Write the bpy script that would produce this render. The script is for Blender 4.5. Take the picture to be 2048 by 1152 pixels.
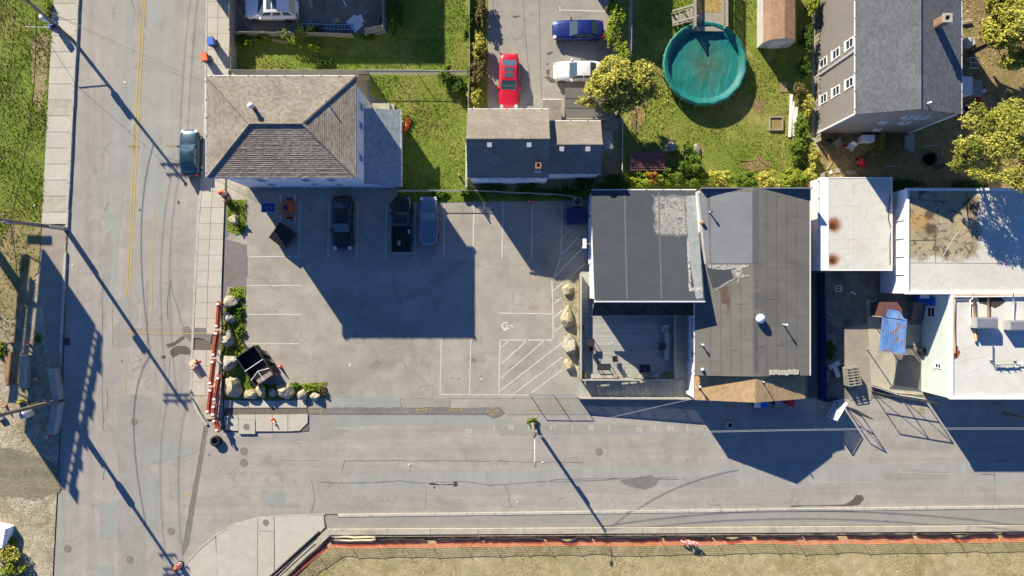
import bpy, math, random
import numpy as np
from mathutils import Vector, Matrix
for _o in list(bpy.data.objects): bpy.data.objects.remove(_o)
SC = bpy.context.scene
COL = SC.collection
R = math.radians
rnd = random.Random(7)

# ---------------------------------------------------------------- camera, sky, sun, exposure
H = 64.0            # drone height above the street
S = 64.0 / 3.0      # photograph pixels per metre at street level
cam = bpy.data.cameras.new("camera"); cam.lens = 24.0; cam.sensor_width = 36.0
cam.clip_start = 1.0; cam.clip_end = 2000.0
camo = bpy.data.objects.new("camera", cam); camo.location = (0, 0, H); COL.objects.link(camo)
SC.camera = camo

SUN_EL, SUN_AZ = 26.0, -34.0
world = bpy.data.worlds.new("World"); SC.world = world; world.use_nodes = True
wn = world.node_tree.nodes; wl = world.node_tree.links
wn.clear()
wo = wn.new("ShaderNodeOutputWorld"); bg = wn.new("ShaderNodeBackground"); sk = wn.new("ShaderNodeTexSky")
sk.sky_type = 'NISHITA'; sk.sun_disc = False; sk.sun_elevation = R(SUN_EL); sk.sun_rotation = R(SUN_AZ)
sk.air_density = 0.4; sk.dust_density = 0.0; sk.ozone_density = 8.0; sk.altitude = 100
bg.inputs[1].default_value = 0.128
wl.new(sk.outputs[0], bg.inputs[0]); wl.new(bg.outputs[0], wo.inputs[0])
sd = bpy.data.lights.new("sun", 'SUN'); sd.energy = 5.0; sd.angle = R(0.5); sd.color = (1.0, 0.88, 0.70)
so = bpy.data.objects.new("sun", sd); COL.objects.link(so)
SDIR = Vector((0.5595 * math.cos(R(SUN_EL)), -0.829 * math.cos(R(SUN_EL)), -math.sin(R(SUN_EL))))
so.rotation_euler = SDIR.to_track_quat('-Z', 'Y').to_euler(); so.location = (-60, 80, 60)
vs = SC.view_settings
vs.view_transform = 'Standard'; vs.look = 'None'; vs.gamma = 1.0; vs.use_curve_mapping = False
vs.exposure = 1.02

# ---------------------------------------------------------------- coordinates
def g(px, py, z=0.0):
    """world point seen at photograph pixel (px, py) when it stands at height z"""
    k = 1 - z / H
    return ((px - 1024) / S * k, (576 - py) / S * k, z)
def q(px, py): return ((px - 1024) / S, (576 - py) / S)
def Q(pts): return [q(*p) for p in pts]

# ---------------------------------------------------------------- mesh builder
class MB:
    def __init__(s): s.v = []; s.f = []; s.m = []
    def add(s, vs_, fs, mi=0):
        b = len(s.v); s.v += [tuple(p) for p in vs_]
        for f in fs: s.f.append([b + i for i in f]); s.m.append(mi)
        return s
    def box(s, x0, y0, z0, x1, y1, z1, mi=0):
        return s.add([(x0,y0,z0),(x1,y0,z0),(x1,y1,z0),(x0,y1,z0),(x0,y0,z1),(x1,y0,z1),(x1,y1,z1),(x0,y1,z1)],
              [(3,2,1,0),(4,5,6,7),(0,1,5,4),(1,2,6,5),(2,3,7,6),(3,0,4,7)], mi)
    def obox(s, c, d, rz=0, rx=0, ry=0, mi=0, taper=1.0):
        M = Matrix.Rotation(rz,4,'Z') @ Matrix.Rotation(ry,4,'Y') @ Matrix.Rotation(rx,4,'X')
        hx,hy,hz = d[0]/2,d[1]/2,d[2]/2; t = taper
        ps = [(-hx,-hy,-hz),(hx,-hy,-hz),(hx,hy,-hz),(-hx,hy,-hz),(-hx*t,-hy*t,hz),(hx*t,-hy*t,hz),(hx*t,hy*t,hz),(-hx*t,hy*t,hz)]
        ps = [tuple(M @ Vector(p) + Vector(c)) for p in ps]
        return s.add(ps, [(3,2,1,0),(4,5,6,7),(0,1,5,4),(1,2,6,5),(2,3,7,6),(3,0,4,7)], mi)
    def prism(s, poly, z0, z1, mi=0, side=None):
        a = sum(poly[i][0]*poly[(i+1)%len(poly)][1]-poly[(i+1)%len(poly)][0]*poly[i][1] for i in range(len(poly)))
        if a < 0: poly = poly[::-1]
        n = len(poly)
        s.add([(x,y,z0) for x,y in poly]+[(x,y,z1) for x,y in poly], [list(range(n,2*n))], mi)
        b = len(s.v)-2*n
        for i in range(n):
            j=(i+1)%n; s.f.append([b+i,b+j,b+n+j,b+n+i]); s.m.append(mi if side is None else side)
        return s
    def sheet(s, poly, z, mi=0):
        a = sum(poly[i][0]*poly[(i+1)%len(poly)][1]-poly[(i+1)%len(poly)][0]*poly[i][1] for i in range(len(poly)))
        if a < 0: poly = poly[::-1]
        return s.add([(x,y,z) for x,y in poly], [list(range(len(poly)))], mi)
    def tube(s, pts, r, n=6, mi=0, caps=True):
        pts = [Vector(p) for p in pts]; k = len(pts)
        rs = r if isinstance(r,(list,tuple)) else [r]*k
        b = len(s.v)
        for i,p in enumerate(pts):
            t = (pts[min(i+1,k-1)]-pts[max(i-1,0)]).normalized()
            u = t.cross(Vector((0,0,1)))
            if u.length < 1e-3: u = t.cross(Vector((1,0,0)))
            u.normalize(); w = u.cross(t)
            for j in range(n):
                a = 2*math.pi*j/n
                s.v.append(tuple(p + (u*math.cos(a)+w*math.sin(a))*rs[i]))
        for i in range(k-1):
            for j in range(n):
                s.f.append([b+i*n+j, b+i*n+(j+1)%n, b+(i+1)*n+(j+1)%n, b+(i+1)*n+j]); s.m.append(mi)
        if caps:
            s.f.append([b+j for j in range(n)]); s.m.append(mi)
            s.f.append([b+(k-1)*n+j for j in reversed(range(n))]); s.m.append(mi)
        return s
    def lathe(s, prof, c=(0,0,0), n=16, mi=0, axis='Z', closed=False, caps=True):
        b = len(s.v); k = len(prof)
        for (r,z) in prof:
            for j in range(n):
                a = 2*math.pi*j/n; x,y = r*math.cos(a), r*math.sin(a)
                p = (x,y,z) if axis=='Z' else ((x,z,y) if axis=='Y' else (z,x,y))
                s.v.append((p[0]+c[0],p[1]+c[1],p[2]+c[2]))
        rng = range(k) if closed else range(k-1)
        for i in rng:
            i2 = (i+1)%k
            for j in range(n):
                s.f.append([b+i*n+j,b+i*n+(j+1)%n,b+i2*n+(j+1)%n,b+i2*n+j]); s.m.append(mi)
        if not closed and caps:
            if prof[0][0] > 1e-4: s.f.append([b+j for j in reversed(range(n))]); s.m.append(mi)
            if prof[-1][0] > 1e-4: s.f.append([b+(k-1)*n+j for j in range(n)]); s.m.append(mi)
        return s
    def ribbon(s, pts, w, z=None, mi=0):
        P = [Vector((p[0],p[1],p[2] if len(p)>2 else z)) for p in pts]; b=len(s.v); k=len(P)
        for i,p in enumerate(P):
            t = (P[min(i+1,k-1)]-P[max(i-1,0)]); u = Vector((-t.y,t.x,0)).normalized()
            ww = (w[i] if isinstance(w,(list,tuple)) else w)/2
            s.v.append(tuple(p+u*ww)); s.v.append(tuple(p-u*ww))
        for i in range(k-1):
            s.f.append([b+2*i+1,b+2*i+3,b+2*i+2,b+2*i]); s.m.append(mi)
        return s
    def mesh(s, name, mats, smooth=False):
        me = bpy.data.meshes.new(name); me.from_pydata(s.v, [], s.f)
        for m_ in (mats if isinstance(mats,(list,tuple)) else [mats]): me.materials.append(m_)
        if isinstance(mats,(list,tuple)) and len(mats) > 1: me.polygons.foreach_set("material_index", s.m)
        if smooth: me.polygons.foreach_set("use_smooth", [True]*len(me.polygons))
        me.update(); return me
    def build(s, name, mats, parent=None, smooth=False, **kw):
        return link(name, s.mesh(name, mats, smooth), parent, **kw)

def link(name, me, parent=None, loc=None, rot=None, label=None, cat=None, group=None, kind=None, local=None):
    o = bpy.data.objects.new(name, me); COL.objects.link(o)
    if parent is not None:
        o.parent = parent
        if parent.get("_w") and not local: o.matrix_parent_inverse = parent.matrix_basis.inverted()
    if loc is not None: o.location = loc
    if rot is not None: o.rotation_euler = rot if isinstance(rot,(tuple,list)) else (0,0,rot)
    return tag(o, label, cat, group, kind)
def tag(o, label=None, cat=None, group=None, kind=None):
    if label: o["label"] = label
    if cat: o["category"] = cat
    if group: o["group"] = group
    if kind: o["kind"] = kind
    return o
def thing(name, label, cat, loc=(0,0,0), rz=0, group=None, w=False):
    """an Empty at the base of a thing; w=True: its part meshes are written in world coordinates"""
    o = bpy.data.objects.new(name, None); COL.objects.link(o); o.empty_display_size = .3
    if len(loc) == 2: loc = (*loc, 0)
    o.location = loc; o.rotation_euler = (0,0,rz)
    if w: o["_w"] = 1
    return tag(o, label, cat, group)
def copy_tree(o, parent=None):
    c = o.copy(); COL.objects.link(c); c.parent = parent
    for ch in o.children:
        if ch.name in bpy.data.objects: copy_tree(ch, c)
    return c
def struct(name, mb, mats, parent=None, smooth=False):
    o = mb.build(name, mats, parent, smooth)
    if parent is None: o["kind"] = "structure"
    return o

# ---------------------------------------------------------------- materials
def lin(h):
    h = h.lstrip('#'); c = [int(h[i:i+2],16)/255 for i in (0,2,4)]
    return [x/12.92 if x<=.04045 else ((x+.055)/1.055)**2.4 for x in c]
def C(h, f=1.0):
    """albedo of a level surface that the photograph shows in full sun with this colour"""
    return tuple(min(.84, x/f/k_) for x,k_ in zip(lin(h),(1.486,1.41,1.45)))+(1,)
class NT:
    def __init__(s, name):
        s.mat = bpy.data.materials.new(name); s.mat.use_nodes = True
        s.t = s.mat.node_tree; s.t.nodes.clear()
        s.out = s.t.nodes.new("ShaderNodeOutputMaterial"); s.co = None
    def n(s, ty, **kw):
        nd = s.t.nodes.new(ty)
        for k_,v_ in kw.items(): setattr(nd,k_,v_)
        return nd
    def set(s, sock, v):
        if hasattr(v,'is_output') or isinstance(v, bpy.types.NodeSocket): s.t.links.new(v, sock)
        else: sock.default_value = v
    def coord(s, scale=(1,1,1), rot=0, world=False):
        tc = s.n("ShaderNodeNewGeometry").outputs['Position'] if world else s.n("ShaderNodeTexCoord").outputs['Object']
        mp = s.n("ShaderNodeMapping"); s.t.links.new(tc, mp.inputs[0])
        mp.inputs['Scale'].default_value = scale; mp.inputs['Rotation'].default_value = (0,0,rot)
        return mp.outputs[0]
    def noise(s, co, scale, detail=3, rough=.6, dist=0):
        nd = s.n("ShaderNodeTexNoise"); s.t.links.new(co, nd.inputs['Vector'])
        nd.inputs['Scale'].default_value = scale; nd.inputs['Detail'].default_value = detail
        nd.inputs['Roughness'].default_value = rough; nd.inputs['Distortion'].default_value = dist
        return nd.outputs['Fac']
    def ramp(s, fac, stops, interp='LINEAR'):
        nd = s.n("ShaderNodeValToRGB"); cr = nd.color_ramp; cr.interpolation = interp
        while len(cr.elements) < len(stops): cr.elements.new(.5)
        for e,(p,c) in zip(cr.elements, stops):
            e.position = p; e.color = c if hasattr(c,'__len__') else (c,c,c,1)
        s.t.links.new(fac, nd.inputs[0]); return nd.outputs[0]
    def mix(s, fac, a, b, mode='MIX'):
        nd = s.n("ShaderNodeMix", data_type='RGBA', blend_type=mode)
        s.set(nd.inputs[0], fac); s.set(nd.inputs[6], a); s.set(nd.inputs[7], b); return nd.outputs[2]
    def math(s, op, a, b=0.0):
        nd = s.n("ShaderNodeMath", operation=op); s.set(nd.inputs[0], a); s.set(nd.inputs[1], b); return nd.outputs[0]
    def island(s): return s.n("ShaderNodeNewGeometry").outputs['Random Per Island']
    def bump(s, h, strength=.3, dist=.02):
        nd = s.n("ShaderNodeBump"); s.t.links.new(h, nd.inputs['Height'])
        nd.inputs['Strength'].default_value = strength; nd.inputs['Distance'].default_value = dist; return nd.outputs[0]
    def pbr(s, col, rough=.85, metal=0, normal=None, coat=0, spec=.5, alpha=None):
        p = s.n("ShaderNodeBsdfPrincipled"); s.set(p.inputs['Base Color'], col); s.set(p.inputs['Roughness'], rough)
        p.inputs['Metallic'].default_value = metal; p.inputs['Coat Weight'].default_value = coat
        p.inputs['Coat Roughness'].default_value = .08; p.inputs['Specular IOR Level'].default_value = spec
        if normal: s.t.links.new(normal, p.inputs['Normal'])
        s.t.links.new(p.outputs[0], s.out.inputs[0]); return s.mat

def surf(name, cols, big=.12, mid=1.1, grain=28, g_amt=.22, m_amt=.18, crack=0, streak=None, rough=.92, bump=.25, spec=.25, specks=None, spot=None, isl=0):
    """weathered surface: large tone drift between cols, mid blotches, fine grain, optional cracks, wheel-path streaks"""
    t = NT(name); co = t.coord()
    f = t.noise(co, big, 4, .62, .6)
    n_ = len(cols); st = [(.32+.36*i/(max(1,n_-1)), c) for i,c in enumerate(cols)]
    col = t.ramp(f, st) if n_ > 1 else cols[0]
    m = t.noise(co, mid, 5, .68, .4)
    col = t.mix(1.0, col, t.ramp(m, [(.28,1-m_amt),(.72,1+m_amt*.7)]), 'MULTIPLY')
    gr = t.noise(co, grain, 2, .8)
    col = t.mix(1.0, col, t.ramp(gr, [(.25,1-g_amt),(.75,1+g_amt)]), 'MULTIPLY')
    if streak:
        sc_, amt, rot = streak
        s_ = t.noise(t.coord((sc_[0],sc_[1],1), rot), 1.0, 4, .6)
        col = t.mix(1.0, col, t.ramp(s_, [(.3,1-amt),(.7,1+amt)]), 'MULTIPLY')
    if crack:
        vo = t.n("ShaderNodeTexVoronoi", feature='DISTANCE_TO_EDGE')
        w = t.n("ShaderNodeVectorMath", operation='MULTIPLY_ADD')
        nz = t.n("ShaderNodeTexNoise"); t.t.links.new(co, nz.inputs['Vector']); nz.inputs['Scale'].default_value=.8; nz.inputs['Detail'].default_value=5
        t.t.links.new(nz.outputs['Color'], w.inputs[0]); w.inputs[1].default_value=(1.6,1.6,0); t.t.links.new(co, w.inputs[2])
        t.t.links.new(w.outputs[0], vo.inputs['Vector']); vo.inputs['Scale'].default_value = crack
        ck = t.ramp(vo.outputs['Distance'], [(0,.0),(.006,1.0)])
        gate = t.ramp(t.noise(co,.25,2), [(.48,1.0),(.56,0.0)])
        v3 = t.n("ShaderNodeTexVoronoi", feature='DISTANCE_TO_EDGE'); t.t.links.new(w.outputs[0], v3.inputs['Vector']); v3.inputs['Scale'].default_value = crack*5.5
        c3 = t.ramp(v3.outputs['Distance'], [(0,.0),(.045,1.0)]); g3 = t.ramp(t.noise(co,.33,3), [(.50,0.0),(.62,1.0)])
        col = t.mix(t.math('MULTIPLY', t.math('SUBTRACT',1.0,c3), t.math('MULTIPLY',g3,.28)), col, (.05,.047,.043,1))
        col = t.mix(t.math('MULTIPLY', t.math('SUBTRACT',1.0,ck), t.math('MULTIPLY',t.math('SUBTRACT',1.0,gate),.22)), col, (.03,.03,.03,1))
    if spot:
        sc2, th, sc_col, amt2 = spot
        sp = t.ramp(t.noise(co, sc2, 4, .7, 1.0), [(th,0.0),(th+.06,1.0)])
        col = t.mix(t.math('MULTIPLY', sp, amt2), col, sc_col)
    if specks:
        v2 = t.n("ShaderNodeTexVoronoi"); t.t.links.new(co, v2.inputs['Vector']); v2.inputs['Scale'].default_value = specks[0]
        col = t.mix(t.ramp(v2.outputs['Distance'], [(0,specks[2]),(specks[1],0.0)]), col, specks[3])
    if isl:
        col = t.mix(1.0, col, t.ramp(t.island(), [(0,1-isl),(1,1+isl)]), 'MULTIPLY')
    nrm = t.bump(gr, bump, .02) if bump else None
    return t.pbr(col, rough, 0, nrm, spec=spec)
def plain(name, col, rough=.7, metal=0, var=.12, scale=3.0, coat=0, spec=.4, isl=0):
    t = NT(name); co = t.coord()
    c = t.mix(1.0, col, t.ramp(t.noise(co, scale, 4, .65), [(.3,1-var),(.7,1+var)]), 'MULTIPLY')
    if isl: c = t.mix(1.0, c, t.ramp(t.island(), [(0,1-isl),(1,1+isl)]), 'MULTIPLY')
    return t.pbr(c, rough, metal, coat=coat, spec=spec)
def leafy(name, stops, patch=.5, transl=.25, pat_cols=None):
    t = NT(name); c = t.ramp(t.island(), stops)
    if pat_cols:
        f = t.ramp(t.noise(t.coord(), patch, 2, .6), [(.5,0.0),(.62,1.0)])
        c = t.mix(t.math('MULTIPLY', f, .8), c, t.ramp(t.island(), pat_cols))
    d = t.n("ShaderNodeBsdfDiffuse"); tr = t.n("ShaderNodeBsdfTranslucent"); mx = t.n("ShaderNodeMixShader")
    t.set(d.inputs[0], c); t.set(tr.inputs[0], c); mx.inputs[0].default_value = transl
    t.t.links.new(d.outputs[0], mx.inputs[1]); t.t.links.new(tr.outputs[0], mx.inputs[2]); t.t.links.new(mx.outputs[0], t.out.inputs[0])
    return t.mat
def siding(name, col, pitch=.14, axis='Z', var=.06):
    t = NT(name); co = t.coord()
    sp = t.n("ShaderNodeSeparateXYZ"); t.t.links.new(co, sp.inputs[0])
    fr = t.math('FRACT', t.math('MULTIPLY', sp.outputs[axis], 1/pitch))
    c = t.mix(1.0, col, t.ramp(t.noise(co, .8, 4), [(.3,1-var),(.7,1+var)]), 'MULTIPLY')
    return t.pbr(c, .75, 0, t.bump(fr, .5, .03), spec=.2)
def shingle_mat(name, c1, c2, c3, isl=.0):
    t = NT(name); c = t.ramp(t.island(), [(0,c1),(.45,c2),(1,c3)])
    co = t.coord()
    c = t.mix(1.0, c, t.ramp(t.noise(co,.5,4,.6), [(.3,.88),(.7,1.1)]), 'MULTIPLY')
    c = t.mix(1.0, c, t.ramp(t.noise(co,30,2,.7), [(.3,.88),(.7,1.12)]), 'MULTIPLY')
    return t.pbr(c, .95, spec=.1)
M = {}
M['ground'] = surf('bare_earth', [C('a89a7c'),C('b5aa90'),C('9c9070')], spot=(.4,.6,C('7d8a4a'),.5))
M['road'] = surf('worn_asphalt', [C('aea69f'),C('bcb3ab'),C('b2aca5'),C('beb5ad')], big=.09, mid=.7, m_amt=.12, g_amt=.2, crack=.16, streak=((1.1,.05),.10,0))
M['lot'] = surf('lot_asphalt', [C('aaa297'),C('b9b0a5'),C('bfb6ab'),C('afa79c')], big=.11, mid=.5, m_amt=.17, g_amt=.2, crack=.12, streak=((.08,.5),.07,0))
M['patch_dark'] = surf('patch_asphalt', [C('857e7b'),C('938b87'),C('8b8683')], big=.3, g_amt=.17)
M['patch_mid'] = surf('grey_patch_asphalt', [C('a8a39d'),C('b1aca5')], big=.3, g_amt=.16, m_amt=.1)
M['patch_pale'] = surf('pale_patch_asphalt', [C('bbb2ac'),C('b0aaa4')], big=.3, g_amt=.12, m_amt=.07)
M['patch_blue'] = surf('bluish_patch_asphalt', [C('a8a8a4'),C('b1b1ac')], big=.3, g_amt=.12, m_amt=.08)
M['patch_tan'] = surf('dusty_patch_asphalt', [C('b5aa9c'),C('aca094')], big=.5, g_amt=.12)
M['yard_asphalt'] = surf('old_yard_asphalt', [C('6f6b66'),C('8e8a82'),C('7a756c')], big=.3, mid=.9, m_amt=.25, g_amt=.2, crack=.3)
M['drive'] = surf('driveway_asphalt', [C('a8a199'),C('b5aea5'),C('a39c93')], big=.15, m_amt=.12, g_amt=.14, crack=.1)
M['concrete'] = surf('concrete', [C('cbc3b6'),C('d4cdc1'),C('c5bcae')], big=.4, mid=1.5, m_amt=.08, g_amt=.1, bump=.12)
M['concrete_old'] = surf('old_concrete', [C('c0b7a6'),C('cfc6b4'),C('b5ab99')], big=.5, mid=1.5, m_amt=.15, g_amt=.13, bump=.15)
M['slabs'] = [surf('pavement_slab_%d'%i, [C(a),C(b)], big=.6, mid=1.6, m_amt=.09, g_amt=.1, bump=.12) for i,(a,b) in enumerate([('d6cdbf','dcd4c6'),('cfc6b8','d7cfc2'),('d9d0c1','d1c8b9')])]
M['joint'] = plain('dark_joint', C('7d7468'), .95)
M['granite'] = surf('kerb_granite', [C('c9c2b8'),C('d8d2c8'),C('bdb5aa')], big=1.5, mid=4, g_amt=.12)
M['gravel'] = surf('gravel', [C('c0b299'),C('d0c3aa'),C('b5a78c'),C('cabca2')], big=.22, mid=1.6, m_amt=.34, g_amt=.42, grain=6, bump=.8, spot=(.45,.57,C('93804f'),.55))
M['grass'] = surf('lawn_soil', [C('6f8a2c'),C('83963a'),C('9c9a4e')], big=.18, mid=1.3, m_amt=.3, g_amt=.4, grain=9, bump=.6, spot=(.5,.6,C('a8935f'),.75))
M['grass_pool'] = surf('lawn_soil_dry', [C('788f30'),C('8f9a44'),C('aca25e')], big=.14, mid=1.0, m_amt=.25, g_amt=.3, grain=9, bump=.6, spot=(.3,.62,C('c0a873'),.75))
M['dry'] = surf('dry_soil', [C('bdac82'),C('cdbb92'),C('b5a87a')], big=.2, mid=1.0, m_amt=.3, g_amt=.28, grain=7, bump=.3, spot=(.3,.55,C('a89a68'),.7))
M['dirt'] = surf('yard_dirt', [C('9c8058'),C('ac9468'),C('8a8246')], big=.25, mid=1.2, m_amt=.3, g_amt=.35, grain=9, bump=.8)
M['mulch'] = surf('track_dirt', [C('8f866f'),C('9e947c')], big=.3, streak=((.12,1.6),.15,0))
M['white_paint'] = surf('worn_white_paint', [C('efece6'),C('e0dcd4')], big=2, mid=6, m_amt=.14, g_amt=.12, bump=0, spot=(5,.62,C('b0a8a0'),.5))
M['chalk'] = plain('chalk_white', C('e6e3de'), .9, var=.1)
M['yellow'] = surf('worn_yellow_paint', [C('d8b860'),C('dcc070')], big=1, mid=5, m_amt=.15, g_amt=.12, bump=0, spot=(4,.6,C('b0a89f'),.6))
M['yellow_mark'] = plain('yellow_survey_paint', C('cbb56a'), .9, var=.25, scale=9)
M['crack'] = plain('crack_dark', C('7f7871'), .95, var=.2)
M['crackp'] = plain('crack_dusty', C('cfc6b4'), .95, var=.15)
M['oil'] = plain('oil_stain', C('6a635c'), .8, var=.3, scale=6)
M['tar'] = plain('tar', C('4c4844'), .7, var=.25, scale=5)
M['black'] = plain('black_plastic', (.012,.012,.013,1), .5, spec=.4)
M['rubber'] = plain('rubber', (.02,.02,.02,1), .85, spec=.2)
M['steel'] = plain('galvanised_steel', (.42,.43,.44,1), .45, .6, spec=.5)
M['steel_dark'] = plain('dark_steel', (.05,.05,.055,1), .5, .3)
M['iron'] = plain('cast_iron', C('9b8f85'), .7, .1, var=.2, scale=8)
M['rust'] = surf('rusty_steel', [C('a8835f'),C('b89270'),C('96694a')], big=.8, mid=3, m_amt=.25)
M['white'] = plain('white_paint_metal', (.78,.78,.77,1), .5, var=.04)
M['whitew'] = plain('white_trim', (.72,.72,.71,1), .6, var=.05)
M['orange'] = plain('traffic_orange', (.8,.13,.03,1), .6, var=.12)
M['orange_faded'] = plain('faded_barricade_orange', (.5,.125,.065,1), .65, var=.25, scale=4)
M['reflect'] = plain('white_reflective', (.75,.74,.72,1), .5)
M['blue'] = plain('bin_blue', (.015,.12,.5,1), .5)
M['red'] = plain('red_plastic', (.55,.02,.03,1), .5)
M['navy'] = plain('navy_plastic', (.01,.02,.10,1), .5)
M['wood_pole'] = surf('weathered_pole_wood', [C('8d7d6d'),C('a39382')], big=2, mid=8, streak=((9,9),.2,0), g_amt=.15)
M['wood_grey'] = plain('grey_weathered_wood', C('b3a99c'), .85, var=.18, scale=5, isl=.1)
M['wood_fence'] = plain('silver_grey_fence_wood', C('a9a498'), .85, var=.2, scale=4, isl=.15)
M['wood_tan'] = plain('tan_wood', C('c2a884'), .8, var=.2, scale=5, isl=.12)
M['deck'] = [plain('deck_board_%d'%i, C(h), .75, var=.1, scale=4) for i,h in enumerate(['bfbdb8','b5b4af','c6c4bf'])]
M['deck_rail'] = plain('deck_rail_wood', C('c6bfb3'), .8, var=.1)
M['glass'] = plain('window_glass', (.02,.03,.04,1), .06, var=0, spec=.8)
M['carglass'] = plain('car_glass', (.055,.095,.11,1), .05, var=0, spec=.9)  # teal of the reflected sky is put into the glass colour
M['brick'] = plain('chimney_brick', C('b98f74'), .9, var=.2, scale=8, isl=.15)
M['rock'] = [surf('boulder_stone_%d'%i, [C(a),C(b),C(c)], big=1.4, mid=4.5, m_amt=.35, g_amt=.25, grain=12, bump=.9, spot=(2.2,.58,C('6f675a'),.6)) for i,(a,b,c) in enumerate([('bdb09c','cfc2ac','a89f8f'),('b3aca0','c8c0b3','9f998e'),('c5b595','d4c4a4','b2a58b')])]
M['bark'] = surf('bark', [C('7a6a58'),C('8d7c68')], big=2, mid=6, m_amt=.25)
M['leaf_green'] = leafy('leaf_green', [(0,(0.065,0.123,0.017,1)),(.5,(0.123,0.203,0.029,1)),(1,(0.203,0.275,0.043,1))])
M['leaf_dark'] = leafy('leaf_dark_green', [(0,(0.032,0.072,0.017,1)),(.5,(0.065,0.123,0.026,1)),(1,(0.116,0.174,0.036,1))])
M['leaf_yellow'] = leafy('leaf_autumn_yellow', [(0,(.19,.24,.04,1)),(.4,(.40,.40,.08,1)),(.85,(.62,.55,.13,1)),(1,(.64,.48,.17,1))], pat_cols=[(0,(.09,.15,.02,1)),(1,(.26,.30,.05,1))])
M['leaf_gold'] = leafy('leaf_golden_green', [(0,(.20,.23,.04,1)),(.5,(.44,.43,.08,1)),(1,(.66,.60,.15,1))], pat_cols=[(0,(.10,.14,.02,1)),(1,(.28,.31,.05,1))])
M['leaf_bright'] = leafy('leaf_lime', [(0,(0.116,0.189,0.022,1)),(.5,(0.232,0.319,0.036,1)),(1,(0.377,0.406,0.058,1))])
M['leaf_orange'] = leafy('leaf_orange', [(0,(.3,.10,.03,1)),(.5,(.45,.16,.05,1)),(1,(.5,.26,.06,1))])
M['leaf_brown'] = leafy('leaf_brown_dry', [(0,(.09,.085,.03,1)),(.5,(.16,.14,.05,1)),(1,(.26,.22,.09,1))])
M['blade'] = leafy('grass_blade', [(0,(.12,.18,.02,1)),(.5,(.20,.25,.035,1)),(1,(.32,.31,.07,1))], patch=.22, transl=.3, pat_cols=[(0,(.20,.19,.05,1)),(1,(.33,.28,.10,1))])
M['blade_pool'] = leafy('grass_blade_pool', [(0,(.13,.18,.02,1)),(.5,(.22,.25,.035,1)),(1,(.32,.30,.07,1))], patch=.16, transl=.3, pat_cols=[(0,(.26,.23,.07,1)),(1,(.40,.33,.13,1))])
M['blade_dry'] = leafy('dry_grass_blade', [(0,(.44,.37,.21,1)),(.5,(.58,.49,.29,1)),(1,(.70,.61,.38,1))], patch=.3, transl=.3, pat_cols=[(0,(.33,.31,.14,1)),(1,(.50,.44,.22,1))])

def at_px(px,py,z): return g(px,py,z)
class Mask:
    """soft stain masks with a place and shape of their own, ragged by noise"""
    def __init__(s,t): s.t=t; s.co=t.coord(); s.sx=t.n("ShaderNodeSeparateXYZ"); t.t.links.new(s.co,s.sx.inputs[0])
    def rag(s,scale,amt): return s.t.math('MULTIPLY',s.t.math('SUBTRACT',s.t.noise(s.co,scale,6,.65,.5),.5),amt)
    def blob(s,c,r,scale=1.2,amt=1.6,soft=.35,sy=1.0):
        t=s.t; dx=t.math('MULTIPLY',t.math('SUBTRACT',s.sx.outputs[0],c[0]),1/r); dy=t.math('MULTIPLY',t.math('SUBTRACT',s.sx.outputs[1],c[1]),1/(r*sy))
        d=t.math('SQRT',t.math('ADD',t.math('MULTIPLY',dx,dx),t.math('MULTIPLY',dy,dy)))
        return t.ramp(t.math('ADD',d,s.rag(scale,amt)),[(max(.01,1-soft),1.0),(1.0,0.0)])
    def rect(s,x0,y0,x1,y1,scale=1.2,amt=1.5,soft=.4):
        t=s.t; X,Y=s.sx.outputs[0],s.sx.outputs[1]
        m=t.math('MINIMUM',t.math('MINIMUM',t.math('SUBTRACT',X,x0),t.math('SUBTRACT',x1,X)),t.math('MINIMUM',t.math('SUBTRACT',Y,y0),t.math('SUBTRACT',y1,Y)))
        return t.ramp(t.math('ADD',m,s.rag(scale,amt)),[(.0,0.0),(soft,1.0)])
# ================================================================ SETTING
def interp(tab):
    def f(y):
        for (y0,x0),(y1,x1) in zip(tab,tab[1:]):
            if y <= y1 or (y1,x1)==tab[-1]: return x0+(x1-x0)*(y-y0)/(y1-y0)
    return f
xk = lambda y: 160-.05*y                      # kerb along the grass verge
xi = lambda y: 108-.052*y                     # inner edge of that pavement
xr = interp([(-400,420),(0,413),(300,408),(450,395),(580,389),(690,384),(785,381)])
xs = interp([(-400,468),(0,462),(150,458),(350,452),(480,447),(600,443),(800,446)])

def jagq(pts,j=1.6,step=6):
    P=[]
    for a,b in zip(pts,pts[1:]+pts[:1]):
        n2=max(1,int(math.dist(a,b)/step))
        for i in range(n2): P.append((a[0]+(b[0]-a[0])*i/n2+rnd.uniform(-j,j),a[1]+(b[1]-a[1])*i/n2+rnd.uniform(-j,j)))
    return P
struct('ground', MB().sheet([(-400,-400),(400,-400),(400,400),(-400,400)], -.05), M['ground'])
road_poly = [(xk(-500),-500)]+[(xk(y),y) for y in (0,200,400,560)]+[(128,720),(118,960),(108,1152),(95,1600),(350,1600),(360,1152),(374,1122),(396,1098),(430,1070),(470,1046),(520,1031),(650,1028),(2048,1010),(2700,1002),(2700,792),(440,792),(384,785)]+[(xr(y),y) for y in (690,580,450,300,0,-500)]
road = struct('road', MB().sheet(Q(road_poly), 0), M['road'])
cross = struct('cross_street', MB().sheet(Q([(409,856),(440,793),(2700,793),(2700,1002),(2048,1010.5),(650,1028.5),(520,1031.5),(470,1046.5),(430,1070.5),(396,1098),(374,1122),(366,1112),(380,1010),(395,930)]), .0022), surf('cross_street_asphalt',[C('aea69f'),C('bcb3ab'),C('b3ada6'),C('bfb6ae')],big=.09,mid=.7,m_amt=.12,g_amt=.2,crack=.16,streak=((.05,1.1),.11,0)))
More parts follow.
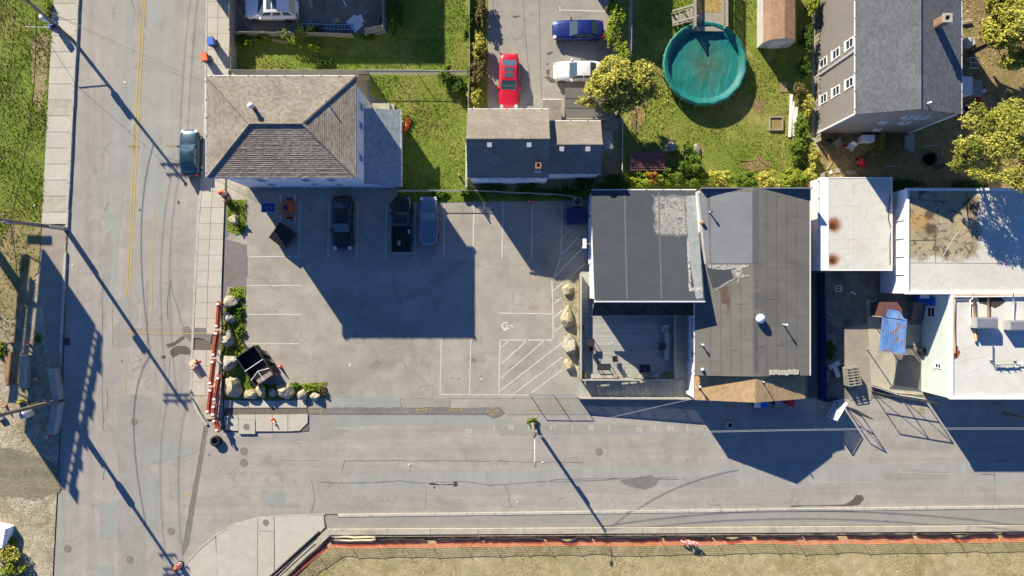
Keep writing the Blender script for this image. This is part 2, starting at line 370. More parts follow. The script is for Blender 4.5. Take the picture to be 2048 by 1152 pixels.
lot = struct('parking_lot', MB().sheet(Q([(446,400),(500,398),(500,372),(800,372),(800,398),(1200,398),(1200,560),(1160,560),(1160,797),(446,797)]), .02), M['lot'])
struct('driveway', MB().sheet(Q([(975,-300),(1240,-300),(1240,260),(975,260)]), .02), M['drive'])
struct('paved_yard', MB().sheet(Q([(470,-260),(775,-260),(775,70),(470,70)]), .02), M['yard_asphalt'])
struct('service_yard', MB().sheet(Q([(1616,380),(1850,380),(1850,600),(1850,797),(1616,797)]), .02), M['yard_asphalt'])
struct('dirt_path', MB().sheet(Q([(430,355),(500,360),(500,400),(455,400)]), .03), M['concrete_old'])
struct('back_court', MB().sheet(Q([(735,150),(800,150),(800,225),(735,225)]), .03), M['patch_dark'])
g_verge = struct('grass_verge', MB().sheet(Q([(-900,-500),(xi(-500),-500),(xi(0),0),(xi(300),300),(xi(450),450),(80,520),(40,600),(0,560),(-900,560)]), .09), M['grass'])
gravel = struct('gravel_ground', MB().sheet(Q([(-900,520),(0,520),(84,452),(xk(452)-2,452),(xk(560)-4,560),(126,720),(116,960),(106,1152),(93,1700),(-900,1700)]), .06), M['gravel'])
struct('dirt_track', MB().sheet(Q([(-900,900)]+jagq([(-60,885),(60,903),(122,930),(121,985),(70,1000),(-60,985)],3.5,5)+[(-900,1000)]), .066), M['mulch'])
struct('worn_verge', MB().sheet(Q(jagq([(84,450),(xk(452)-6,452),(122,700),(100,720),(78,560)],1.6)), .064), M['patch_tan'])
for _n,_p,_z in (('dirt_patch',[(-30,520),(20,455),(60,440),(82,452),(78,540),(50,620),(20,640),(-30,600)],.105),('dirt_patch',[(62,80),(100,60),(96,150),(84,240),(70,200)],.103),('dirt_patch',[(1500,205),(1520,190),(1532,205),(1522,225),(1508,222)],.066),('dirt_patch',[(1480,325),(1520,312),(1545,330),(1530,345),(1490,342)],.066),('dirt_patch',[(1385,290),(1402,286),(1408,300),(1398,330),(1386,320)],.066),('dirt_patch',[(1262,200),(1290,205),(1285,250),(1266,262)],.066)):
    struct(_n, MB().sheet(Q(jagq(_p,4,5)),_z), M['dirt'] if _z<.09 else surf('verge_dirt',[C('a8946a'),C('bba880')],big=.6,mid=2,m_amt=.25,g_amt=.3,grain=6,spot=(.9,.56,C('7f8a3e'),.7)))
lawnA = struct('lawn', MB().sheet(Q([(470,68),(938,68),(938,141),(470,141)]), .05), M['grass'])
lawnB = struct('lawn', MB().sheet(Q([(740,148),(938,148),(938,378),(1240,378),(1240,398),(1100,402),(890,404),(795,404),(795,215),(740,190)]), .054), M['grass'])
lawnC = struct('lawn', MB().sheet(Q([(775,-260),(975,-260),(975,230),(938,230),(938,68),(775,68)]), .052), M['grass'])
lawnP = struct('lawn', MB().sheet(Q([(1240,-300),(1640,-300),(1640,385),(1240,385)]), .05), M['grass_pool'])
struct('dirt_yard', MB().sheet(Q([(1640,-300),(2700,-300),(2700,420),(1640,420)]), .05), M['dirt'])
field = struct('dry_field', MB().sheet(Q([(470,1260),(588,1150),(662,1083),(2048,1066),(2700,1058),(2700,2000),(200,2000)]), .10), M['dry'])
bed1 = struct('planting_bed', MB().sheet(Q(jagq([(452,400),(494,400),(492,440),(490,466),(472,470),(455,462)])), .06), M['grass'])
bed2 = struct('planting_bed', MB().sheet(Q(jagq([(460,574),(490,574),(492,640),(487,690),(505,745),(530,770),(600,768),(655,764),(652,796),(446,798),(444,700),(448,620)],2.2)), .06), M['grass'])
struct('gravel_bed', MB().sheet(Q([(1127,560),(1150,546),(1158,546),(1158,762),(1140,750),(1127,738)]), .05), M['gravel'])

# ---- pavements: slabs are separate pieces
pave = struct('pavement', MB().sheet(Q([(xk(y)-4,y) for y in (-300,0,200,447)]+[(xi(y),y) for y in (447,200,0,-300)]), .08), M['joint'])
n_ = 0
for i in range(-8,14):
    y0,y1 = i*32.0+9, i*32.0+40.2
    if y1 > 448: y1 = 448
    MB().prism(Q([(xi(y0)+.6,y0),(xk(y0)-5,y0),(xk(y1)-5,y1),(xi(y1)+.6,y1)]), .081, .15+rnd.uniform(-.006,.006)).build('slab', M['slabs'][n_%3] if rnd.random()<.75 else M['concrete_old'], pave); n_ += 1
kl = struct('kerb', MB().sheet(Q([(xk(-300)-4.4,-300),(xk(-300),-300),(xk(560),560),(xk(560)-4.4,560)]), .01), M['joint'])
y = -300
while y < 700:
    d = rnd.uniform(40,62); y1 = min(y+d,704)
    if not (448 < y < 490): MB().prism(Q([(xk(y)-4.4,y+.5),(xk(y)+rnd.uniform(-.6,.4),y+.5),(xk(y1)+rnd.uniform(-.6,.4),y1-.3),(xk(y1)-4.4,y1-.3)]), .0, .19+rnd.uniform(-.015,.015)).build('kerb_stone', M['granite'], kl)
    y = y1
pave2 = struct('pavement', MB().sheet(Q([(xr(y)+4,y) for y in (-300,0,150,300,450,580,690,785)]+[(396,812),(412,838),(446,838)]+[(xs(y),y) for y in (800,600,480,350,150,0,-300)]), .09), M['joint'])
for i in range(-9,25):
    y0,y1 = i*31.6+5, i*31.6+36.1
    if y1 > 790: y1 = 790
    a0,b0,a1,b1 = xr(y0)+4.5,xs(y0),xr(y1)+4.5,xs(y1)
    m0,m1 = a0+(b0-a0)*.46, a1+(b1-a1)*.46
    for (l0,r0,l1,r1) in ((a0,m0-.4,a1,m1-.4),(m0+.4,b0,m1+.4,b1)):
        if 655 < (y0+y1)/2 < 688 and l0 < 430: continue
        MB().prism(Q([(l0,y0),(r0,y0),(r1,y1),(l1,y1)]), .091, .15+rnd.uniform(-.005,.005)).build('slab', M['slabs'][rnd.randrange(3)], pave2)
MB().prism(Q([(385,791),(446,791),(446,836),(414,838),(398,812)]), .091,.148).build('slab', M['concrete_old'], pave2)
MB().prism(Q([(389.5,655),(427,656),(422,687),(408,678),(400,676),(388,676)]), .10,.152).build('asphalt_patch', M['patch_dark'], pave2)
kr = struct('kerb', MB().sheet(Q([(xr(y),y) for y in (-300,0,300,580,785)]+[(xr(y)+4,y) for y in (785,580,300,0,-300)]), .01), M['joint'])
y = -300
while y < 785:
    y1 = min(y+rnd.uniform(40,60),785)
    MB().prism(Q([(xr(y),y+.4),(xr(y)+4,y+.4),(xr(y1)+4,y1-.3),(xr(y1),y1-.3)]), 0, .165+rnd.uniform(-.01,.01)).build('kerb_stone', M['granite'], kr); y = y1
for a,b in zip([(381,786),(384,800),(394,822),(406,842)],[(384,800),(394,822),(406,842),(413,850)]):
    MB().prism(Q([a,(a[0]+4,a[1]-2),(b[0]+4,b[1]-2),b]), 0, .16).build('kerb_stone', M['granite'], kr)

# pavement at the lot corner with its raised manhole slab
pc = struct('pavement', MB().sheet(Q([(446,799),(614,799),(618,862),(446,864)]), .055), M['joint'])
for (a,z1) in [([(449,800),(498,801),(498,815),(449,815)],.10),([(499,801),(552,801),(552,815),(499,815)],.10),([(553,801),(612,800),(614,815),(553,815)],.10),
          ([(449,832),(477,830),(477,861),(452,860)],.13),([(512,829),(545,829),(545,862),(512,862)],.13),([(546,829),(576,829),(576,862),(546,862)],.12),([(577,829),(616,828),(616,845),(600,861),(577,862)],.12),
          ([(478,829),(511,829),(511,839),(478,839)],.12)]:
    MB().prism(Q(a), .056, z1).build('slab', M['slabs'][rnd.randrange(3)], pc)
MB().prism(Q([(478.5,840),(511.5,840),(511.5,867),(478.5,867)]), .01, .19).build('slab', M['concrete'], pc)
# pavement on the far corner (big curved apron)
ap = [(360,1600),(361,1152),(376,1122),(398,1098),(430,1071),(470,1047),(520,1033),(600,1030),(650,1029),(653,1055),(640,1070),(585,1120),(520,1180),(400,1290),(390,1600)]
pa = struct('pavement', MB().prism(Q(ap), -.02, .075), M['joint'])
cells = [[(378,1124),(400,1100),(432,1073),(436,1140),(436,1200),(362,1200),(363,1153)],
         [(433.5,1072),(472,1048),(516,1035.5),(516,1073),(516,1200),(437,1200)],[(517,1062),(549,1062),(549,1148),(517,1180)],
         [(550.5,1034),(600,1032),(648,1031),(650,1054),(638,1066),(586,1112),(550.5,1146)]]
for c_ in cells: MB().prism(Q(c_), .0755, .14).build('slab', M['slabs'][rnd.randrange(3)], pa)
MB().prism(Q([(517,1034.5),(549.5,1034),(549.5,1061),(517,1061)]), .0755, .15).build('slab', M['concrete'], pa)
ka = [(361,1152),(376,1122),(398,1098),(430,1071),(470,1047),(520,1033),(585,1030.5),(650,1028)]
for a,b in zip(ka,ka[1:]): MB().ribbon([(*q(*a),.12),(*q(*b),.12)], .16).build('kerb_stone', M['granite'], pa)
# far pavement strip: granite kerb line, asphalt walk, concrete coping
walk = struct('pavement', MB().sheet(Q([(650,1032),(2700,1006),(2700,1044),(655,1056)]), .10), M['patch_mid'])
x = 676
while x < 2250:
    x1 = x+rnd.uniform(55,75); f = lambda t: 1031-(t-650)*.0127
    MB().prism(Q([(x+.4,f(x)-2.5),(x1-.3,f(x1)-2.5),(x1-.3,f(x1)+2.5),(x+.4,f(x)+2.5)]), -.02, .14+rnd.uniform(-.01,.012)).build('kerb_stone', M['granite'], walk); x = x1
x = 656; fc = lambda t: 1056.5-(t-655)*.0052
while x < 2250:
    x1 = x+rnd.uniform(85,125)
    MB().prism(Q([(x+.3,fc(x)),(x1-.2,fc(x1)),(x1-.2,fc(x1)+11),(x+.3,fc(x)+11)]), 0, .32+rnd.uniform(-.008,.008)).build('coping_stone', M['concrete_old'], walk)
    MB().prism(Q([(x+.3,fc(x)+11.1),(x1-.2,fc(x1)+11.1),(x1-.2,fc(x1)+16),(x+.3,fc(x)+16)]), 0, .22).build('footing', M['gravel'], walk); x = x1
# low retaining wall on the slanted edge of the field
MB().prism(Q([(655,1056),(664,1066),(595,1132),(500,1230),(488,1220),(588,1120)]), 0, .30).build('coping_stone', M['concrete_old'], walk)

# ---- asphalt patches, seams, markings on the road and lot
def patch(par, pts, mat, z, jag=0):
    P = []
    for (a,b) in zip(pts, pts[1:]+pts[:1]):
        n2 = max(1,int(math.dist(a,b)/(3.5 if mat in (M['oil'],M['tar'],M['patch_dark']) else 9))) if jag else 1
        for i in range(n2):
            t = i/n2; P.append((a[0]+(b[0]-a[0])*t+rnd.uniform(-jag,jag), a[1]+(b[1]-a[1])*t+rnd.uniform(-jag,jag)))
    return MB().sheet(Q(P), z).build('asphalt_patch', mat, par)
patch(road,[(449,815.5),(700,815.5),(900,816),(1000,814),(1010,825),(1000,832),(985,836),(970,829),(449,828.5)],M['patch_dark'],.028,.5)
patch(road,[(1010,815),(1190,814),(1190,829),(1015,829)],M['patch_mid'],.026,.5)
M['band_blue']=surf('worn_lane_asphalt',[C('aeaca8'),C('b6b4af')],big=.2,mid=.6,m_amt=.1,g_amt=.13,streak=((1.2,.06),.08,0))
patch(road,[(236,-60),(268,-60),(262,200),(245,420),(225,600),(202,600),(212,420),(224,200)],M['band_blue'],.0032,1.5); patch(road,[(298,-60),(352,-60),(350,200),(338,430),(300,600),(268,600),(276,400),(290,200)],M['band_blue'],.0032,1.5)
patch(road,[(700,950),(1240,935),(2060,925),(2060,965),(1300,975),(700,985)],M['band_blue'],.0032,2.5)
for _ in range(46):
    ox,oy=rnd.choice([(629,450),(687,452),(745,450),(802,452),(860,455),(918,450),(977,450),(1035,450),(1094,455),(545,545),(545,600),(545,660),(910,730),(970,735)]); ox+=rnd.uniform(-14,14); oy+=rnd.uniform(-35,35); rr=rnd.uniform(.8,2.6); patch(lot,[(ox+rr*rnd.uniform(.6,1.3)*math.cos(t_),oy+rr*rnd.uniform(.6,1.3)*math.sin(t_)) for t_ in (0,1,2,3,4,5)],M['patch_dark'],.0235+_*.00004,.3)
patch(road,[(664,796),(800,794),(803,815),(664,815)],M['patch_blue'],.03,.6)
patch(road,[(804,797),(900,797),(900,815),(804,815)],M['patch_mid'],.03,.6)
patch(road,[(660,829),(800,829),(802,848),(720,852),(700,855),(660,853)],M['patch_blue'],.006,.7)
patch(road,[(616,829),(659,829),(659,856),(700,860),(650,880),(545,881),(545,866),(600,866)],M['patch_mid'],.0055,.7)
patch(road,[(804,829),(970,830),(985,838),(1000,838),(1040,842),(1000,850),(900,852),(804,850)],M['patch_blue'],.006,.8)
patch(road,[(990,852),(1160,848),(1300,850),(1290,868),(1000,872)],M['patch_mid'],.005,1.2)
patch(road,[(1050,830),(1165,829),(1180,840),(1160,846),(1060,842)],M['patch_pale'],.006,1)
patch(road,[(236,600),(262,598),(278,622),(274,648),(262,654),(264,690),(248,696),(228,694),(226,660),(240,640)],M['patch_mid'],.006,.8)
patch(road,[(205,660),(226,662),(226,690),(256,696),(256,760),(206,765)],M['patch_pale'],.005,.8)
patch(road,[(250,655),(388,658),(387,672),(250,669)],M['patch_tan'],.009,.6)
patch(road,[(232,800),(262,788),(300,795),(325,806),(318,850),(330,890),(300,905),(298,960),(240,960),(232,900)],M['patch_mid'],.005,1.5)
patch(road,[(290,892),(330,886),(398,900),(372,912),(340,918),(300,930)],M['patch_blue'],.009,1.2)
patch(road,[(293,945),(300,940),(314,960),(312,1050),(292,1058)],M['patch_blue'],.0085,1)
patch(road,[(244,960),(292,960),(290,1152),(300,1300),(240,1300)],M['patch_mid'],.0045,1.2)
patch(road,[(198,1005),(240,1000),(240,1075),(200,1080)],M['patch_blue'],.007,1.2)
patch(road,[(186,1130),(228,1130),(228,1180),(186,1180)],M['patch_blue'],.007,1)
patch(road,[(407,852),(418,848),(404,930),(392,1000),(378,1090),(366,1112),(364,1100),(380,1010),(395,930)],M['patch_dark'],.006,.6)
patch(road,[(210,470),(222,460),(226,520),(215,600),(206,640),(204,580)],M['patch_mid'],.005,1.2)
patch(road,[(255,440),(330,440),(345,520),(340,600),(285,600),(268,520)],M['patch_pale'],.004,2)
patch(road,[(520,978),(545,985),(570,990),(566,1012),(528,1010)],M['patch_blue'],.006,1)
patch(road,[(690,980),(760,977),(1100,975),(1240,962),(1240,985),(690,992)],M['patch_pale'],.004,1)
patch(road,[(1240,960),(1300,950),(1320,958),(1310,972),(1290,980),(1250,970)],M['patch_dark'],.0065,1)
patch(road,[(1360,955),(1450,950),(1480,962),(1470,975),(1380,975)],M['patch_mid'],.005,1.5)
patch(road,[(1760,950),(1820,938),(1900,945),(1890,958),(1780,962)],M['patch_mid'],.005,1.2)
patch(road,[(1327,900),(1342,896),(1345,920),(1330,930)],M['patch_mid'],.006,.7)
patch(road,[(1387,880),(1400,884),(1396,928),(1384,922)],M['patch_mid'],.006,.7)
patch(road,[(1705,1000),(1712,990),(1724,990),(1728,998),(1718,1010),(1700,1012),(1620,1012),(1580,1014),(1582,1011),(1690,1009)],M['oil'],.008,.5)
patch(road,[(339,702),(352,692),(372,692),(382,700),(380,710),(360,708),(345,716)],M['oil'],.010,.8)
patch(road,[(365,655),(378,652),(384,664),(380,684),(372,676),(366,668)],M['patch_dark'],.012,.8)
patch(road,[(331,688),(345,686),(366,672),(370,676),(350,690),(336,696)],M['oil'],.0105,.8)
patch(road,[(322,712),(330,710),(332,716),(324,718)],M['oil'],.010,.4)
patch(road,[(906,963),(915,964),(916,972),(908,974)],M['tar'],.008,.8)
patch(road,[(858,966),(868,966),(880,969),(906,968),(906,970),(870,970),(860,970)],M['tar'],.008,.3)
for (cx,cy,r_) in [(869,975,2),(357,405,2.5),(371,368,3),(280,420,2)]: patch(road,[(cx+r_*math.cos(a),cy+r_*1.6*math.sin(a)) for a in (0,1,2,3,4,5)],M['tar'],.009,.3)
patch(lot,[(452,478),(494,490),(496,540),(492,574),(455,574),(446,640),(443,640),(446,500)],M['patch_dark'],.024,.7)
patch(lot,[(447,400),(458,402),(459,470),(448,480)],M['patch_dark'],.03,.5)
for (a,b,c_,d) in [(950,720,22,9),(1040,735,28,7),(1075,700,18,6),(1068,615,10,5),(560,610,10,7),(520,625,9,7),(655,690,10,7),(600,720,10,6),(600,560,14,8),(523,470,16,18)]:
    patch(lot,[(a+c_*math.cos(t)*rnd.uniform(.8,1.1),b+d*math.sin(t)*rnd.uniform(.8,1.1)) for t in np.arange(0,6.28,.5)],M['patch_tan'] if a>900 else M['patch_pale'],.0225,.6)
patch(lot,[(944,716),(954,719),(951,727),(942,724)],M['patch_dark'],.026,.6); patch(lot,[(936,733),(941,726),(939,734)],M['patch_dark'],.026,.3)

def seam(par, pts, w, mat, z, jit=1.2, step=14):
    P = []
    for a,b in zip(pts,pts[1:]):
        n2 = max(1,int(math.dist(a,b)/step))
        for i in range(n2): t=i/n2; P.append((a[0]+(b[0]-a[0])*t+rnd.uniform(-jit,jit), a[1]+(b[1]-a[1])*t+rnd.uniform(-jit,jit)))
    P.append(pts[-1])
    mb = MB().ribbon([(*q(*p),z) for p in P], [w*rnd.uniform(.4,1.3) for _ in P])
    return mb.build('crack', mat, par)
cd, cp = M['crack'], M['crackp']
for pts,w,m_ in [
  ([(548,883),(820,883),(900,886),(1100,884)],.05,cp),([(560,921),(636,921)],.03,cd),([(683,942),(688,922),(900,921),(1165,925)],.05,cd),
  ([(640,965),(700,966),(720,967),(800,962),(840,966),(930,962),(980,971),(1040,966),(1140,962),(1240,958)],.06,cd),([(850,1020),(852,978),(848,972)],.04,cd),
  ([(740,990),(900,990),(1050,987)],.03,cp),([(1021,1015),(1018,990),(1010,970)],.04,cd),([(1100,960),(1240,955),(1320,958)],.05,cd),([(1315,955),(1356,954),(1357,958),(1318,959)],.06,cd),
  ([(1240,985),(1400,982),(1560,980),(1700,970)],.03,cp),([(1600,962),(1660,966),(1740,964),(1760,955),(1800,944),(1860,948),(1920,946),(1950,952)],.06,cp),
  ([(1660,920),(1800,926),(1860,924),(1990,921)],.05,cp),([(1990,922),(2010,923)],.08,cd),([(1960,949),(1975,947),(1990,950)],.1,cd),([(1530,1000),(1530,960)],.03,cp),([(1930,1000),(1930,930)],.03,cp),([(1990,1005),(1988,945)],.03,cd),
  ([(760,940),(762,1020)],.03,cp),([(622,960),(630,1000),(620,1030)],.04,cd),([(645,990),(648,1020)],.03,cp),
  ([(230,30),(236,120),(246,300),(262,420)],.03,cp),([(205,200),(206,330),(220,400)],.03,cp),([(211,420),(212,410),(220,405)],.05,cd),([(226,605),(226,690)],.04,cd),([(205,560),(204,690),(206,860)],.05,cd),
  ([(340,560),(350,600),(362,640),(368,655)],.05,cd),([(330,565),(340,570),(335,600),(336,640)],.06,cd),([(294,560),(294,700),(300,720)],.03,cd),([(340,700),(338,760)],.03,cd),([(275,720),(290,730)],.03,cd),
  ([(256,700),(254,760),(230,766)],.05,cp),([(200,900),(212,925),(206,960)],.05,cd),([(214,780),(217,800),(214,820)],.05,cd),
  ([(409,862),(395,935),(382,1000),(366,1094)],.06,cd),([(268,250),(266,300)],.03,cd),([(263,0),(268,18)],.06,cd),([(278,32),(284,26)],.07,cd),
  ([(1116,1000),(1130,995)],.05,cd),([(1330,880),(1300,872),(1260,866)],.03,cp)]:
    seam(road, pts, w, m_, .011)
for pts,w,m_ in [([(498,600),(560,592),(640,596),(690,590)],.03,cp),([(780,640),(900,700)],.02,cd),([(760,715),(778,700),(800,690)],.05,cp)]: seam(lot,pts,w,m_,.028)
for pts in [[(1046,0),(1050,60),(1056,130),(1066,200)],[(1078,0),(1080,80),(1083,200)],[(985,0),(988,40)]]:
    MB().ribbon([(*q(*p),.026) for p in pts],.05).build('seam', cd, bpy.data.objects['driveway'])
for pts in [[(1092,108),(1098,104),(1106,103),(1104,107),(1096,111)],[(1089,155),(1097,152),(1110,160),(1112,166),(1100,165)],[(1091,128),(1098,126),(1097,131)],[(1092,142),(1100,137),(1099,150),(1094,150)],[(1024,33),(1038,31),(1040,34),(1028,36)]]:
    patch(bpy.data.objects['driveway'],pts,M['oil'],.025,.5)
def line(par, a, b, w=.11, mat=None, z=.0315, name='painted_line'):
    n2 = max(2,int(math.dist(a,b)/12)); P=[(a[0]+(b[0]-a[0])*i/n2+rnd.uniform(-.25,.25), a[1]+(b[1]-a[1])*i/n2+rnd.uniform(-.25,.25)) for i in range(n2+1)]
    return MB().ribbon([(*q(*p),z) for p in P],[w*rnd.uniform(.85,1.15) for _ in P]).build(name, mat or M['white_paint'], par)
for x,y0,y1 in [(600,402,513),(658,402,515),(716,402,517),(773,410,516),(831,402,517),(889,404,516),(948,402,516),(1006,402,516),(1065,404,516),(1124,404,510)]:
    line(lot,(x,y0),(x-2,y1))
line(lot,(498,513.5),(600,513))
for x0,x1,y in [(495,603,571),(496,604,629),(490,598,687.5)]: line(lot,(x0,y),(x1,y),.09)
line(lot,(883,676),(880,788),.09); line(lot,(942,678),(939,788),.09); line(lot,(880,789),(1060,790),.09)
line(lot,(996,626),(1104,628)); line(lot,(1000,680),(1107,680)); line(lot,(1000,678),(998,789)); line(lot,(1104,562),(1107,680))
line(lot,(1122,514),(1107,555)); 
for a,b in [((1123,480),(1143,457)),((1123,510),(1156,475)),((1108,555),(1172,489)),((1105,583),(1172,526)),((1106,609),(1124,595)),((1107,636),(1125,620)),((1107,665),(1126,650)),((1002,695),(1018,681)),((1002,728),(1056,680)),((1002,756),(1090,680)),((1000,782),(1125,685)),((1026,789),(1125,714)),((1063,786),(1127,738))]: line(lot,a,b,.11)
# wheelchair symbol
mb = MB(); cx,cy = 1011,653
arc = [(cx+6.2*math.cos(t)-0.5, cy-1+6.2*math.sin(t)) for t in np.arange(.6,5.4,.3)]
mb.ribbon([(*q(*p),.0315) for p in arc],.15)
for pts in [[(1008,662),(1012,659),(1013,653),(1013,652),(1025,652),(1025,656)],[(1018,652),(1018,658)]]: mb.ribbon([(*q(*p),.0325) for p in pts],.15)
mb.build('wheelchair_symbol', M['white_paint'], lot)
# centre line
for dx in (0,5.6):
    y=-300
    while y < 590:
        y1=min(y+60,592); f=lambda t: 284-.0517*t+dx
        line(road,(f(y),y),(f(y1),y1),.10,M['yellow'],.0135); y=y1
line(road,(309,420),(305,520),.09,M['yellow'],.0135); line(road,(305,520),(303,640),.07,M['yellow'],.0135)
line(road,(250,664),(385,667),.07,M['yellow'],.0135); line(road,(388,666),(424,666),.08,M['yellow_mark'],.156)
line(road,(251,700),(250,790),.06,M['yellow'],.0135)
line(bpy.data.objects['driveway'],(1119,20),(1212,23),.1,None,.03); line(bpy.data.objects['driveway'],(1119,13),(1120,24),.1,None,.031); 
# utility survey marks: double arrows and figures sprayed or chalked on the road
def arrow(px,py,L,par=road,z=.034,vert=False,hw=3.2):
    mb = MB()
    def P(a,b): return (*q(px+(b if vert else a),py+(a if vert else b)),z)
    mb.ribbon([P(-L,0),P(L,0)],.05)
    for s_ in (-1,1):
        mb.ribbon([P(s_*(L-4),-hw),P(s_*L,0)],.05); mb.ribbon([P(s_*(L-4),hw),P(s_*L,0)],.05)
    for dx in (-.45*L,-.15*L,.2*L,.45*L): mb.ribbon([P(dx,-1.6),P(dx+1,1.6)],.06)
    mb.build('survey_arrow', M['yellow_mark'], par)
for px,py,L in [(517,822,13),(632,822,12),(843,820,12),(911,820,14),(985,822,13),(1067,821,12),(1128,820,11),(1550,815,8),(1462,810,10),(1990,806,12),(1872,807,9)]: arrow(px,py,L)
arrow(985,822,9,vert=True); arrow(1843,807,12,vert=True); arrow(1018,172,9,bpy.data.objects['driveway'],.032,True); arrow(1027,173,8,bpy.data.objects['driveway'],.032,True); arrow(268,293,12,road,.0145); arrow(340,292,10,road,.0145); arrow(268,300,9,road,.0145,True)
SEG = {'0':'abcdef','1':'bc','2':'abged','3':'abgcd','4':'fgbc','5':'afgcd','6':'afgedc','7':'abc','8':'abcdefg','9':'abcdfg'}
def digits(txt,px,py,h=7,par=road,mat='chalk',z=.0135,name='chalk_number'):
    mb=MB(); w=h*.5
    for i,ch in enumerate(txt):
        x0=px+(i-(len(txt)-1)/2)*(w+3)-w/2; y0=py-h/2
        pts={'a':((0,0),(w,0)),'b':((w,0),(w,h/2)),'c':((w,h/2),(w,h)),'d':((0,h),(w,h)),'e':((0,h/2),(0,h)),'f':((0,0),(0,h/2)),'g':((0,h/2),(w,h/2))}
        for s_ in SEG[ch]:
            (a,b),(c_,d)=pts[s_]; j=lambda: rnd.uniform(-.5,.5)
            mb.ribbon([(*q(x0+a+j(),y0+b+j()),z),(*q(x0+c_+j(),y0+d+j()),z)],.055)
    mb.build(name, M[mat], par)
for t_,px,py in [('43',613,861),('39',938,862),('38',1021,855),('37',1105,855),('36',1182,855),('35',1277,859),('34',1340,857),('33',1411,847),('32',1491,848),('31',1633,855),('59',1850,792),('56',1843,822)]:
    digits(t_,px,py,8 if px<1800 else 7, z=.0135 if py>830 else .036, mat='chalk' if px<1800 else 'yellow_mark', name='chalk_number' if px<1800 else 'sprayed_number')
for px in (988,1058,1145,1218,1310,1375,1450,1525): line(road,(px,850),(px,862),.05,M['chalk'],.0135,'chalk_tick')
for px,py in [(287,140),(290,148)]: digits('7',px,py,7)
for px in range(1420,2040,168): line(road,(px,1000+rnd.uniform(-3,3)),(px+4,1001),.04,M['chalk'],.0135,'chalk_tick')
# iron covers
def cover(px,py,r=7,z=.014,par=road,mat='iron',ring=True):
    mb=MB(); c_=(*q(px,py),0); rr=r/S
    mb.lathe([(0,z+.004),(rr*.8,z+.004),(rr*.8,z+.001),(rr*.86,z+.001),(rr*.86,z+.006),(rr,z+.006),(rr,z-.01)],c_,20)
    mb.build('manhole_cover', M[mat], par)
for px,py,r in [(488,902,8),(488,925,8),(1198,903,7.5),(268,843,7),(342,1062,7.5),(135,1097,7.5),(260,1119,7.5)]: cover(px,py,r)
cover(418,909,2.5); cover(494.5,853,6.5,.192,pc); cover(533,1044,6.5,.152,pa); cover(244,722,2.5)
MB().prism(Q([(374,985),(379,985),(379,990),(374,990)]),0,.012).build('utility_box_lid',M['yellow'],road)
MB().prism(Q([(128,676),(140,676),(140,690),(128,690)]),0,.012).build('drain_grate',M['tar'],road)

# ---- grass blades, stones, leaves
def in_poly(x, y, poly):
    ins = np.zeros(len(x), bool); n = len(poly)
    for i in range(n):
        x0,y0 = poly[i]; x1,y1 = poly[(i+1)%n]
        if y0 == y1: continue
        c = ((y0 > y) != (y1 > y)) & (x < (x1-x0)*(y-y0)/(y1-y0)+x0); ins ^= c
    return ins
def fill_mesh(name, V, F, mat):
    me = bpy.data.meshes.new(name); nf = len(F); k = F.shape[1]
    me.vertices.add(len(V)); me.vertices.foreach_set("co", V.astype(np.float32).ravel())
    me.loops.add(nf*k); me.loops.foreach_set("vertex_index", F.astype(np.int32).ravel())
    me.polygons.add(nf); me.polygons.foreach_set("loop_start", np.arange(0,nf*k,k,dtype=np.int32)); me.polygons.foreach_set("loop_total", np.full(nf,k,dtype=np.int32))
    me.materials.append(mat); me.update(calc_edges=True); return me
def blades(name, label, cat, poly, dens, h, mat, z0=.05, seed=1, w=.05, holes=()):
    r = np.random.default_rng(seed); P = np.array(Q(poly)); mn,mx = P.min(0),P.max(0)
    n = int((mx[0]-mn[0])*(mx[1]-mn[1])*dens); x = r.uniform(mn[0],mx[0],n); y = r.uniform(mn[1],mx[1],n)
    k = in_poly(x,y,[tuple(p) for p in P])
    for hp in holes: k &= ~in_poly(x,y,Q(hp))
    x,y = x[k],y[k]; n = len(x)
    a = r.uniform(0,6.283,n); ww = w*r.uniform(.6,1.5,n); hh = h*r.uniform(.5,1.5,n)*(.75+.5*np.sin(x*.7+1)*np.sin(y*.9)); le = r.uniform(.3,1.1,n)*hh; b = r.uniform(0,6.283,n)
    V = np.empty((n,3,3)); V[:,0] = np.stack([x-np.cos(a)*ww,y-np.sin(a)*ww,np.full(n,z0)],1); V[:,1] = np.stack([x+np.cos(a)*ww,y+np.sin(a)*ww,np.full(n,z0)],1)
    V[:,2] = np.stack([x+np.cos(b)*le,y+np.sin(b)*le,z0+hh],1)
    return link(name, fill_mesh(name, V.reshape(-1,3), np.arange(n*3).reshape(-1,3), mat), label=label, cat=cat, kind='stuff')
blades('grass','green and straw grass of the verge beside the street','grass',[(-60,-60),(xi(-60)+2,-60),(xi(0)+2,0),(xi(300)+2,300),(xi(450)+2,450),(70,500),(40,590),(0,560),(-60,560)],55,.16,M['blade'],.09,1)
blades('grass','grass of the fenced lawn behind the paved yard','grass',[(474,74),(938,74),(938,138),(474,138)],60,.10,M['blade'],.05,2)
blades('grass','bright lawn beside the tan hipped roof house','grass',[(742,152),(934,152),(934,378),(1180,380),(1180,398),(1100,401),(890,402),(797,402),(797,220),(742,185)],70,.09,M['blade'],.054,3)
blades('grass','lawn strip behind the shrubs along the driveway','grass',[(778,-60),(930,-60),(930,68),(778,68)],60,.10,M['blade'],.052,4)
blades('grass','lawn around the covered round pool','grass',[(1262,-60),(1625,-60),(1625,345),(1262,345)],60,.08,M['blade_pool'],.05,5)
blades('grass','straw coloured grass of the field behind the orange fence','grass',[(560,1190),(590,1152),(664,1088),(2060,1068),(2060,1190)],190,.055,M['blade_dry'],.10,6,.022)
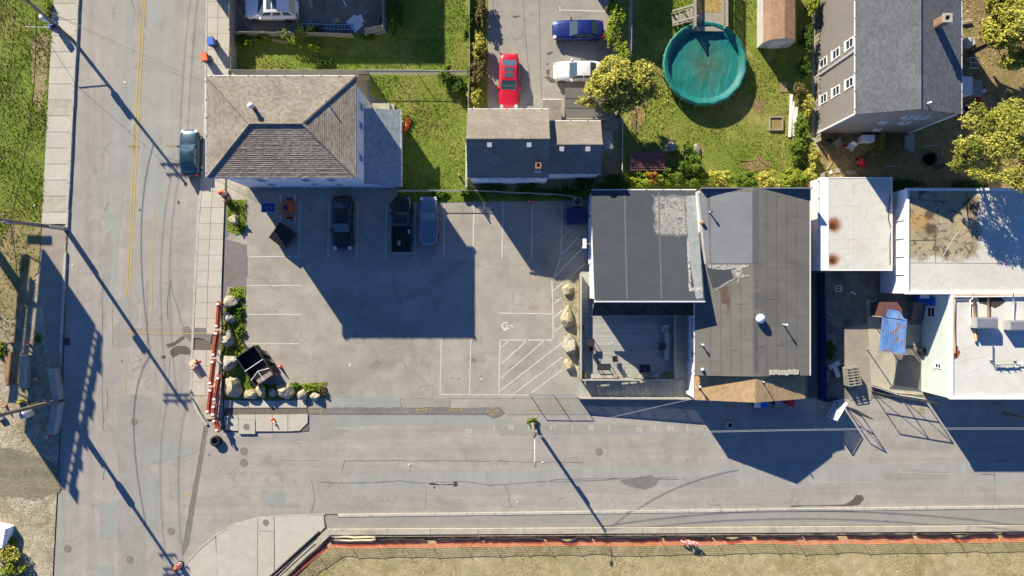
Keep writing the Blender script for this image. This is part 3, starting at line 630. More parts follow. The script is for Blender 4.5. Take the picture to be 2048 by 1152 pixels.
blades('grass','dry patchy grass behind the grey gable house','grass',[(1645,-60),(2100,-60),(2100,380),(1645,380)],28,.12,M['blade_dry'],.05,7,.05,holes=([(1640,-80),(1880,-80),(1880,268),(1640,268)],))
blades('grass','weedy grass on the gravel beside the billboard shadow','grass',[(-60,560),(30,540),(60,600),(60,660),(20,700),(-60,700)],30,.16,M['blade'],.06,8)
blades('weeds','low weeds of the planting bed at the kerb','weeds',jagq([(456,402),(493,402),(489,464),(474,468),(457,460)],3),70,.2,M['blade'],.06,9,.06)
blades('weeds','low weeds around the row of boulders','weeds',jagq([(462,576),(490,576),(491,640),(485,690),(504,748),(530,772),(652,766),(650,796),(470,790),(450,770),(447,700),(450,620)],3.5),60,.2,M['blade'],.06,10,.06)
def stones(name,label,poly,dens,r0,r1,mat,z0,seed):
    r = np.random.default_rng(seed); P=np.array(Q(poly)); mn,mx=P.min(0),P.max(0); n=int((mx[0]-mn[0])*(mx[1]-mn[1])*dens)
    x=r.uniform(mn[0],mx[0],n); y=r.uniform(mn[1],mx[1],n); k=in_poly(x,y,[tuple(p) for p in P]); x,y=x[k],y[k]; n=len(x)
    rr=r0+(r1-r0)*r.random(n)**3; a=r.uniform(0,2,n); V=np.empty((n,4,3)); 
    for j in range(3):
        t=a+j*2.094+r.uniform(-.4,.4,n); V[:,j]=np.stack([x+rr*np.cos(t),y+rr*np.sin(t),np.full(n,z0)],1)
    V[:,3]=np.stack([x+r.uniform(-.3,.3,n)*rr,y+r.uniform(-.3,.3,n)*rr,z0+rr*r.uniform(.5,1.1,n)],1)
    F=(np.arange(n)[:,None,None]*4+np.array([[0,1,3],[1,2,3],[2,0,3]])[None]).reshape(-1,3)
    link(name, fill_mesh(name,V.reshape(-1,3),F,mat), label=label, cat='gravel', kind='stuff')
M['stone_bits']=plain('loose_stones', C('bdb19c'), .9, var=.2, isl=.4)
stones('gravel','loose stones over the bare ground beside the street',[(-40,560),(70,560),(75,700),(120,720),(115,960),(104,1190),(-40,1190)],60,.02,.075,M['stone_bits'],.06,1)
stones('gravel','pale gravel among the boulders beside the deck',[(1129,562),(1156,548),(1156,758),(1140,748),(1129,738)],90,.02,.06,M['stone_bits'],.05,2)
def fallen(label,cx,cy,rx,ry,n,mat,z,seed):
    r=np.random.default_rng(seed); a=r.uniform(0,6.28,n); d=np.sqrt(r.random(n)); x=(cx-1024)/S+rx*d*np.cos(a); y=(576-cy)/S+ry*d*np.sin(a); s_=r.uniform(.04,.09,n); b=r.uniform(0,6.28,n)
    V=np.empty((n,4,3))
    for j in range(4):
        t=b+j*1.571; V[:,j]=np.stack([x+s_*np.cos(t),y+s_*np.sin(t)*.7,z+r.uniform(.08,.2,n)],1)
    link('leaves',fill_mesh('leaves',V.reshape(-1,3),np.arange(n*4).reshape(-1,4),mat),label=label,cat='leaves',kind='stuff')
fallen('pale yellow leaves fallen on the lawn beside the pool',1290,190,2.9,4.2,420,M['leaf_yellow'],.05,3)
# ================================================================ BUILDINGS
def V3(*a): return Vector(a)
def shingles(mb, eL, eR, rR, rL, course=.165, tab=.24, lift=.018, seed=0):
    """overlapping shingle tabs laid course by course on the slope eL-eR (eave) to rL-rR (ridge)"""
    r = random.Random(seed); eL,eR,rR,rL = map(Vector,(eL,eR,rR,rL))
    n = (eR-eL).cross(rL-eL); 
    if n.length < 1e-6: n = (eR-eL).cross(rR-eL)
    n.normalize()
    if n.z < 0: n = -n
    L = max((rL-eL).length,(rR-eR).length)
    nv = (rL-eL) - (eR-eL)*((rL-eL).dot(eR-eL)/(eR-eL).length_squared); L = nv.length
    k = max(1,int(L/course))
    for i in range(k):
        t0,t1 = i/k, min(1,(i+1.15)/k)
        a0,b0 = eL.lerp(rL,t0), eR.lerp(rR,t0); a1,b1 = eL.lerp(rL,t1), eR.lerp(rR,t1)
        w = (b0-a0).length; m = max(1,int(w/tab)); off = r.random()*.9/m
        cuts = [0]+[min(1,max(0,(j+.5)/m+off-.45/m+r.uniform(-.12,.12)/m)) for j in range(m-1+1) if 0.3/m < (j+.5)/m+off-.45/m < 1-.3/m]+[1]
        lf = lift*r.uniform(.8,1.2)
        for u0,u1 in zip(cuts,cuts[1:]):
            if u1-u0 < 1e-3: continue
            l2 = lf*r.uniform(.75,1.25)
            p = [a0.lerp(b0,u0)+n*l2, a0.lerp(b0,u1)+n*l2, a1.lerp(b1,u1)+n*.004, a1.lerp(b1,u0)+n*.004, a0.lerp(b0,u0), a0.lerp(b0,u1)]
            mb.add(p,[(0,1,2,3),(4,5,1,0)])
def window(par, c, nrm, w, h, mat='whitew', sill=True, t=.09):
    """window on a wall: outer frame, pane and sill; c centre on the wall face, nrm 'S','W','E','N'"""
    d = {'S':(0,-1),'N':(0,1),'W':(-1,0),'E':(1,0)}[nrm]
    def P(u,v,o): # u along wall, v up, o outwards
        ux,uy = (-d[1],d[0]) 
        return (c[0]+ux*u+d[0]*o, c[1]+uy*u+d[1]*o, c[2]+v)
    def bar(mb,u0,u1,v0,v1,o0,o1):
        ps=[P(u,v,o) for o in (o0,o1) for (u,v) in ((u0,v0),(u1,v0),(u1,v1),(u0,v1))]
        mb.add(ps,[(0,3,2,1),(4,5,6,7),(0,1,5,4),(1,2,6,5),(2,3,7,6),(3,0,4,7)])
    f=MB(); a,b=w/2,h/2
    bar(f,-a,a,b-t,b,-.02,.06); bar(f,-a,a,-b,-b+t,-.02,.06); bar(f,-a,-a+t,-b+t,b-t,-.02,.058); bar(f,a-t,a,-b+t,b-t,-.02,.058); bar(f,-a+t,a-t,-.03,.03,-.02,.045)
    o=f.build('window',M[mat],par)
    g_=MB(); bar(g_,-a+t,a-t,-b+t,-.03,-.02,.012); bar(g_,-a+t,a-t,.03,b-t,-.02,.012); g_.build('pane',M['glass'],o)
    if sill: s_=MB(); bar(s_,-a-.06,a+.06,-b-.07,-b-.003,-.02,.13); s_.build('sill',M[mat],o)
    return o
def gutter(par, a, b, mat='whitew', r=.07):
    a,b=Vector(a),Vector(b); mb=MB(); mb.tube([a,b],r,6); o=mb.build('gutter',M[mat],par)
    k=MB(); L=(b-a).length; t=.4
    while t < L-.2: p=a.lerp(b,t/L); k.obox(p,(.10,.10,.16)); t+=1.5
    k.build('gutter_bracket',M['steel'],o,kind='stuff'); return o
M['sh_tan']=shingle_mat('tan_brown_shingle',C('a99a8b',1.25),C('b8ab9c',1.25),C('c6baac',1.25))
M['sh_tan2']=shingle_mat('weathered_tan_shingle',C('afa295',1.5),C('b9ac9e',1.5),C('c2b5a7',1.5))
M['sh_slate']=shingle_mat('slate_grey_shingle',C('a3abb2'),C('b0b7bd'),C('bbc1c6'))
M['sh_grey']=shingle_mat('charcoal_shingle',C('6f7176'),C('787a7f'),C('818387'))
M['sh_black']=shingle_mat('black_shingle',(.02,.02,.022,1),(.035,.035,.038,1),(.055,.055,.06,1))
M['sh_gold']=shingle_mat('golden_tan_shingle',C('bb9b72'),C('c6a680'),C('cfb08a'))
M['sh_brown']=shingle_mat('reddish_brown_shingle',C('a8866c'),C('b08e74'),C('b8967c'))
M['side_white']=siding('shade_tinted_white_siding',(.62,.61,.63,1))  # white siding; the lavender cast of shade is put into its colour
M['side_white2']=siding('white_siding',(.72,.71,.69,1))
M['side_grey']=siding('grey_siding',(.235,.215,.19,1))
M['side_green']=siding('mint_siding',(.56,.63,.57,1),.18)
M['side_panel']=siding('white_metal_cladding',(.70,.71,.72,1),.9,'Y')
M['trimdark']=plain('dark_drip_edge',(.05,.045,.04,1),.6)
M['mem_black']=surf('black_roof_membrane',[C('565c64',1.4),C('5d636b',1.4),C('585d64',1.4)],big=.25,mid=.8,m_amt=.09,g_amt=.07,bump=.05,rough=.8,spec=.3)
_t=NT('coated_black_membrane'); _m=Mask(_t); _co=_t.coord()
_base=_t.mix(1.0,_t.ramp(_t.noise(_co,.25,4,.6,.5),[(.3,C('565c64',1.4)),(.7,C('5e646c',1.4))]),_t.ramp(_t.noise(_co,.9,5,.7),[(.3,.90),(.7,1.08)]),'MULTIPLY')
_p0=g(1309,473,4.6); _p1=g(1373,389,3.4)
_k=_t.math('MULTIPLY',_m.rect(_p0[0],_p0[1],_p1[0],_p1[1],1.5,.9,.35),_t.ramp(_t.noise(_co,2.6,5,.75,2.2),[(.40,.15),(.52,.95)]))
_base=_t.mix(_k,_base,C('c4c1bd',1.35)); M['mem_black_coated']=_t.pbr(_base,.8,0,spec=.3)
M['mem_grey']=surf('grey_brown_roof_felt',[C('7a7570'),C('86817b'),C('7f7a75')],big=.25,mid=.7,m_amt=.1,g_amt=.09,bump=.1,streak=((.25,3.2),.07,0))
M['mem_blue']=surf('blue_grey_roof_felt',[C('888a92'),C('93959c')],big=.4,mid=.9,m_amt=.09,g_amt=.07,bump=.05)
M['mem_silver']=surf('silver_roof_coating',[C('8d9396'),C('a3a8aa'),C('989d9f')],big=.8,mid=2.5,m_amt=.15,g_amt=.1,bump=.05)
M['mem_white']=surf('white_roof_membrane',[C('eae6e0'),C('f2efea'),C('e4dfd6')],big=.3,mid=.9,m_amt=.06,g_amt=.05,bump=.12,spot=(1.6,.70,C('c9bda8'),.5))
M['mem_dirty']=surf('mould_stained_roof',[C('b3a183'),C('cdbd9c'),C('bfb09a'),C('a4977f')],big=.35,mid=1.4,m_amt=.28,g_amt=.15,bump=.1,spot=(.9,.62,C('5e5038'),.75))
M['rust_spot']=plain('rust_stain',C('9a5c3e'),.9,var=.35,scale=3)
M['flashing']=surf('splashed_white_coating',[C('c6c3be'),C('d6d3ce')],big=2,mid=5,m_amt=.2,spot=(4.5,.48,C('77706c'),.9),bump=.2)
def gable_walls(par, x0,x1,y0,y1,z, mat, ridge=None, along='x', zr=0):
    mb=MB()
    if ridge is None: mb.box(x0,y0,0,x1,y1,z)
    elif along=='x':   # ridge parallel to x
        ym=ridge; mb.add([(x0,y0,0),(x0,y1,0),(x0,y1,z),(x0,ym,zr),(x0,y0,z),(x1,y0,0),(x1,y1,0),(x1,y1,z),(x1,ym,zr),(x1,y0,z)],
             [(0,4,3,2,1),(5,6,7,8,9),(0,5,9,4),(1,2,7,6),(4,9,8,3),(3,8,7,2)])
    else:
        xm=ridge; mb.add([(x0,y0,0),(x1,y0,0),(x1,y0,z),(xm,y0,zr),(x0,y0,z),(x0,y1,0),(x1,y1,0),(x1,y1,z),(xm,y1,zr),(x0,y1,z)],
             [(0,1,2,3,4),(5,9,8,7,6),(0,4,9,5),(1,6,7,2),(4,3,8,9),(3,2,7,8)])
    return mb.build('wall',mat,par)
def slab_roof(par, pts, th, mat, name='roof'):
    """one sloping roof plane with thickness"""
    mb=MB(); n=len(pts); mb.add([tuple(p) for p in pts]+[(p[0],p[1],p[2]-th) for p in pts],[list(range(n)),list(range(2*n-1,n-1,-1))]+[(i,i+n,(i+1)%n+n,(i+1)%n) for i in range(n)])
    return mb.build(name,mat,par)

# ---- house with the tan hipped roof
A=thing('hipped_house','pale three storey house under a brown hipped shingle roof at the kerb','house',(-18.9,13.2,0),w=True)
ex0,ex1,ey0,ey1,ze,zr=-25.0,-12.75,9.05,17.35,8.1,9.22
gable_walls(A,-24.65,-13.05,9.42,17.0,8.05,M['side_white'])
rx0,rx1,rym=-21.05,-16.8,13.2
hip=MB(); ev=[(ex0,ey0,ze),(ex1,ey0,ze),(ex1,ey1,ze),(ex0,ey1,ze),(rx0,rym,zr),(rx1,rym,zr)]
hip.add(ev+[(p[0],p[1],p[2]-.18) for p in ev[:4]],[(0,1,5,4),(1,2,5),(2,3,4,5),(3,0,4),(0,6,7,1),(1,7,8,2),(2,8,9,3),(3,9,6,0),(9,8,7,6)])
roofA=hip.build('roof',M['trimdark'],A)
sh=MB(); shingles(sh,ev[0],ev[1],ev[5],ev[4],seed=1,lift=.036); shingles(sh,ev[1],ev[2],ev[5],ev[5],seed=2,lift=.022); shingles(sh,ev[2],ev[3],ev[4],ev[5],seed=3); shingles(sh,ev[3],ev[0],ev[4],ev[4],seed=4)
sh.build('shingles',M['sh_tan'],roofA,kind='stuff')
capm=MB()
for a,b in ((ev[0],ev[4]),(ev[1],ev[5]),(ev[2],ev[5]),(ev[3],ev[4]),(ev[4],ev[5])):
    a,b=Vector(a),Vector(b); L=(b-a).length; k=int(L/.3)
    for i in range(k): capm.tube([a.lerp(b,i/k)+V3(0,0,.03),a.lerp(b,(i+1.1)/k)+V3(0,0,.045)],[.12,.10],5)
capm.build('ridge_cap',M['sh_tan'],roofA,kind='stuff')
for a,b in (((ex0-.02,ey1+.04,ze-.02),(ex1,ey1+.04,ze-.02)),((ex0-.05,ey0,ze-.02),(ex0-.05,ey1,ze-.02)),((ex0,ey0-.05,ze-.05),(ex1,ey0-.05,ze-.05))): gutter(A,a,b,r=.05)
for x,z in ((-21.85,4.8),(-17.9,4.8),(-15.7,4.8),(-21.85,2.0),(-17.9,2.0),(-15.7,2.0)): window(A,(x,9.42,z),'S',.95,1.3 if z>3 else 1.2)
for y,z in ((15.6,5.2),(13.96,5.2),(11.2,5.2)): window(A,(-13.05,y,z),'E',.8,1.25)
MB().box(-19.4,9.36,.1,-19.28,9.44,8).build('downspout',M['whitew'],A)
c0=g(508,216,8.95); ch=thing('flue_pipe','rusty flue pipe with pale cap on the hipped brown roof','vent',(c0[0],c0[1],8.85))
MB().lathe([(.16,0),(.16,.75),(.2,.76),(.2,.8)],n=14).build('pipe',M['rust'],ch,True); MB().lathe([(.23,.8),(.25,.86),(.16,.98),(0,1.02)],n=14).build('cap',M['white'],ch,True)
c0=g(653,203,8.75); v_=thing('vent_pipe','slim white vent pipe on the hipped brown roof','vent',(c0[0],c0[1],8.55)); MB().lathe([(.055,0),(.055,.85)],n=8).build('pipe',M['white'],v_); MB().lathe([(.13,0),(.06,.12)],n=8).build('collar',M['steel_dark'],v_)
# lean-to with blue-grey roof on the east side
pr=[(-10.0,9.12,2.85),(-10.0,15.95,2.85),(-13.04,15.85,3.85),(-13.04,9.2,3.85)]
MB().add([(-13.04,9.42,0),(-10.25,9.42,0),(-10.25,15.6,0),(-13.04,15.6,0),(-13.04,9.42,3.7),(-10.25,9.42,2.8),(-10.25,15.6,2.8),(-13.04,15.6,3.7)],[(0,1,5,4),(1,2,6,5),(2,3,7,6),(4,5,6,7)]).build('lean_to_wall',M['side_white'],A)
pro=slab_roof(A,pr,.12,M['trimdark'],'lean_to_roof'); sh=MB(); shingles(sh,pr[0],pr[1],pr[2],pr[3],seed=5); sh.build('shingles',M['sh_slate'],pro,kind='stuff'); gutter(A,(-9.95,9.12,2.8),(-9.95,15.95,2.8),r=.05)
window(A,(-11.6,9.42,1.5),'S',1.2,1.1); dr=MB().box(-12.5,15.58,.1,-11.6,15.64,2.1).build('door',M['whitew'],A); MB().box(-11.75,15.64,1.0,-11.68,15.7,1.1).build('handle',M['steel'],dr)
st=MB(); st.box(-13.0,15.95,0,-11.4,17.2,.45); st.box(-11.4,15.95,0,-11.0,17.2,.22); st.build('steps',M['concrete_old'],A)

# ---- small house, two gables
B=thing('gabled_cottage','low white cottage with two tan shingled gables behind the parking lot','house',(-.3,12.5,0),w=True)
x0,x1,x2=-3.85,3.17,7.75
def gable_x(par,x0,x1,yn,ys,ze,zr,seed,mat,wall_in=.2):
    ym=(yn+ys)/2; rake=.15
    gable_walls(par,x0+rake,x1-.02,ys+wall_in,yn-wall_in,ze-.08,M['side_white2'],ym,'x',zr-.12)
    S_=[(x0,ys,ze),(x1,ys,ze),(x1,ym,zr),(x0,ym,zr)]; N_=[(x1,yn,ze),(x0,yn,ze),(x0,ym,zr),(x1,ym,zr)]
    r1=slab_roof(par,S_,.14,M['trimdark']); r2=slab_roof(par,N_,.14,M['trimdark'])
    s1=MB(); shingles(s1,*S_,seed=seed); s1.build('shingles',mat,r1,kind='stuff'); s2=MB(); shingles(s2,*N_,seed=seed+1); s2.build('shingles',mat,r2,kind='stuff')
    cm=MB(); k=int((x1-x0)/.3)
    for i in range(k): cm.tube([(x0+(x1-x0)*i/k,ym,zr+.02),(x0+(x1-x0)*(i+1.1)/k,ym,zr+.035)],[.11,.1],5)
    cm.build('ridge_cap',mat,r1,kind='stuff')
    gutter(par,(x0,yn+.05,ze-.03),(x1,yn+.05,ze-.03),r=.05); gutter(par,(x0,ys-.05,ze-.05),(x1,ys-.05,ze-.05),r=.045)
    return r1
rB1=gable_x(B,x0,x1,15.45,9.56,4.9,6.85,11,M['sh_tan2']); rB2=gable_x(B,x1+.03,x2,14.55,9.98,4.4,5.7,13,M['sh_tan2'])
for i,x in enumerate((-2.7,-2.0,-1.45,-1.0,-.45,.2,.75,1.3,1.85)): window(B,(x,9.76,3.3),'S',.42 if i%3 else .55,.8 if i%4 else .5)
for x in (4.7,5.7): window(B,(x,10.18,3.0),'S',.6,.9)
MB().box(-3.6,9.7,4.0,3.0,9.75,4.14).build('frieze_board',M['whitew'],B)
sl=lambda x,y: 4.9+(y-9.56)/2.945*1.95 if x<3.17 else 4.4+(y-9.98)/2.285*1.3
for i,(px,py,zz) in enumerate(((979,290,6.5),(1058,290,6.5),(1123,299,5.35),(1175,299,5.35))):
    p=g(px,py,zz); r_=.15
    MB().obox((p[0],p[1],sl(p[0],p[1])+.12),(.38,.36,.26),rx=.35).build('roof_vent',M['white'],B)
# brick chimney of the cottage
p=g(1077,330,6.3); cb=MB(); zb=sl(p[0],p[1])-.3
for i in range(11):
    zz=zb+i*.09
    for j in range(8):
        a=j*math.pi/4+(i%2)*.39; 
    o_=(i%2)*.06
    for (dx,dy,sx,sy) in ((-.13+o_,-.2,.22,.1),(.12+o_*.5,-.2,.2,.1),(-.13,.2,.22,.1),(.12,.2,.2,.1),(-.2,.0,.1,.28),(.2,0,.1,.28)): cb.obox((p[0]+dx,p[1]+dy,zz+.04),(sx,sy,.08))
chB=cb.build('chimney',M['brick'],B); MB().box(p[0]-.13,p[1]-.13,zb,p[0]+.13,p[1]+.13,zb+.9).build('flue',M['black'],chB); MB().obox((p[0],p[1]-.42,zb+.25),(.62,.25,.06),rx=.5).build('flashing',M['steel'],chB)
p=g(988,308,5.8); MB().lathe([(.07,sl(p[0],p[1])-.1),(.07,sl(p[0],p[1])+.35)],(p[0],p[1],0),8).build('vent_pipe',M['black'],B)
# back entry of the cottage
p0=g(1085,199,2.9); p1=g(1123,242,2.9); be=[(p0[0],p1[1]-1,3.1),(p1[0],p1[1]-1,3.1),(p1[0],p0[1],2.8),(p0[0],p0[1],2.8)]
MB().box(p0[0]+.1,15.2,0,p1[0]-.1,p0[1]-.15,2.72).build('entry_wall',M['side_white2'],B); rb=slab_roof(B,be,.1,M['trimdark'],'entry_roof'); s1=MB(); shingles(s1,be[2],be[3],be[0],be[1],seed=17); s1.build('shingles',M['sh_tan2'],rb,kind='stuff'); gutter(B,(p0[0],p0[1]+.04,2.75),(p1[0],p0[1]+.04,2.75),r=.05)
p=g(1068,215,1.2); cd_=thing('bulkhead_hatch','pale blue grey cellar hatch against the tan cottage','hatch',(p[0],p[1],0)); 
for s_ in (-.3,.3): MB().obox((s_,0,.75),(.57,.5,.06),rx=.3).build('leaf',M['patch_blue'],cd_)
MB().box(-.6,-.25,0,.6,.2,.62).build('base',M['concrete_old'],cd_)
# flat felt shed next to the cottage
FS=thing('flat_roof_shed','shed with flat brownish felt roof half under the autumn tree','shed',(6.0,17.3,0),w=True)
a=g(1130,176,2.7); b=g(1218,236,2.5); MB().box(a[0]+.1,b[1]+.1,0,b[0]-.1,a[1]-.1,2.5).build('wall',M['side_grey'],FS)
slab_roof(FS,[(a[0],b[1],2.5),(b[0],b[1],2.5),(b[0],a[1],2.75),(a[0],a[1],2.75)],.12,M['mem_grey'])
for yy in (.33,.66): MB().box(a[0],b[1]+(a[1]-b[1])*yy-.02,2.5+.25*yy+.005,b[0],b[1]+(a[1]-b[1])*yy+.02,2.515+.25*yy).build('felt_seam',M['mem_black'],FS)
MB().obox(((a[0]+b[0])/2,b[1]-.06,2.42),(b[0]-a[0],.1,.18)).build('fascia',M['wood_grey'],FS)
TS=thing('tarp_lean_to','pale tarp canopy on poles at the cottage side','canopy',(*q(1213,285),0),w=True)
z=2.2; cs=[g(1206,262,2.5),g(1225,262,2.4),g(1227,296,2.1),g(1208,301,2.2)]; slab_roof(TS,cs,.03,M['patch_blue'],'tarp')
for c_ in cs: MB().tube([(c_[0],c_[1],0),(c_[0],c_[1],c_[2]-.03)],.035).build('pole',M['whitew'],TS)

# ---- dark roofed restaurant building: tall wing
CT=thing('dark_roofed_hall','building with black membrane roof wing and brown felt gable beside the deck','building',(14,0,0),w=True)
wx0,wx1,yn,ys=7.05,16.4,8.67,-1.1; zn,zs=3.3,5.9
zt=lambda y: zs+(zn-zs)*(y-ys)/(yn-ys)
MB().add([(wx0+.12,ys+.15,0),(wx1-.05,ys+.15,0),(wx1-.05,yn-.1,0),(wx0+.12,yn-.1,0),(wx0+.12,ys+.15,zs-.2),(wx1-.05,ys+.15,zs-.2),(wx1-.05,yn-.1,zn-.2),(wx0+.12,yn-.1,zn-.2)],[(0,1,5,4),(1,2,6,5),(2,3,7,6),(3,0,4,7),(4,5,6,7)]).build('wall',M['side_white2'],CT)
rC=slab_roof(CT,[(wx0,ys,zs),(wx1,ys,zs),(wx1,yn,zn),(wx0,yn,zn)],.22,M['mem_black_coated'],'membrane_roof')
def onroof(px,py): # point on the tall wing's slope seen at the pixel
    z=4.6
    for _ in range(6): p=g(px,py,z); z=zt(p[1])
    return p
def rsheet(pts,mat,name,dz=.008,par=rC,f=None,jag=0):
    P=[]
    for (a,b) in zip(pts,pts[1:]+pts[:1]):
        n2=max(1,int(math.dist(a,b)/7)) if jag else 1
        for i in range(n2): P.append((a[0]+(b[0]-a[0])*i/n2+rnd.uniform(-jag,jag),a[1]+(b[1]-a[1])*i/n2+rnd.uniform(-jag,jag)))
    P=[(f or onroof)(*p) for p in P]; P=[(p[0],p[1],p[2]+dz) for p in P]
    a=sum(P[i][0]*P[(i+1)%len(P)][1]-P[(i+1)%len(P)][0]*P[i][1] for i in range(len(P)))
    if a<0: P=P[::-1]
    return MB().add(P,[list(range(len(P)))]).build(name,mat,par)
def rline(pts,w,mat,name,dz=.012,par=rC,f=None):
    return MB().ribbon([(lambda p:(p[0],p[1],p[2]+dz))((f or onroof)(*p)) for p in pts],w).build(name,mat,par)
M['seam_pale']=plain('pale_lap_seam',C('737880',1.2),.8,var=.1)
for x0_,x1_ in ((1249,1254),(1317,1323)): rline([(x0_,384),(x1_,598)],.12,M['seam_pale'],'roof_seam')
for a,b in (((1186,432),(1249,432)),((1187,498),(1250,498)),((1188,565),(1253,565)),((1251,454),(1309,454)),((1252,520),(1318,520)),((1254,588),(1320,588)),((1320,540),(1380,540))): rline([a,b],.05,M['seam_pale'],'roof_seam')
rsheet([(1371,392),(1393,391),(1406,596),(1392,598),(1379,520)],M['mem_silver'],'coating_strip',.013,jag=.5)
rsheet([(1373,474),(1377,474),(1382,575),(1404,574),(1405,582),(1378,582)],M['flashing'],'coating_patch',.016,jag=.8)
gutter(CT,(wx0,yn+.06,zn-.05),(wx1,yn+.06,zn-.05),r=.06)
MB().box(wx0-.04,ys-.1,zs-.14,wx1+.04,ys+.0,zs+.03).build('fascia',M['whitew'],CT); MB().box(wx0-.02,ys-.16,zs-.30,wx1,ys-.06,zs-.2).build('fascia',M['whitew'],CT)
MB().box(wx0-.06,ys-.02,zs-.0,wx0+.06,ys+.1,zs+.02).build('corner_cap',M['whitew'],CT)
# shingled front awning of the tall wing
aw=[(wx0+.15,-2.45,2.75),(wx1-.1,-2.45,2.75),(wx1-.1,ys+.12,4.4),(wx0+.15,ys+.12,4.4)]
ra=slab_roof(CT,aw,.15,M['trimdark'],'awning'); s1=MB(); shingles(s1,*aw,seed=21); s1.build('shingles',M['sh_black'],ra,kind='stuff'); MB().obox(((wx0+wx1)/2,-2.5,2.68),(wx1-wx0-.2,.05,.14)).build('fascia',M['steel'],ra)
for y_ in (7.2,6.0,2.6): window(CT,(wx0+.12,y_,1.7),'W',.7,1.0)
window(CT,(9.0,ys+.15,1.9),'S',1.4,1.2); window(CT,(13.4,ys+.15,1.9),'S',1.4,1.2); dC=MB().box(11.0,ys+.08,.62,12.0,ys+.13,2.6).build('door',M['steel_dark'],CT); MB().box(11.85,ys+.02,1.5,11.92,ys+.08,1.7).build('handle',M['steel'],dC)
# gabled hall
hx0,hx1,hxm=15.98,26.0,20.75; hyn,hys=8.62,-7.63; hze,hzr=4.45,5.15
gable_walls(CT,16.3,25.9,-7.55,8.5,4.3,M['side_white2'],hxm,'y',4.95); gable_walls(CT,16.3,25.85,-9.6,-7.56,3.42,M['side_white2'],21.0,'y',4.8)
hz=lambda x: hze+(hzr-hze)*(x-hx0)/(hxm-hx0) if x<hxm else hze+(hzr-hze)*(hx1-x)/(hx1-hxm)
slab_roof(CT,[(wx1+.02,hys,hz(wx1)),(hxm,hys,hzr),(hxm,hyn,hzr),(wx1+.02,hyn,hz(wx1))],.16,M['mem_grey'],'felt_roof')
rE=slab_roof(CT,[(hxm,hys,hzr),(hx1,hys,hze),(hx1,hyn,hze),(hxm,hyn,hzr)],.16,M['mem_grey'],'felt_roof')
slab_roof(CT,[(hx0,hys,hze),(wx1+.018,hys,hz(wx1)),(wx1+.018,-1.2,hz(wx1)),(hx0,-1.2,hze)],.16,M['mem_grey'],'felt_roof')
def onhall(px,py):
    z=4.8
    for _ in range(6): p=g(px,py,z); z=hz(p[0])
    return p
hk=dict(par=rE,f=onhall)
for x_ in (1420,1441,1461,1481,1532,1552,1572,1592): rline([(x_-(0),530 if x_<1515 else 382),(x_+1,748)],.045,M['seam_pale'],'roof_seam',**hk)
rsheet([(1397,386),(1414,386),(1420,527),(1404,530)],M['mem_blue'],'felt_patch',.012,**hk); rsheet([(1421,385),(1504,384),(1504,527),(1423,527)],M['mem_blue'],'felt_patch',.014,**hk)
rsheet([(1506,383),(1516,383),(1516,527),(1506,527)],plain('ridge_felt',C('6d747c'),.8),'ridge_strip',.016,**hk)
rsheet([(1412,529),(1500,529),(1498,533),(1486,536),(1482,546),(1470,555),(1462,538),(1440,540),(1418,536)],M['flashing'],'coating_patch',.02,jag=.7,**hk)
rsheet([(1413,536),(1460,538),(1466,556),(1446,572),(1425,575)],M['mem_black'],'felt_patch',.016,**hk)
rline([(1425,585),(1452,566),(1486,549)],.13,M['flashing'],'roof_seam',.03,**hk); rsheet([(1475,549),(1498,550),(1499,554),(1478,555),(1477,571),(1474,571)],M['flashing'],'coating_patch',.022,jag=.4,**hk)
rsheet([(1440,576),(1456,572),(1460,600),(1456,632),(1453,610),(1444,606)],plain('rusty_run',C('6e5a4e'),.9,var=.25),'rust_run',.011,jag=.7,**hk)
rsheet([(1510,592),(1517,592),(1517,616),(1510,616)],M['seam_pale'],'felt_patch',.012,**hk)
rsheet([(1508,628),(1516,628),(1516,745),(1509,745)],plain('ridge_stain',C('6f6a70'),.9,var=.2),'ridge_strip',.010,**hk)
for y_ in (560,572,584): rsheet([(1511,y_),(1516,y_),(1516,y_+5),(1511,y_+5)],M['seam_pale'],'felt_patch',.014,**hk)
for x_,y_ in ((1545,598),(1480,608),(1560,690),(1470,700),(1520,693)): rline([(x_-9,y_),(x_+9,y_)],.05,M['seam_pale'],'roof_seam',**hk)
rsheet([(1393,384),(1397,384),(1412,528),(1408,528)],M['concrete'],'edge_trim',.03,**hk)
MB().box(hx1-.03,hys,hze-.16,hx1+.05,hyn,hze+.03).build('fascia',M['whitew'],CT); MB().box(wx1,hyn-.02,4.3,hx1,hyn+.06,hzr-.1).build('fascia',M['steel'],CT)
MB().box(hx0,hys-.05,hze-.25,hx1,hys-.0,hze-.05).build('fascia',M['steel_dark'],CT)
gutter(CT,(hx0-.05,-7.6,hze-.1),(hx0-.05,-1.3,hze-.1),r=.05)
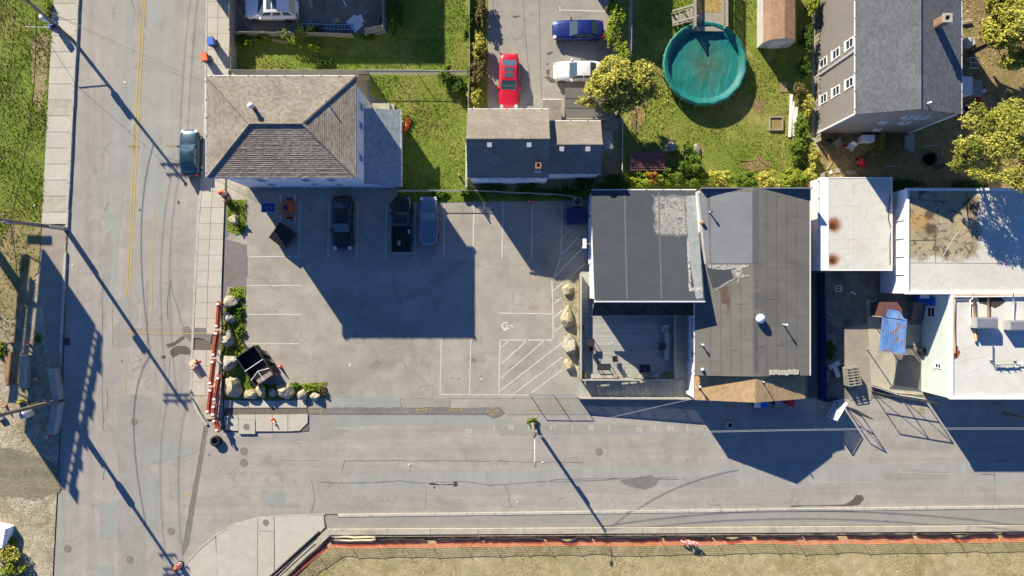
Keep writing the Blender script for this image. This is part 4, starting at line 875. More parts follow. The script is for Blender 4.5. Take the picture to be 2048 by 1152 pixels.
# golden shingled front gable of the hall
fz=lambda x: 3.55+(5.0-3.55)*(1-abs(x-21.0)/4.95)
gS=[(16.15,-9.9,3.55),(21.0,-9.9,5.0),(21.0,hys+.1,5.0),(16.15,hys+.1,3.55)]; gE=[(21.0,-9.9,5.0),(25.95,-9.8,3.55),(25.95,hys+.1,3.55),(21.0,hys+.1,5.0)]
r1=slab_roof(CT,gS,.14,M['trimdark'],'front_roof'); r2=slab_roof(CT,gE,.14,M['trimdark'],'front_roof')
s1=MB(); shingles(s1,gS[3],gS[0],gS[1],gS[2],seed=31); s1.build('shingles',M['sh_gold'],r1,kind='stuff'); s1=MB(); shingles(s1,gE[1],gE[2],gE[3],gE[0],seed=32); s1.build('shingles',M['sh_gold'],r2,kind='stuff')
for x in (17.6,20.9,24.2): window(CT,(x,-9.6,1.7),'S',1.5,1.4)
window(CT,(16.3,-3.6,2.4),'W',2.2,.8); window(CT,(16.3,-5.9,2.4),'W',.8,.9); d2=MB().box(16.24,-7.6,.62,16.29,-6.6,2.6).build('door',M['whitew'],CT); MB().box(16.17,-6.8,1.5,16.24,-6.73,1.7).build('handle',M['steel'],d2)
MB().box(16.1,-9.75,0,16.3,-9.45,3.4).build('corner_board',M['white'],CT)
# things standing on the roofs
def vent(name,label,px,py,f,h,r,cap='white',dome=False):
    p=f(px,py); t=thing(name,label,'vent',(p[0],p[1],p[2]-.06))
    MB().lathe([(r,0),(r,h)],n=12).build('pipe',M['white' if not dome else 'steel'],t)
    MB().lathe([(r*2.1,0),(r*2.1,.07),(r*1.1,.12)],n=12).build('flashing',M['seam_pale'],t)
    MB().lathe([(r*1.5,h-.12),(r*1.7,h-.02),(r*1.2,h+.1),(0,h+.16)] if not dome else [(r*1.5,h-.1),(r*1.75,h+.1),(r*1.4,h+.3),(r*.6,h+.42),(0,h+.45)],n=14).build('cap',M[cap],t,True); return t
vent('roof_ventilator','fat pale mushroom ventilator on the ridge of the brown felt roof',1518,637,onhall,.35,.24,dome=True)
vent('vent_pipe','thin vent pipe east of the mushroom ventilator',1567,649,onhall,.85,.06)
vent('vent_pipe','thin vent pipe on the felt roof edge above the deck',1403,689,onhall,.65,.06)
vent('vent_pipe','stubby pale vent pipe near the golden shingle front',1404,739,onhall,.25,.09)
vent('vent_pipe','dark vent pipe on the blue grey felt patch',1419,425,onhall,.8,.06,'steel_dark')
vent('vent_pipe','pale pipe standing on the golden shingle front at its dark corner',1397,772,lambda a,b:g(a,b,3.9),.7,.06)
vent('vent_pipe','thin pipe in the middle of the golden shingle front',1525,763,lambda a,b:g(a,b,4.9),.8,.04,'steel_dark')
p=onhall(1404,446); t=thing('flue_stub','brown flue stub where the two roofs meet','vent',p); MB().lathe([(.16,0),(.14,.35),(.05,.42)],n=10).build('pipe',M['rust'],t); MB().lathe([(.25,0),(.17,.05)],n=10).build('flashing',M['flashing'],t)
for i in range(11):
    p=onhall(1541+i*5.3,745+rnd.uniform(-1.5,1)); tag(MB().obox((p[0],p[1],p[2]+.06),(.22,.42+rnd.uniform(-.05,.05),.09),rz=rnd.uniform(-.06,.06)).build('paver_block',M['concrete']),['first','second','third','fourth','fifth','sixth','seventh','eighth','ninth','tenth','eleventh'][i]+' pale paver block from the ridge along the felt roof front edge','paver','paver blocks on the felt roof')
p=g(1168,487,2.6); ac=thing('air_conditioner','white air conditioner on bracket at the black roof wing','air conditioner',(p[0],p[1],0)); MB().box(-.12,-.42,2.1,.2,.42,2.75).build('casing',M['white'],ac); MB().lathe([(.26,0),(.26,.02)],(-.14,0,2.42),14,axis='X').build('fan_grille',M['steel_dark'],ac); MB().box(.2,-.05,2.3,.6,.05,2.4).build('bracket',M['steel'],ac)
# ---- grey gable house
D=thing('grey_gable_house','tall grey house with charcoal gable roof and narrow side windows','house',(33,20,0),w=True)
dx0,dx1,dxm,dys,dyn=28.5,37.05,32.7,14.45,31.0; dze,dzr=7.7,9.25
gable_walls(D,dx0,dx1-.1,dys,dyn,dze-.05,M['side_grey'],dxm,'y',dzr-.12)
W_=[(dx0-.14,dyn,dze),(dx0-.14,dys-.12,dze),(dxm,dys-.12,dzr),(dxm,dyn,dzr)]; E_=[(dx1,dys-.12,dze),(dx1,dyn,dze),(dxm,dyn,dzr),(dxm,dys-.12,dzr)]
r1=slab_roof(D,W_,.14,M['trimdark']); r2=slab_roof(D,E_,.14,M['trimdark'])
s1=MB(); shingles(s1,*W_,seed=41); s1.build('shingles',M['sh_grey'],r1,kind='stuff'); s1=MB(); shingles(s1,*E_,seed=42); s1.build('shingles',M['sh_grey'],r2,kind='stuff')
cm=MB()
for i in range(48): cm.tube([(dxm,dys-.12+i*.34,dzr+.02),(dxm,dys-.12+(i+1.1)*.34,dzr+.035)],[.13,.12],5)
cm.build('ridge_cap',M['sh_grey'],r1,kind='stuff')
for y in (20.6,17.3):
    for z in (6.4,4.0,1.6): window(D,(dx0,y,z),'W',.85,1.35,'white')
for x,z,w,h_ in ((33.4,6.5,.7,.8),(34.6,6.5,.9,.8),(32.3,4.6,.6,.5),(34.3,4.5,.8,.8),(33.3,1.9,.6,.5)): window(D,(x,dys,z),'S',w,h_,'white',True,.06)
for x in (dx0,dx1-.1): MB().box(x-.08,dys-.06,0,x+.08,dys+.06,dze-.1).build('corner_board',M['white'],D)
MB().tube([(dx0-.1,19.7,0),(dx0-.1,19.7,7.5)],.06).build('downspout',M['whitew'],D)
gutter(D,(dx0-.2,dys-.1,dze-.06),(dx0-.2,dyn,dze-.06),r=.06); gutter(D,(dx1+.06,dys-.1,dze-.06),(dx1+.06,dyn,dze-.06),r=.06)
p=g(1883,43,9.3); cb=MB()
for i in range(20):
    zz=8.1+i*.095; o_=(i%2)*.07
    for (ddx,ddy,sx,sy) in ((-.17+o_,-.24,.28,.13),(.17+o_*.4,-.24,.24,.13),(-.17,.24,.28,.13),(.17,.24,.26,.13),(-.25,.0,.13,.34),(.25,0,.13,.34)): cb.obox((p[0]+ddx,p[1]+ddy,zz+.04),(sx,sy,.085))
c_=cb.build('chimney',M['brick'],D); MB().box(p[0]-.17,p[1]-.17,8.1,p[0]+.17,p[1]+.17,9.7).build('flue',M['black'],c_); cm=MB()
for (ddx,ddy,sx,sy) in ((0,-.27,.74,.18),(0,.27,.74,.18),(-.28,0,.18,.36),(.28,0,.18,.36)): cm.obox((p[0]+ddx,p[1]+ddy,10.06),(sx,sy,.1))
cm.build('cap',M['concrete_old'],c_)
p=g(1852,208,8.9); t=thing('vent_pipe','white elbow vent pipe on the charcoal gable roof','vent',(p[0],p[1],8.7)); MB().tube([(0,0,0),(0,0,.45),(.25,.06,.55)],.07,8).build('pipe',M['white'],t); MB().lathe([(.16,0),(.08,.15)],n=10).build('flashing',M['steel_dark'],t)
MB().box(28.1,12.5,0,28.75,31,.06).build('foundation_path',M['concrete_old'],D)
# ---- white roofed buildings
def flat_block(par,x0,x1,y0,y1,z,wall,roof,par_h=.12,pw=.18,wall_name='wall'):
    MB().box(x0+.04,y0+.04,0,x1-.04,y1-.04,z-.03).build(wall_name,wall,par)
    r_=MB().box(x0,y0,z-.1,x1,y1,z).build('roof',roof,par)
    for (a,b,c_,d) in ((x0-.02,y0-.02,x1+.02,y0+pw),(x0-.02,y1-pw,x1+.02,y1+.02),(x0-.02,y0+pw+.001,x0+pw,y1-pw-.001),(x1-pw,y0+pw+.001,x1+.02,y1-pw-.001)):
        if par_h: MB().box(a,b,z-.2,c_,d,z+par_h).build('parapet',M['white'],par)
    return r_
_t=NT('rust_stained_white_roof'); _m=Mask(_t); _co=_t.coord()
_b=_t.mix(1.0,_t.ramp(_t.noise(_co,.3,4,.6,.5),[(.3,C('e4e0d8')),(.7,C('efebe5'))]),_t.ramp(_t.noise(_co,1.6,5,.7),[(.3,.93),(.7,1.04)]),'MULTIPLY')
_b=_t.mix(_t.math('MULTIPLY',_t.ramp(_t.noise(_co,.7,5,.7,.8),[(.52,0.0),(.68,1.0)]),.35),_b,C('c6b99e'))
for _px,_py,_r in ((1667,450,.75),(1666,519,.62)):
    _c=g(_px,_py,3.2); _b=_t.mix(_t.math('MULTIPLY',_m.blob(_c,_r*1.25,1.8,.9,.7),.75),_b,C('c09a80')); _b=_t.mix(_t.math('MULTIPLY',_m.blob(_c,_r,2.2,.9,.5),.9),_b,C('9c5a3c')); _b=_t.mix(_t.math('MULTIPLY',_m.blob((_c[0]-.1,_c[1]-.1),_r*.55,2.5,.9,.5),.9),_b,C('5a3424'))
M['annex_roof']=_t.pbr(_b,.85,0,_t.bump(_t.noise(_co,1.1,4,.6,1.5),.35,.06),spec=.2)
_t=NT('mould_stained_white_roof'); _m=Mask(_t); _co=_t.coord()
_b=_t.mix(1.0,_t.ramp(_t.noise(_co,.3,4,.6,.5),[(.3,C('e2ded6')),(.7,C('f0ece6'))]),_t.ramp(_t.noise(_co,1.6,5,.7),[(.3,.92),(.7,1.04)]),'MULTIPLY')
_b=_t.mix(_t.math('MULTIPLY',_t.ramp(_t.noise(_co,1.7,6,.75,.8),[(.60,0.0),(.70,1.0)]),.5),_b,C('a89a86'))
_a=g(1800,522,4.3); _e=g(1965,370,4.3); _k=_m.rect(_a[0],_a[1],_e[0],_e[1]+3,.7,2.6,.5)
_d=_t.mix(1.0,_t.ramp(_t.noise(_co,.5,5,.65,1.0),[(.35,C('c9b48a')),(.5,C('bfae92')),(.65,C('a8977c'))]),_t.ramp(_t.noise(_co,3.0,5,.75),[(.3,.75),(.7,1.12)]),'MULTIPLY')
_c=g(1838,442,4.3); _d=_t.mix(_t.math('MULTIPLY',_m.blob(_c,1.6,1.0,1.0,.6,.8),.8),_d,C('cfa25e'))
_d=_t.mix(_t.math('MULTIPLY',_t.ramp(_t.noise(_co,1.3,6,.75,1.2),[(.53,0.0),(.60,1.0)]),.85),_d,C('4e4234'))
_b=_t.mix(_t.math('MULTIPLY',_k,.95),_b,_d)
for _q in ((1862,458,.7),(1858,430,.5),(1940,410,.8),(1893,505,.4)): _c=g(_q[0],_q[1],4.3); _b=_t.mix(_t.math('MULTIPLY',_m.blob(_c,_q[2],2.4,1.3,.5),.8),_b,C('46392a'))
M['block_roof']=_t.pbr(_b,.88,0,_t.bump(_t.noise(_co,.9,4,.6,1.5),.35,.06),spec=.2)
E1=thing('white_roof_annex','low block with white membrane roof and two rust stains','building',(30.6,5.7,0),w=True)
rE1=flat_block(E1,27.4,33.85,1.56,9.84,3.2,M['side_white2'],M['annex_roof'],.03,.08)
f1=lambda a,b:g(a,b,3.2)
MB().box(27.38,1.6,3.2,28.2,9.8,3.24).build('edge_flange',M['white'],E1)
rline([(1780,390),(1777,420),(1777,440),(1783,460),(1780,480),(1780,530)],.09,M['tar'],'roof_seam',.02,rE1,f1)
for pts in ([(1729,360),(1715,375),(1708,385)],[(1733,370),(1735,400),(1729,430),(1720,450)],[(1690,535),(1705,515)],[(1740,500),(1755,470),(1760,440)]): rline(pts,.035,M['whitew'],'membrane_wrinkle',.012,rE1,f1)
for a,b in (((1662,412),(1706,410)),((1662,478),(1779,476)),((1700,362),(1702,536))): rline([a,b],.03,M['whitew'],'membrane_seam',.01,rE1,f1)
gutter(E1,(27.3,1.6,3.15),(27.3,9.8,3.15),r=.06)
E2=thing('stained_white_roof_block','wide block with white roof blackened by mould in its shady corner','building',(42,4,0),w=True)
rE2=flat_block(E2,34.45,52,-.52,8.7,4.3,M['side_panel'],M['block_roof'],.16,.2)
f2=lambda a,b:g(a,b,4.3)
rline([(1815,525),(2060,527)],.04,M['concrete'],'membrane_seam',.02,rE2,f2); rline([(1871,450),(1871,525)],.05,M['oil'],'membrane_seam',.02,rE2,f2); rline([(1815,481),(1871,480)],.04,M['oil'],'membrane_seam',.02,rE2,f2)
for pts in ([(1886,512),(1898,490),(1916,464)],[(1812,580),(1830,562),(1850,550)],[(1834,578),(1850,566),(1858,558)],[(1875,572),(1890,555),(1910,548)]): rline(pts,.05,M['whitew'],'membrane_wrinkle',.006,rE2,f2)
for y in (1.2,2.8,4.4,6.0,7.4): MB().box(34.40,y-.02,0,34.46,y+.02,4.1).build('cladding_batten',M['whitew'],E2)
t=tag(MB().box(37.5,-.95,1.2,38.1,-.56,1.7).build('wall_box',M['white']),'white air conditioner box on the shaded wall above the steps','air conditioner')
E3=thing('green_sided_kitchen_block','mint sided block with white roof carrying ducts and pipes','building',(44,-5,0),w=True)
rE3=flat_block(E3,38.3,52,-9.7,-.58,4.3,M['side_green'],M['mem_white'],.14,.22)
f3=lambda a,b:g(a,b,4.3)
for pts in ([(1955,593),(1975,589),(1998,592),(2011,603),(2000,612),(1990,616),(1975,610),(1958,606)],): rsheet(pts,M['tar'],'puddle_stain',.012,rE3,f3,.8)
rsheet([(1904,690),(1915,692),(1920,705),(1915,716),(1905,720)],M['rust_spot'],'rust_stain',.012,rE3,f3,.6)
for pts in ([(1915,700),(1940,692),(1965,700)],[(1905,728),(1930,718),(1970,712),(1990,700)],[(1925,760),(1935,745),(1960,735)],[(2000,740),(2020,735),(2040,745)],[(1950,780),(1955,752)],[(2003,790),(2004,755)]): rline(pts,.05,M['whitew'],'membrane_wrinkle',.014,rE3,f3)
window(E3,(38.34,-7.0,2.6),'W',.5,.9); window(E3,(38.34,-2.2,1.6),'W',1.0,1.2); MB().box(38.26,-1.6,.2,38.31,-.8,2.2).build('door',M['blue'],E3)
def pipe(name,label,pts,r,mat,cat='pipe'):
    return tag(MB().tube(pts,r,8).build(name,M[mat],smooth=True),label,cat)
M['copper']=plain('copper_pipe',C('c99e78'),.5,.3)
zt3=4.45
def duct_unit(label,x0,y0,x1,y1):
    a=g(x0,y1,5.1); b=g(x1,y0,5.1); t=thing('condenser_unit',label,'condenser',((a[0]+b[0])/2,(a[1]+b[1])/2,4.3)); w,d=(b[0]-a[0])/2,(b[1]-a[1])/2
    MB().box(-w,-d,.12,w,d,.95).build('casing',plain('pale_grey_enamel',(.36,.37,.36,1),.5),t); MB().box(-w+.06,-d+.06,.95,w-.06,d-.06,.97).build('top_panel',M['steel'],t)
    for s_ in (-1,1): MB().box(s_*w*.7-.06,-d,0,s_*w*.7+.06,d,.12).build('skid',M['steel_dark'],t)
    MB().box(-w,d+.001,.6,w,d+.06,.9).build('grille',M['steel'],t)
duct_unit('pale condenser box on the white kitchen roof nearest the parapet',1951,636,1994,656); duct_unit('pale condenser box cut by the photograph edge',2018,642,2062,660)
pipe('gas_pipe','yellowish gas pipe looping along the white roof parapet',[g(1910,706,4.5),g(1909,660,4.5),g(1909,640,4.5),g(1909,591,4.6),g(2060,589,4.6)],.05,'copper')
pipe('vent_pipe','rust brown pipe lying towards the pale condenser boxes',[g(1952,682,4.5),g(1949,598,4.5)],.11,'copper'); pipe('vent_pipe','rust brown pipe crossing the dark puddle stain',[g(1977,640,4.5),g(1977,594,4.5)],.10,'rust')
pipe('conduit','slim white conduit rising behind the condenser box',[g(1940,650,4.5),g(1940,600,4.6),g(1946,596,4.6),g(1946,586,4.8)],.04,'white'); pipe('conduit','slim white conduit with elbow beside the second condenser',[g(2026,650,4.5),g(2027,586,4.8)],.05,'white')
pipe('gas_manifold','grey elbow pipe with valves on the white roof',[g(1986,688,4.5),g(1986,725,4.5),g(1992,730,4.5),g(2060,727,4.5)],.05,'steel'); pipe('gas_manifold','thin branch pipe with valves below the elbow pipe',[g(1988,730,4.45),g(1990,735,4.45),g(2040,734,4.45)],.04,'steel')
for i,(px,py) in enumerate(((1984,720),(1998,733),(2015,735),(2027,733),(2038,731),(2031,721))):
    p=g(px,py,4.5); tag(MB().lathe([(.12,0),(.12,.14),(.05,.2),(.05,.3)],(p[0],p[1],4.32),8).build('valve',M['steel']),['grey valve at the elbow of the white roof pipe','grey valve first along the thin branch pipe','grey valve in the middle of the thin branch pipe','grey valve near the end of the thin branch pipe','grey valve closing the thin branch pipe','grey valve on the upper pipe above the branch'][i],'valve','valves on the white roof')

# ---- houses beyond the frame whose shadows fall into the yards
def plain_house(label,x0,x1,y0,y1,ze,zr,name='neighbour_house'):
    t=thing(name,label,'house',((x0+x1)/2,(y0+y1)/2,0),w=True); xm=(x0+x1)/2
    gable_walls(t,x0+.2,x1-.2,y0+.15,y1-.15,ze-.05,M['side_white2'],xm,'y',zr-.15)
    slab_roof(t,[(x0,y1,ze),(x0,y0,ze),(xm,y0,zr),(xm,y1,zr)],.15,M['sh_grey']); slab_roof(t,[(x1,y0,ze),(x1,y1,ze),(xm,y1,zr),(xm,y0,zr)],.15,M['sh_grey'])
    for x in (x0+1.5,x1-1.5): window(t,(x,y0+.15,2),'S',1,1.3)
    return t
a=q(430,-163); b=q(693,-420); 
FH=thing('neighbour_house','flat topped neighbour house beyond the paved yard','house',((a[0]+b[0])/2,(a[1]+b[1])/2,0),w=True)
flat_block(FH,a[0],b[0],a[1],b[1],8.0,M['side_white2'],M['mem_black'],.1); window(FH,((a[0]+b[0])/2,a[1],4),'S',1,1.3)
LW=thing('neighbour_garage','low garage beyond the white estate car','garage',(*q(430,-220),0),w=True); a=q(330,-150); b=q(425,-300); flat_block(LW,a[0],b[0],a[1],b[1],6.2,M['side_white2'],M['mem_black'],.1)
a=q(1090,-146); b=q(1186,-330); plain_house('gabled neighbour house beyond the driveway',a[0],b[0],a[1],b[1],6.6,8.2)
# ================================================================ VEHICLES
def paint(name,col,metal=.0,rough=.35): return plain(name,col,rough,metal,var=.03,scale=1.5,coat=.6,spec=.5)
M['p_teal']=paint('teal_car_paint',(.012,.05,.075,1),.35); M['p_black']=paint('black_car_paint',(.010,.010,.012,1),.2); M['p_grey']=paint('blue_grey_car_paint',(.13,.19,.25,1),.4)
M['p_red']=paint('red_car_paint',(.52,.008,.03,1),.1); M['p_blue']=paint('deep_blue_car_paint',(.008,.025,.16,1),.3); M['p_white']=paint('white_car_paint',(.72,.72,.72,1),0)
M['lamp']=plain('headlamp_glass',(.55,.57,.58,1),.15,var=.03); M['tail']=plain('tail_lamp_red',(.35,.01,.01,1),.25,var=.03); M['chrome']=plain('bright_metal',(.55,.56,.57,1),.2,.9,var=.03)
def loft(secs, close=True):
    mb=MB(); k=len(secs[0])
    for s_ in secs: mb.v += [tuple(p) for p in s_]
    for i in range(len(secs)-1):
        for j in range(k):
            mb.f.append([i*k+j,i*k+(j+1)%k,(i+1)*k+(j+1)%k,(i+1)*k+j]); mb.m.append(0)
    mb.f.append(list(range(k-1,-1,-1))); mb.m.append(0); n=len(secs)-1; mb.f.append([n*k+j for j in range(k)]); mb.m.append(0)
    return mb
def rings(st):
    out=[]
    for (x,w,zb,zt,cr) in st:
        h=[(0,zb),(w*.86,zb),(w*.97,zb+.12),(w,zb+(zt-zb)*.5),(w*.975,zt-.10),(w*.90,zt-.015),(w*.6,zt+cr*.7),(0,zt+cr)]
        out.append([(x,y,z) for y,z in h]+[(x,-y,z) for y,z in reversed(h[1:-1])])
    return out
def wheel(root,x,y,r=.33,w=.22):
    s_=1 if y>0 else -1; mb=MB().lathe([(r*.62,-w/2),(r*.93,-w/2),(r,-w/2+.04),(r,w/2-.04),(r*.93,w/2),(r*.62,w/2)],(0,0,0),18,axis='Y',closed=True)
    o=mb.build('wheel',M['rubber'],root,True,loc=(x,y,r)); MB().lathe([(0,s_*w*.46),(r*.2,s_*w*.47),(r*.6,s_*w*.38),(r*.63,s_*w*.5)],(0,0,0),14,axis='Y').build('rim',M['chrome'],o)
def quadp(root,name,pts,mat,off=.012,par=None):
    P=[Vector(p) for p in pts]; n=(P[1]-P[0]).cross(P[2]-P[0]).normalized(); c=sum(P,Vector())/len(P)
    if n.dot(c-Vector((c.x*.6,0,.6)))<0: n=-n; P=P[::-1]
    k=len(P); mb=MB().add([p+n*off for p in P]+[p-n*.02 for p in P],[list(range(k)),list(range(2*k-1,k-1,-1))]+[(i,i+k,(i+1)%k+k,(i+1)%k) for i in range(k)])
    return mb.build(name,M[mat] if isinstance(mat,str) else mat,par or root)
def car(name,label,cat,px,py,heading,mat,L=4.7,W=1.8,Ht=1.45,kind='sedan',sunroof=0,rack=False,group=None):
    k=1+.7/H; t=thing(name,label,cat,((px-1024)/S/k,(576-py)/S/k,.02),heading,group)
    h=L/2; w=W/2; m=M[mat]
    if kind=='sedan':
        cow,rwb,rf,rr=h*.36,-h*.80,h*.02,-h*.47; zb_=.93; st=[(h,.44*w,.42,.58,.0),(h*.988,.62*w,.32,.62,.01),(h*.96,.77*w,.25,.67,.02),(h*.89,.90*w,.2,.74,.03),(h*.75,.97*w,.19,.80,.05),(cow+.1,w,.18,.92,.06),(cow-.3,w,.18,.95,.04),(0,w*1.0,.18,.96,.02),(-h*.6,w*.99,.18,.98,.03),(-h*.80,w*.95,.2,.97,.05),(-h*.91,.88*w,.24,.95,.04),(-h*.965,.76*w,.28,.9,.03),(-h*.99,.62*w,.34,.84,.02),(-h,.48*w,.42,.72,0)]
    elif kind=='suv':
        cow,rwb,rf,rr=h*.46,-h*.93,h*.16,-h*.74; zb_=1.08; st=[(h,.46*w,.48,.70,0),(h*.985,.64*w,.38,.76,.01),(h*.955,.79*w,.3,.83,.02),(h*.88,.92*w,.26,.92,.04),(cow+.1,.99*w,.25,1.05,.06),(cow-.3,w,.25,1.1,.03),(0,w,.25,1.1,0),(-h*.75,w*.99,.25,1.12,0),(-h*.92,.92*w,.28,1.12,0),(-h*.975,.8*w,.34,1.05,0),(-h,.6*w,.45,.9,0)]
    else: # pickup front half
        cow,rwb,rf,rr=h*.46,-h*.06,h*.30,h*.02; zb_=1.08; st=[(h,.66*w,.5,.78,0),(h*.97,.85*w,.34,.92,.02),(h*.88,.95*w,.3,1.0,.05),(cow+.1,.99*w,.3,1.08,.06),(cow-.3,w,.3,1.1,.03),(h*.1,w,.3,1.1,0),(-h*.06,w,.3,1.1,0),(-h*.085,w*.99,.32,1.0,0)]
    loft(rings(st)).build('body',m,t,True)
    bw,tw=w*.89,w*.69; zr_=Ht
    B=[(cow,bw*.92,zb_),(rwb,bw*.9,zb_),(rwb,-bw*.9,zb_),(cow,-bw*.92,zb_)]; T=[(rf,tw,zr_-.03),(rr,tw*.96,zr_-.03),(rr,-tw*.96,zr_-.03),(rf,-tw,zr_-.03)]
    mb=MB(); n=6; ringsC=[]
    def section(f): return [tuple(Vector(B[i]).lerp(Vector(T[i]),f)) for i in range(4)]
    low=section(0); up=section(1)
    mb.add([(p[0],p[1],p[2]-.12) for p in low]+up,[(0,1,5,4),(1,2,6,5),(2,3,7,6),(3,0,4,7),(7,6,5,4)])
    cab=mb.build('cabin',m,t)
    # crowned roof skin
    rm=MB(); nx,ny=6,6
    for i in range(nx+1):
        for j in range(ny+1):
            u,v=i/nx,j/ny; x=rf+.05+(rr-rf-.1)*u; y=(tw+.02)*(1-2*v); rm.v.append((x,y,zr_-.035+.06*(1-(2*u-1)**4)*(1-(2*v-1)**4)))
    for i in range(nx):
        for j in range(ny): a=i*(ny+1)+j; rm.f.append([a,a+1,a+ny+2,a+ny+1]); rm.m.append(0)
    rm.build('roof_panel',m,t,True)
    def lp(i,f): return Vector(B[i]).lerp(Vector(T[i]),f)
    ins=.06
    a,b,c_,d=lp(0,.05),lp(3,.05),lp(3,.93),lp(0,.93); quadp(t,'windscreen',[a.lerp(b,ins*.7),b.lerp(a,ins*.7),c_.lerp(d,ins*.6),d.lerp(c_,ins*.6)],'carglass')
    a,b,c_,d=lp(1,.10),lp(2,.10),lp(2,.9),lp(1,.9); quadp(t,'rear_window',[a.lerp(b,ins),b.lerp(a,ins),c_.lerp(d,ins),d.lerp(c_,ins)],'carglass')
    for (i0,i1) in ((0,1),(3,2)):
        a,b,c_,d=lp(i0,.1),lp(i1,.1),lp(i1,.85),lp(i0,.85); n2=2 if kind!='suv' else 3
        for k_ in range(n2):
            f0,f1=(k_+.07)/n2*.92+.05,(k_+.93)/n2*.92+.03; quadp(t,'side_window',[a.lerp(b,f0),a.lerp(b,f1),d.lerp(c_,f1),d.lerp(c_,f0)],'carglass')
    for k_ in range(sunroof):
        x0=rf-.22-k_*.52; MB().box(x0-.42,-tw*.62,zr_-.0,x0,tw*.62,zr_+.034).build('sunroof',M['carglass'],t)
    if rack:
        for s_ in (-1,1): MB().tube([(rf-.2,s_*tw*.93,zr_+.04),(rr+.15,s_*tw*.93,zr_+.04)],.025).build('roof_rail',M['chrome'],t)
    wb=h*.60
    for x in (wb+.05,-wb+.02):
        for y in (w-.09,-w+.09): wheel(t,x,y,.33 if kind=='sedan' else .38)
    for s_ in (-1,1):
        MB().obox((h*.915,s_*w*.70,.70 if kind=='sedan' else .88),(.30,.28,.13),rz=-s_*.5,ry=.25).build('headlight',M['lamp'],t)
        if kind!='pickup': MB().obox((-h*.955,s_*w*.70,.84 if kind=='sedan' else 1.0),(.14,.30,.16),rz=s_*.35).build('taillight',M['tail'],t)
        o=MB().obox((cow-.22,s_*(w+.07),zb_+.04),(.14,.2,.13),rz=s_*.2).build('mirror',m,t)
        MB().obox((-.05*h,s_*(w+.005),.78),(.18,.03,.035)).build('door_handle',M['chrome'],t)
    MB().obox((h*.985,0,.45),(.08,W*.5,.14)).build('grille',M['steel_dark'],t)
    MB().tube([(cow+.04,w*.6,zb_+.02),(cow-.02,-w*.1,zb_+.06)],.015,5).build('wiper',M['black'],t)
    if kind=='pickup':
        x0,x1=-h,-h*.10; mb=MB(); zf=.72
        mb.box(x0+.05,-w+.02,.42,x1,w-.02,zf); mb.box(x0,-w+.01,.40,x1,-w+.13,1.08); mb.box(x0,w-.13,.40,x1,w-.01,1.08); mb.box(x1-.08,-w+.131,.73,x1+.02,w-.131,1.08); mb.box(x0-.02,-w+.131,.73,x0+.07,w-.131,1.06)
        bed=mb.build('bed',m,t); MB().box(x0+.071,-w+.135,zf+.002,x1-.085,w-.135,zf+.02).build('bed_liner',M['black'],bed)
        MB().obox((-h-.1,0,.5),(.16,W*.96,.16)).build('rear_bumper',M['chrome'],t)
        for s_ in (-1,1): MB().obox((-h+.01,s_*(w-.07),.85),(.06,.13,.3)).build('taillight',M['tail'],t)
    return t
N_,S_,W2=math.pi/2,-math.pi/2,math.pi
car('parked_car','dark teal sedan parked at the kerb beside the hipped house','car',380,306,N_+.02,'p_teal',4.35,1.78,1.4)
car('parked_car','black sedan parked nose out in the shaded bay, silver trim','car',685,446,S_,'p_black',5.05,1.95,1.46)
pk=car('pickup_truck','black pickup truck in the shaded bay beside a grey car','pickup truck',804,449,N_,'p_black',5.1,1.85,1.75,'pickup')
car('parked_car','blue grey sedan with its rear in the lot shade, beside the pickup','car',857,442,N_,'p_grey',4.5,1.78,1.45)
car('parked_car','bright red sedan with dark sunroof on the driveway','car',1018,163,S_-.01,'p_red',5.05,1.92,1.42,sunroof=2)
car('parked_car','deep blue sedan parked across the driveway','car',1156,60,W2+.01,'p_blue',4.75,1.82,1.46)
car('parked_car','white car half hidden under the autumn tree','car',1155,142,W2,'p_white',4.5,1.8,1.45)
car('parked_car','white estate SUV with twin sunroofs in the paved yard','SUV',544,18,W2,'p_white',4.95,1.95,1.7,'suv',2,True)
for (px,py,rz,m_) in ((819,463,.1,'whitew'),(798,486,-.15,'concrete')):
    p=g(px,py,.8); tag(MB().obox((p[0],p[1],.82),(.26,.42,.12),rz).build('carton',M[m_]),'pale carton in the pickup bed '+('behind the cab' if py<470 else 'towards the tailgate'),'box')
# solar powered message trailer
t=thing('solar_trailer','orange trailer frame with blue solar panel in the shaded lot','trailer',q(572,418),0)
f=MB()
for y in (-.75,.75): f.box(-.2,y-.05,.45,.95,y+.05,.55)
for x in (-.15,.4,.9): f.box(x-.05,-.7,.46,x+.05,.7,.54)
f.box(-.1,-.35,.55,.85,.35,.95); f.build('frame',M['orange'],t); MB().box(.1,-.2,.95,.5,.2,1.05).build('battery_lid',M['navy'],t)
for x in (-.45,.9):
    for y in (-1.0,1.0): MB().box(x-.04,y-.32,.2,x+.04,y+.32,.28).build('outrigger',M['whitew'],t)
for y in (-.85,.85): wheel(t,.4,y,.28,.16)
sp=MB().obox((-1.15,0,1.3),(1.25,.85,.05)).build('solar_panel',plain('solar_cells',(.015,.05,.22,1),.2,var=.1),t)
fr=MB()
for (cx,cy,sx,sy) in ((-1.15,.44,1.35,.06),(-1.15,-.44,1.35,.06),(-1.8,0,.06,.82),(-.5,0,.06,.82)): fr.obox((cx,cy,1.32),(sx,sy,.06))
fr.build('panel_frame',M['chrome'],sp); cl=MB()
for i in range(5): cl.box(-1.66+i*.25,-.4,1.326,-1.65+i*.25,.4,1.331)
cl.box(-1.76,-.005,1.326,-.54,.005,1.331); cl.build('cell_grid',M['steel'],sp,kind='stuff'); MB().tube([(-.55,0,.9),(-.55,0,1.28)],.05).build('mast',M['orange'],t); MB().box(-1.9,-.04,.45,-.2,.04,.53).build('drawbar',M['orange'],t)
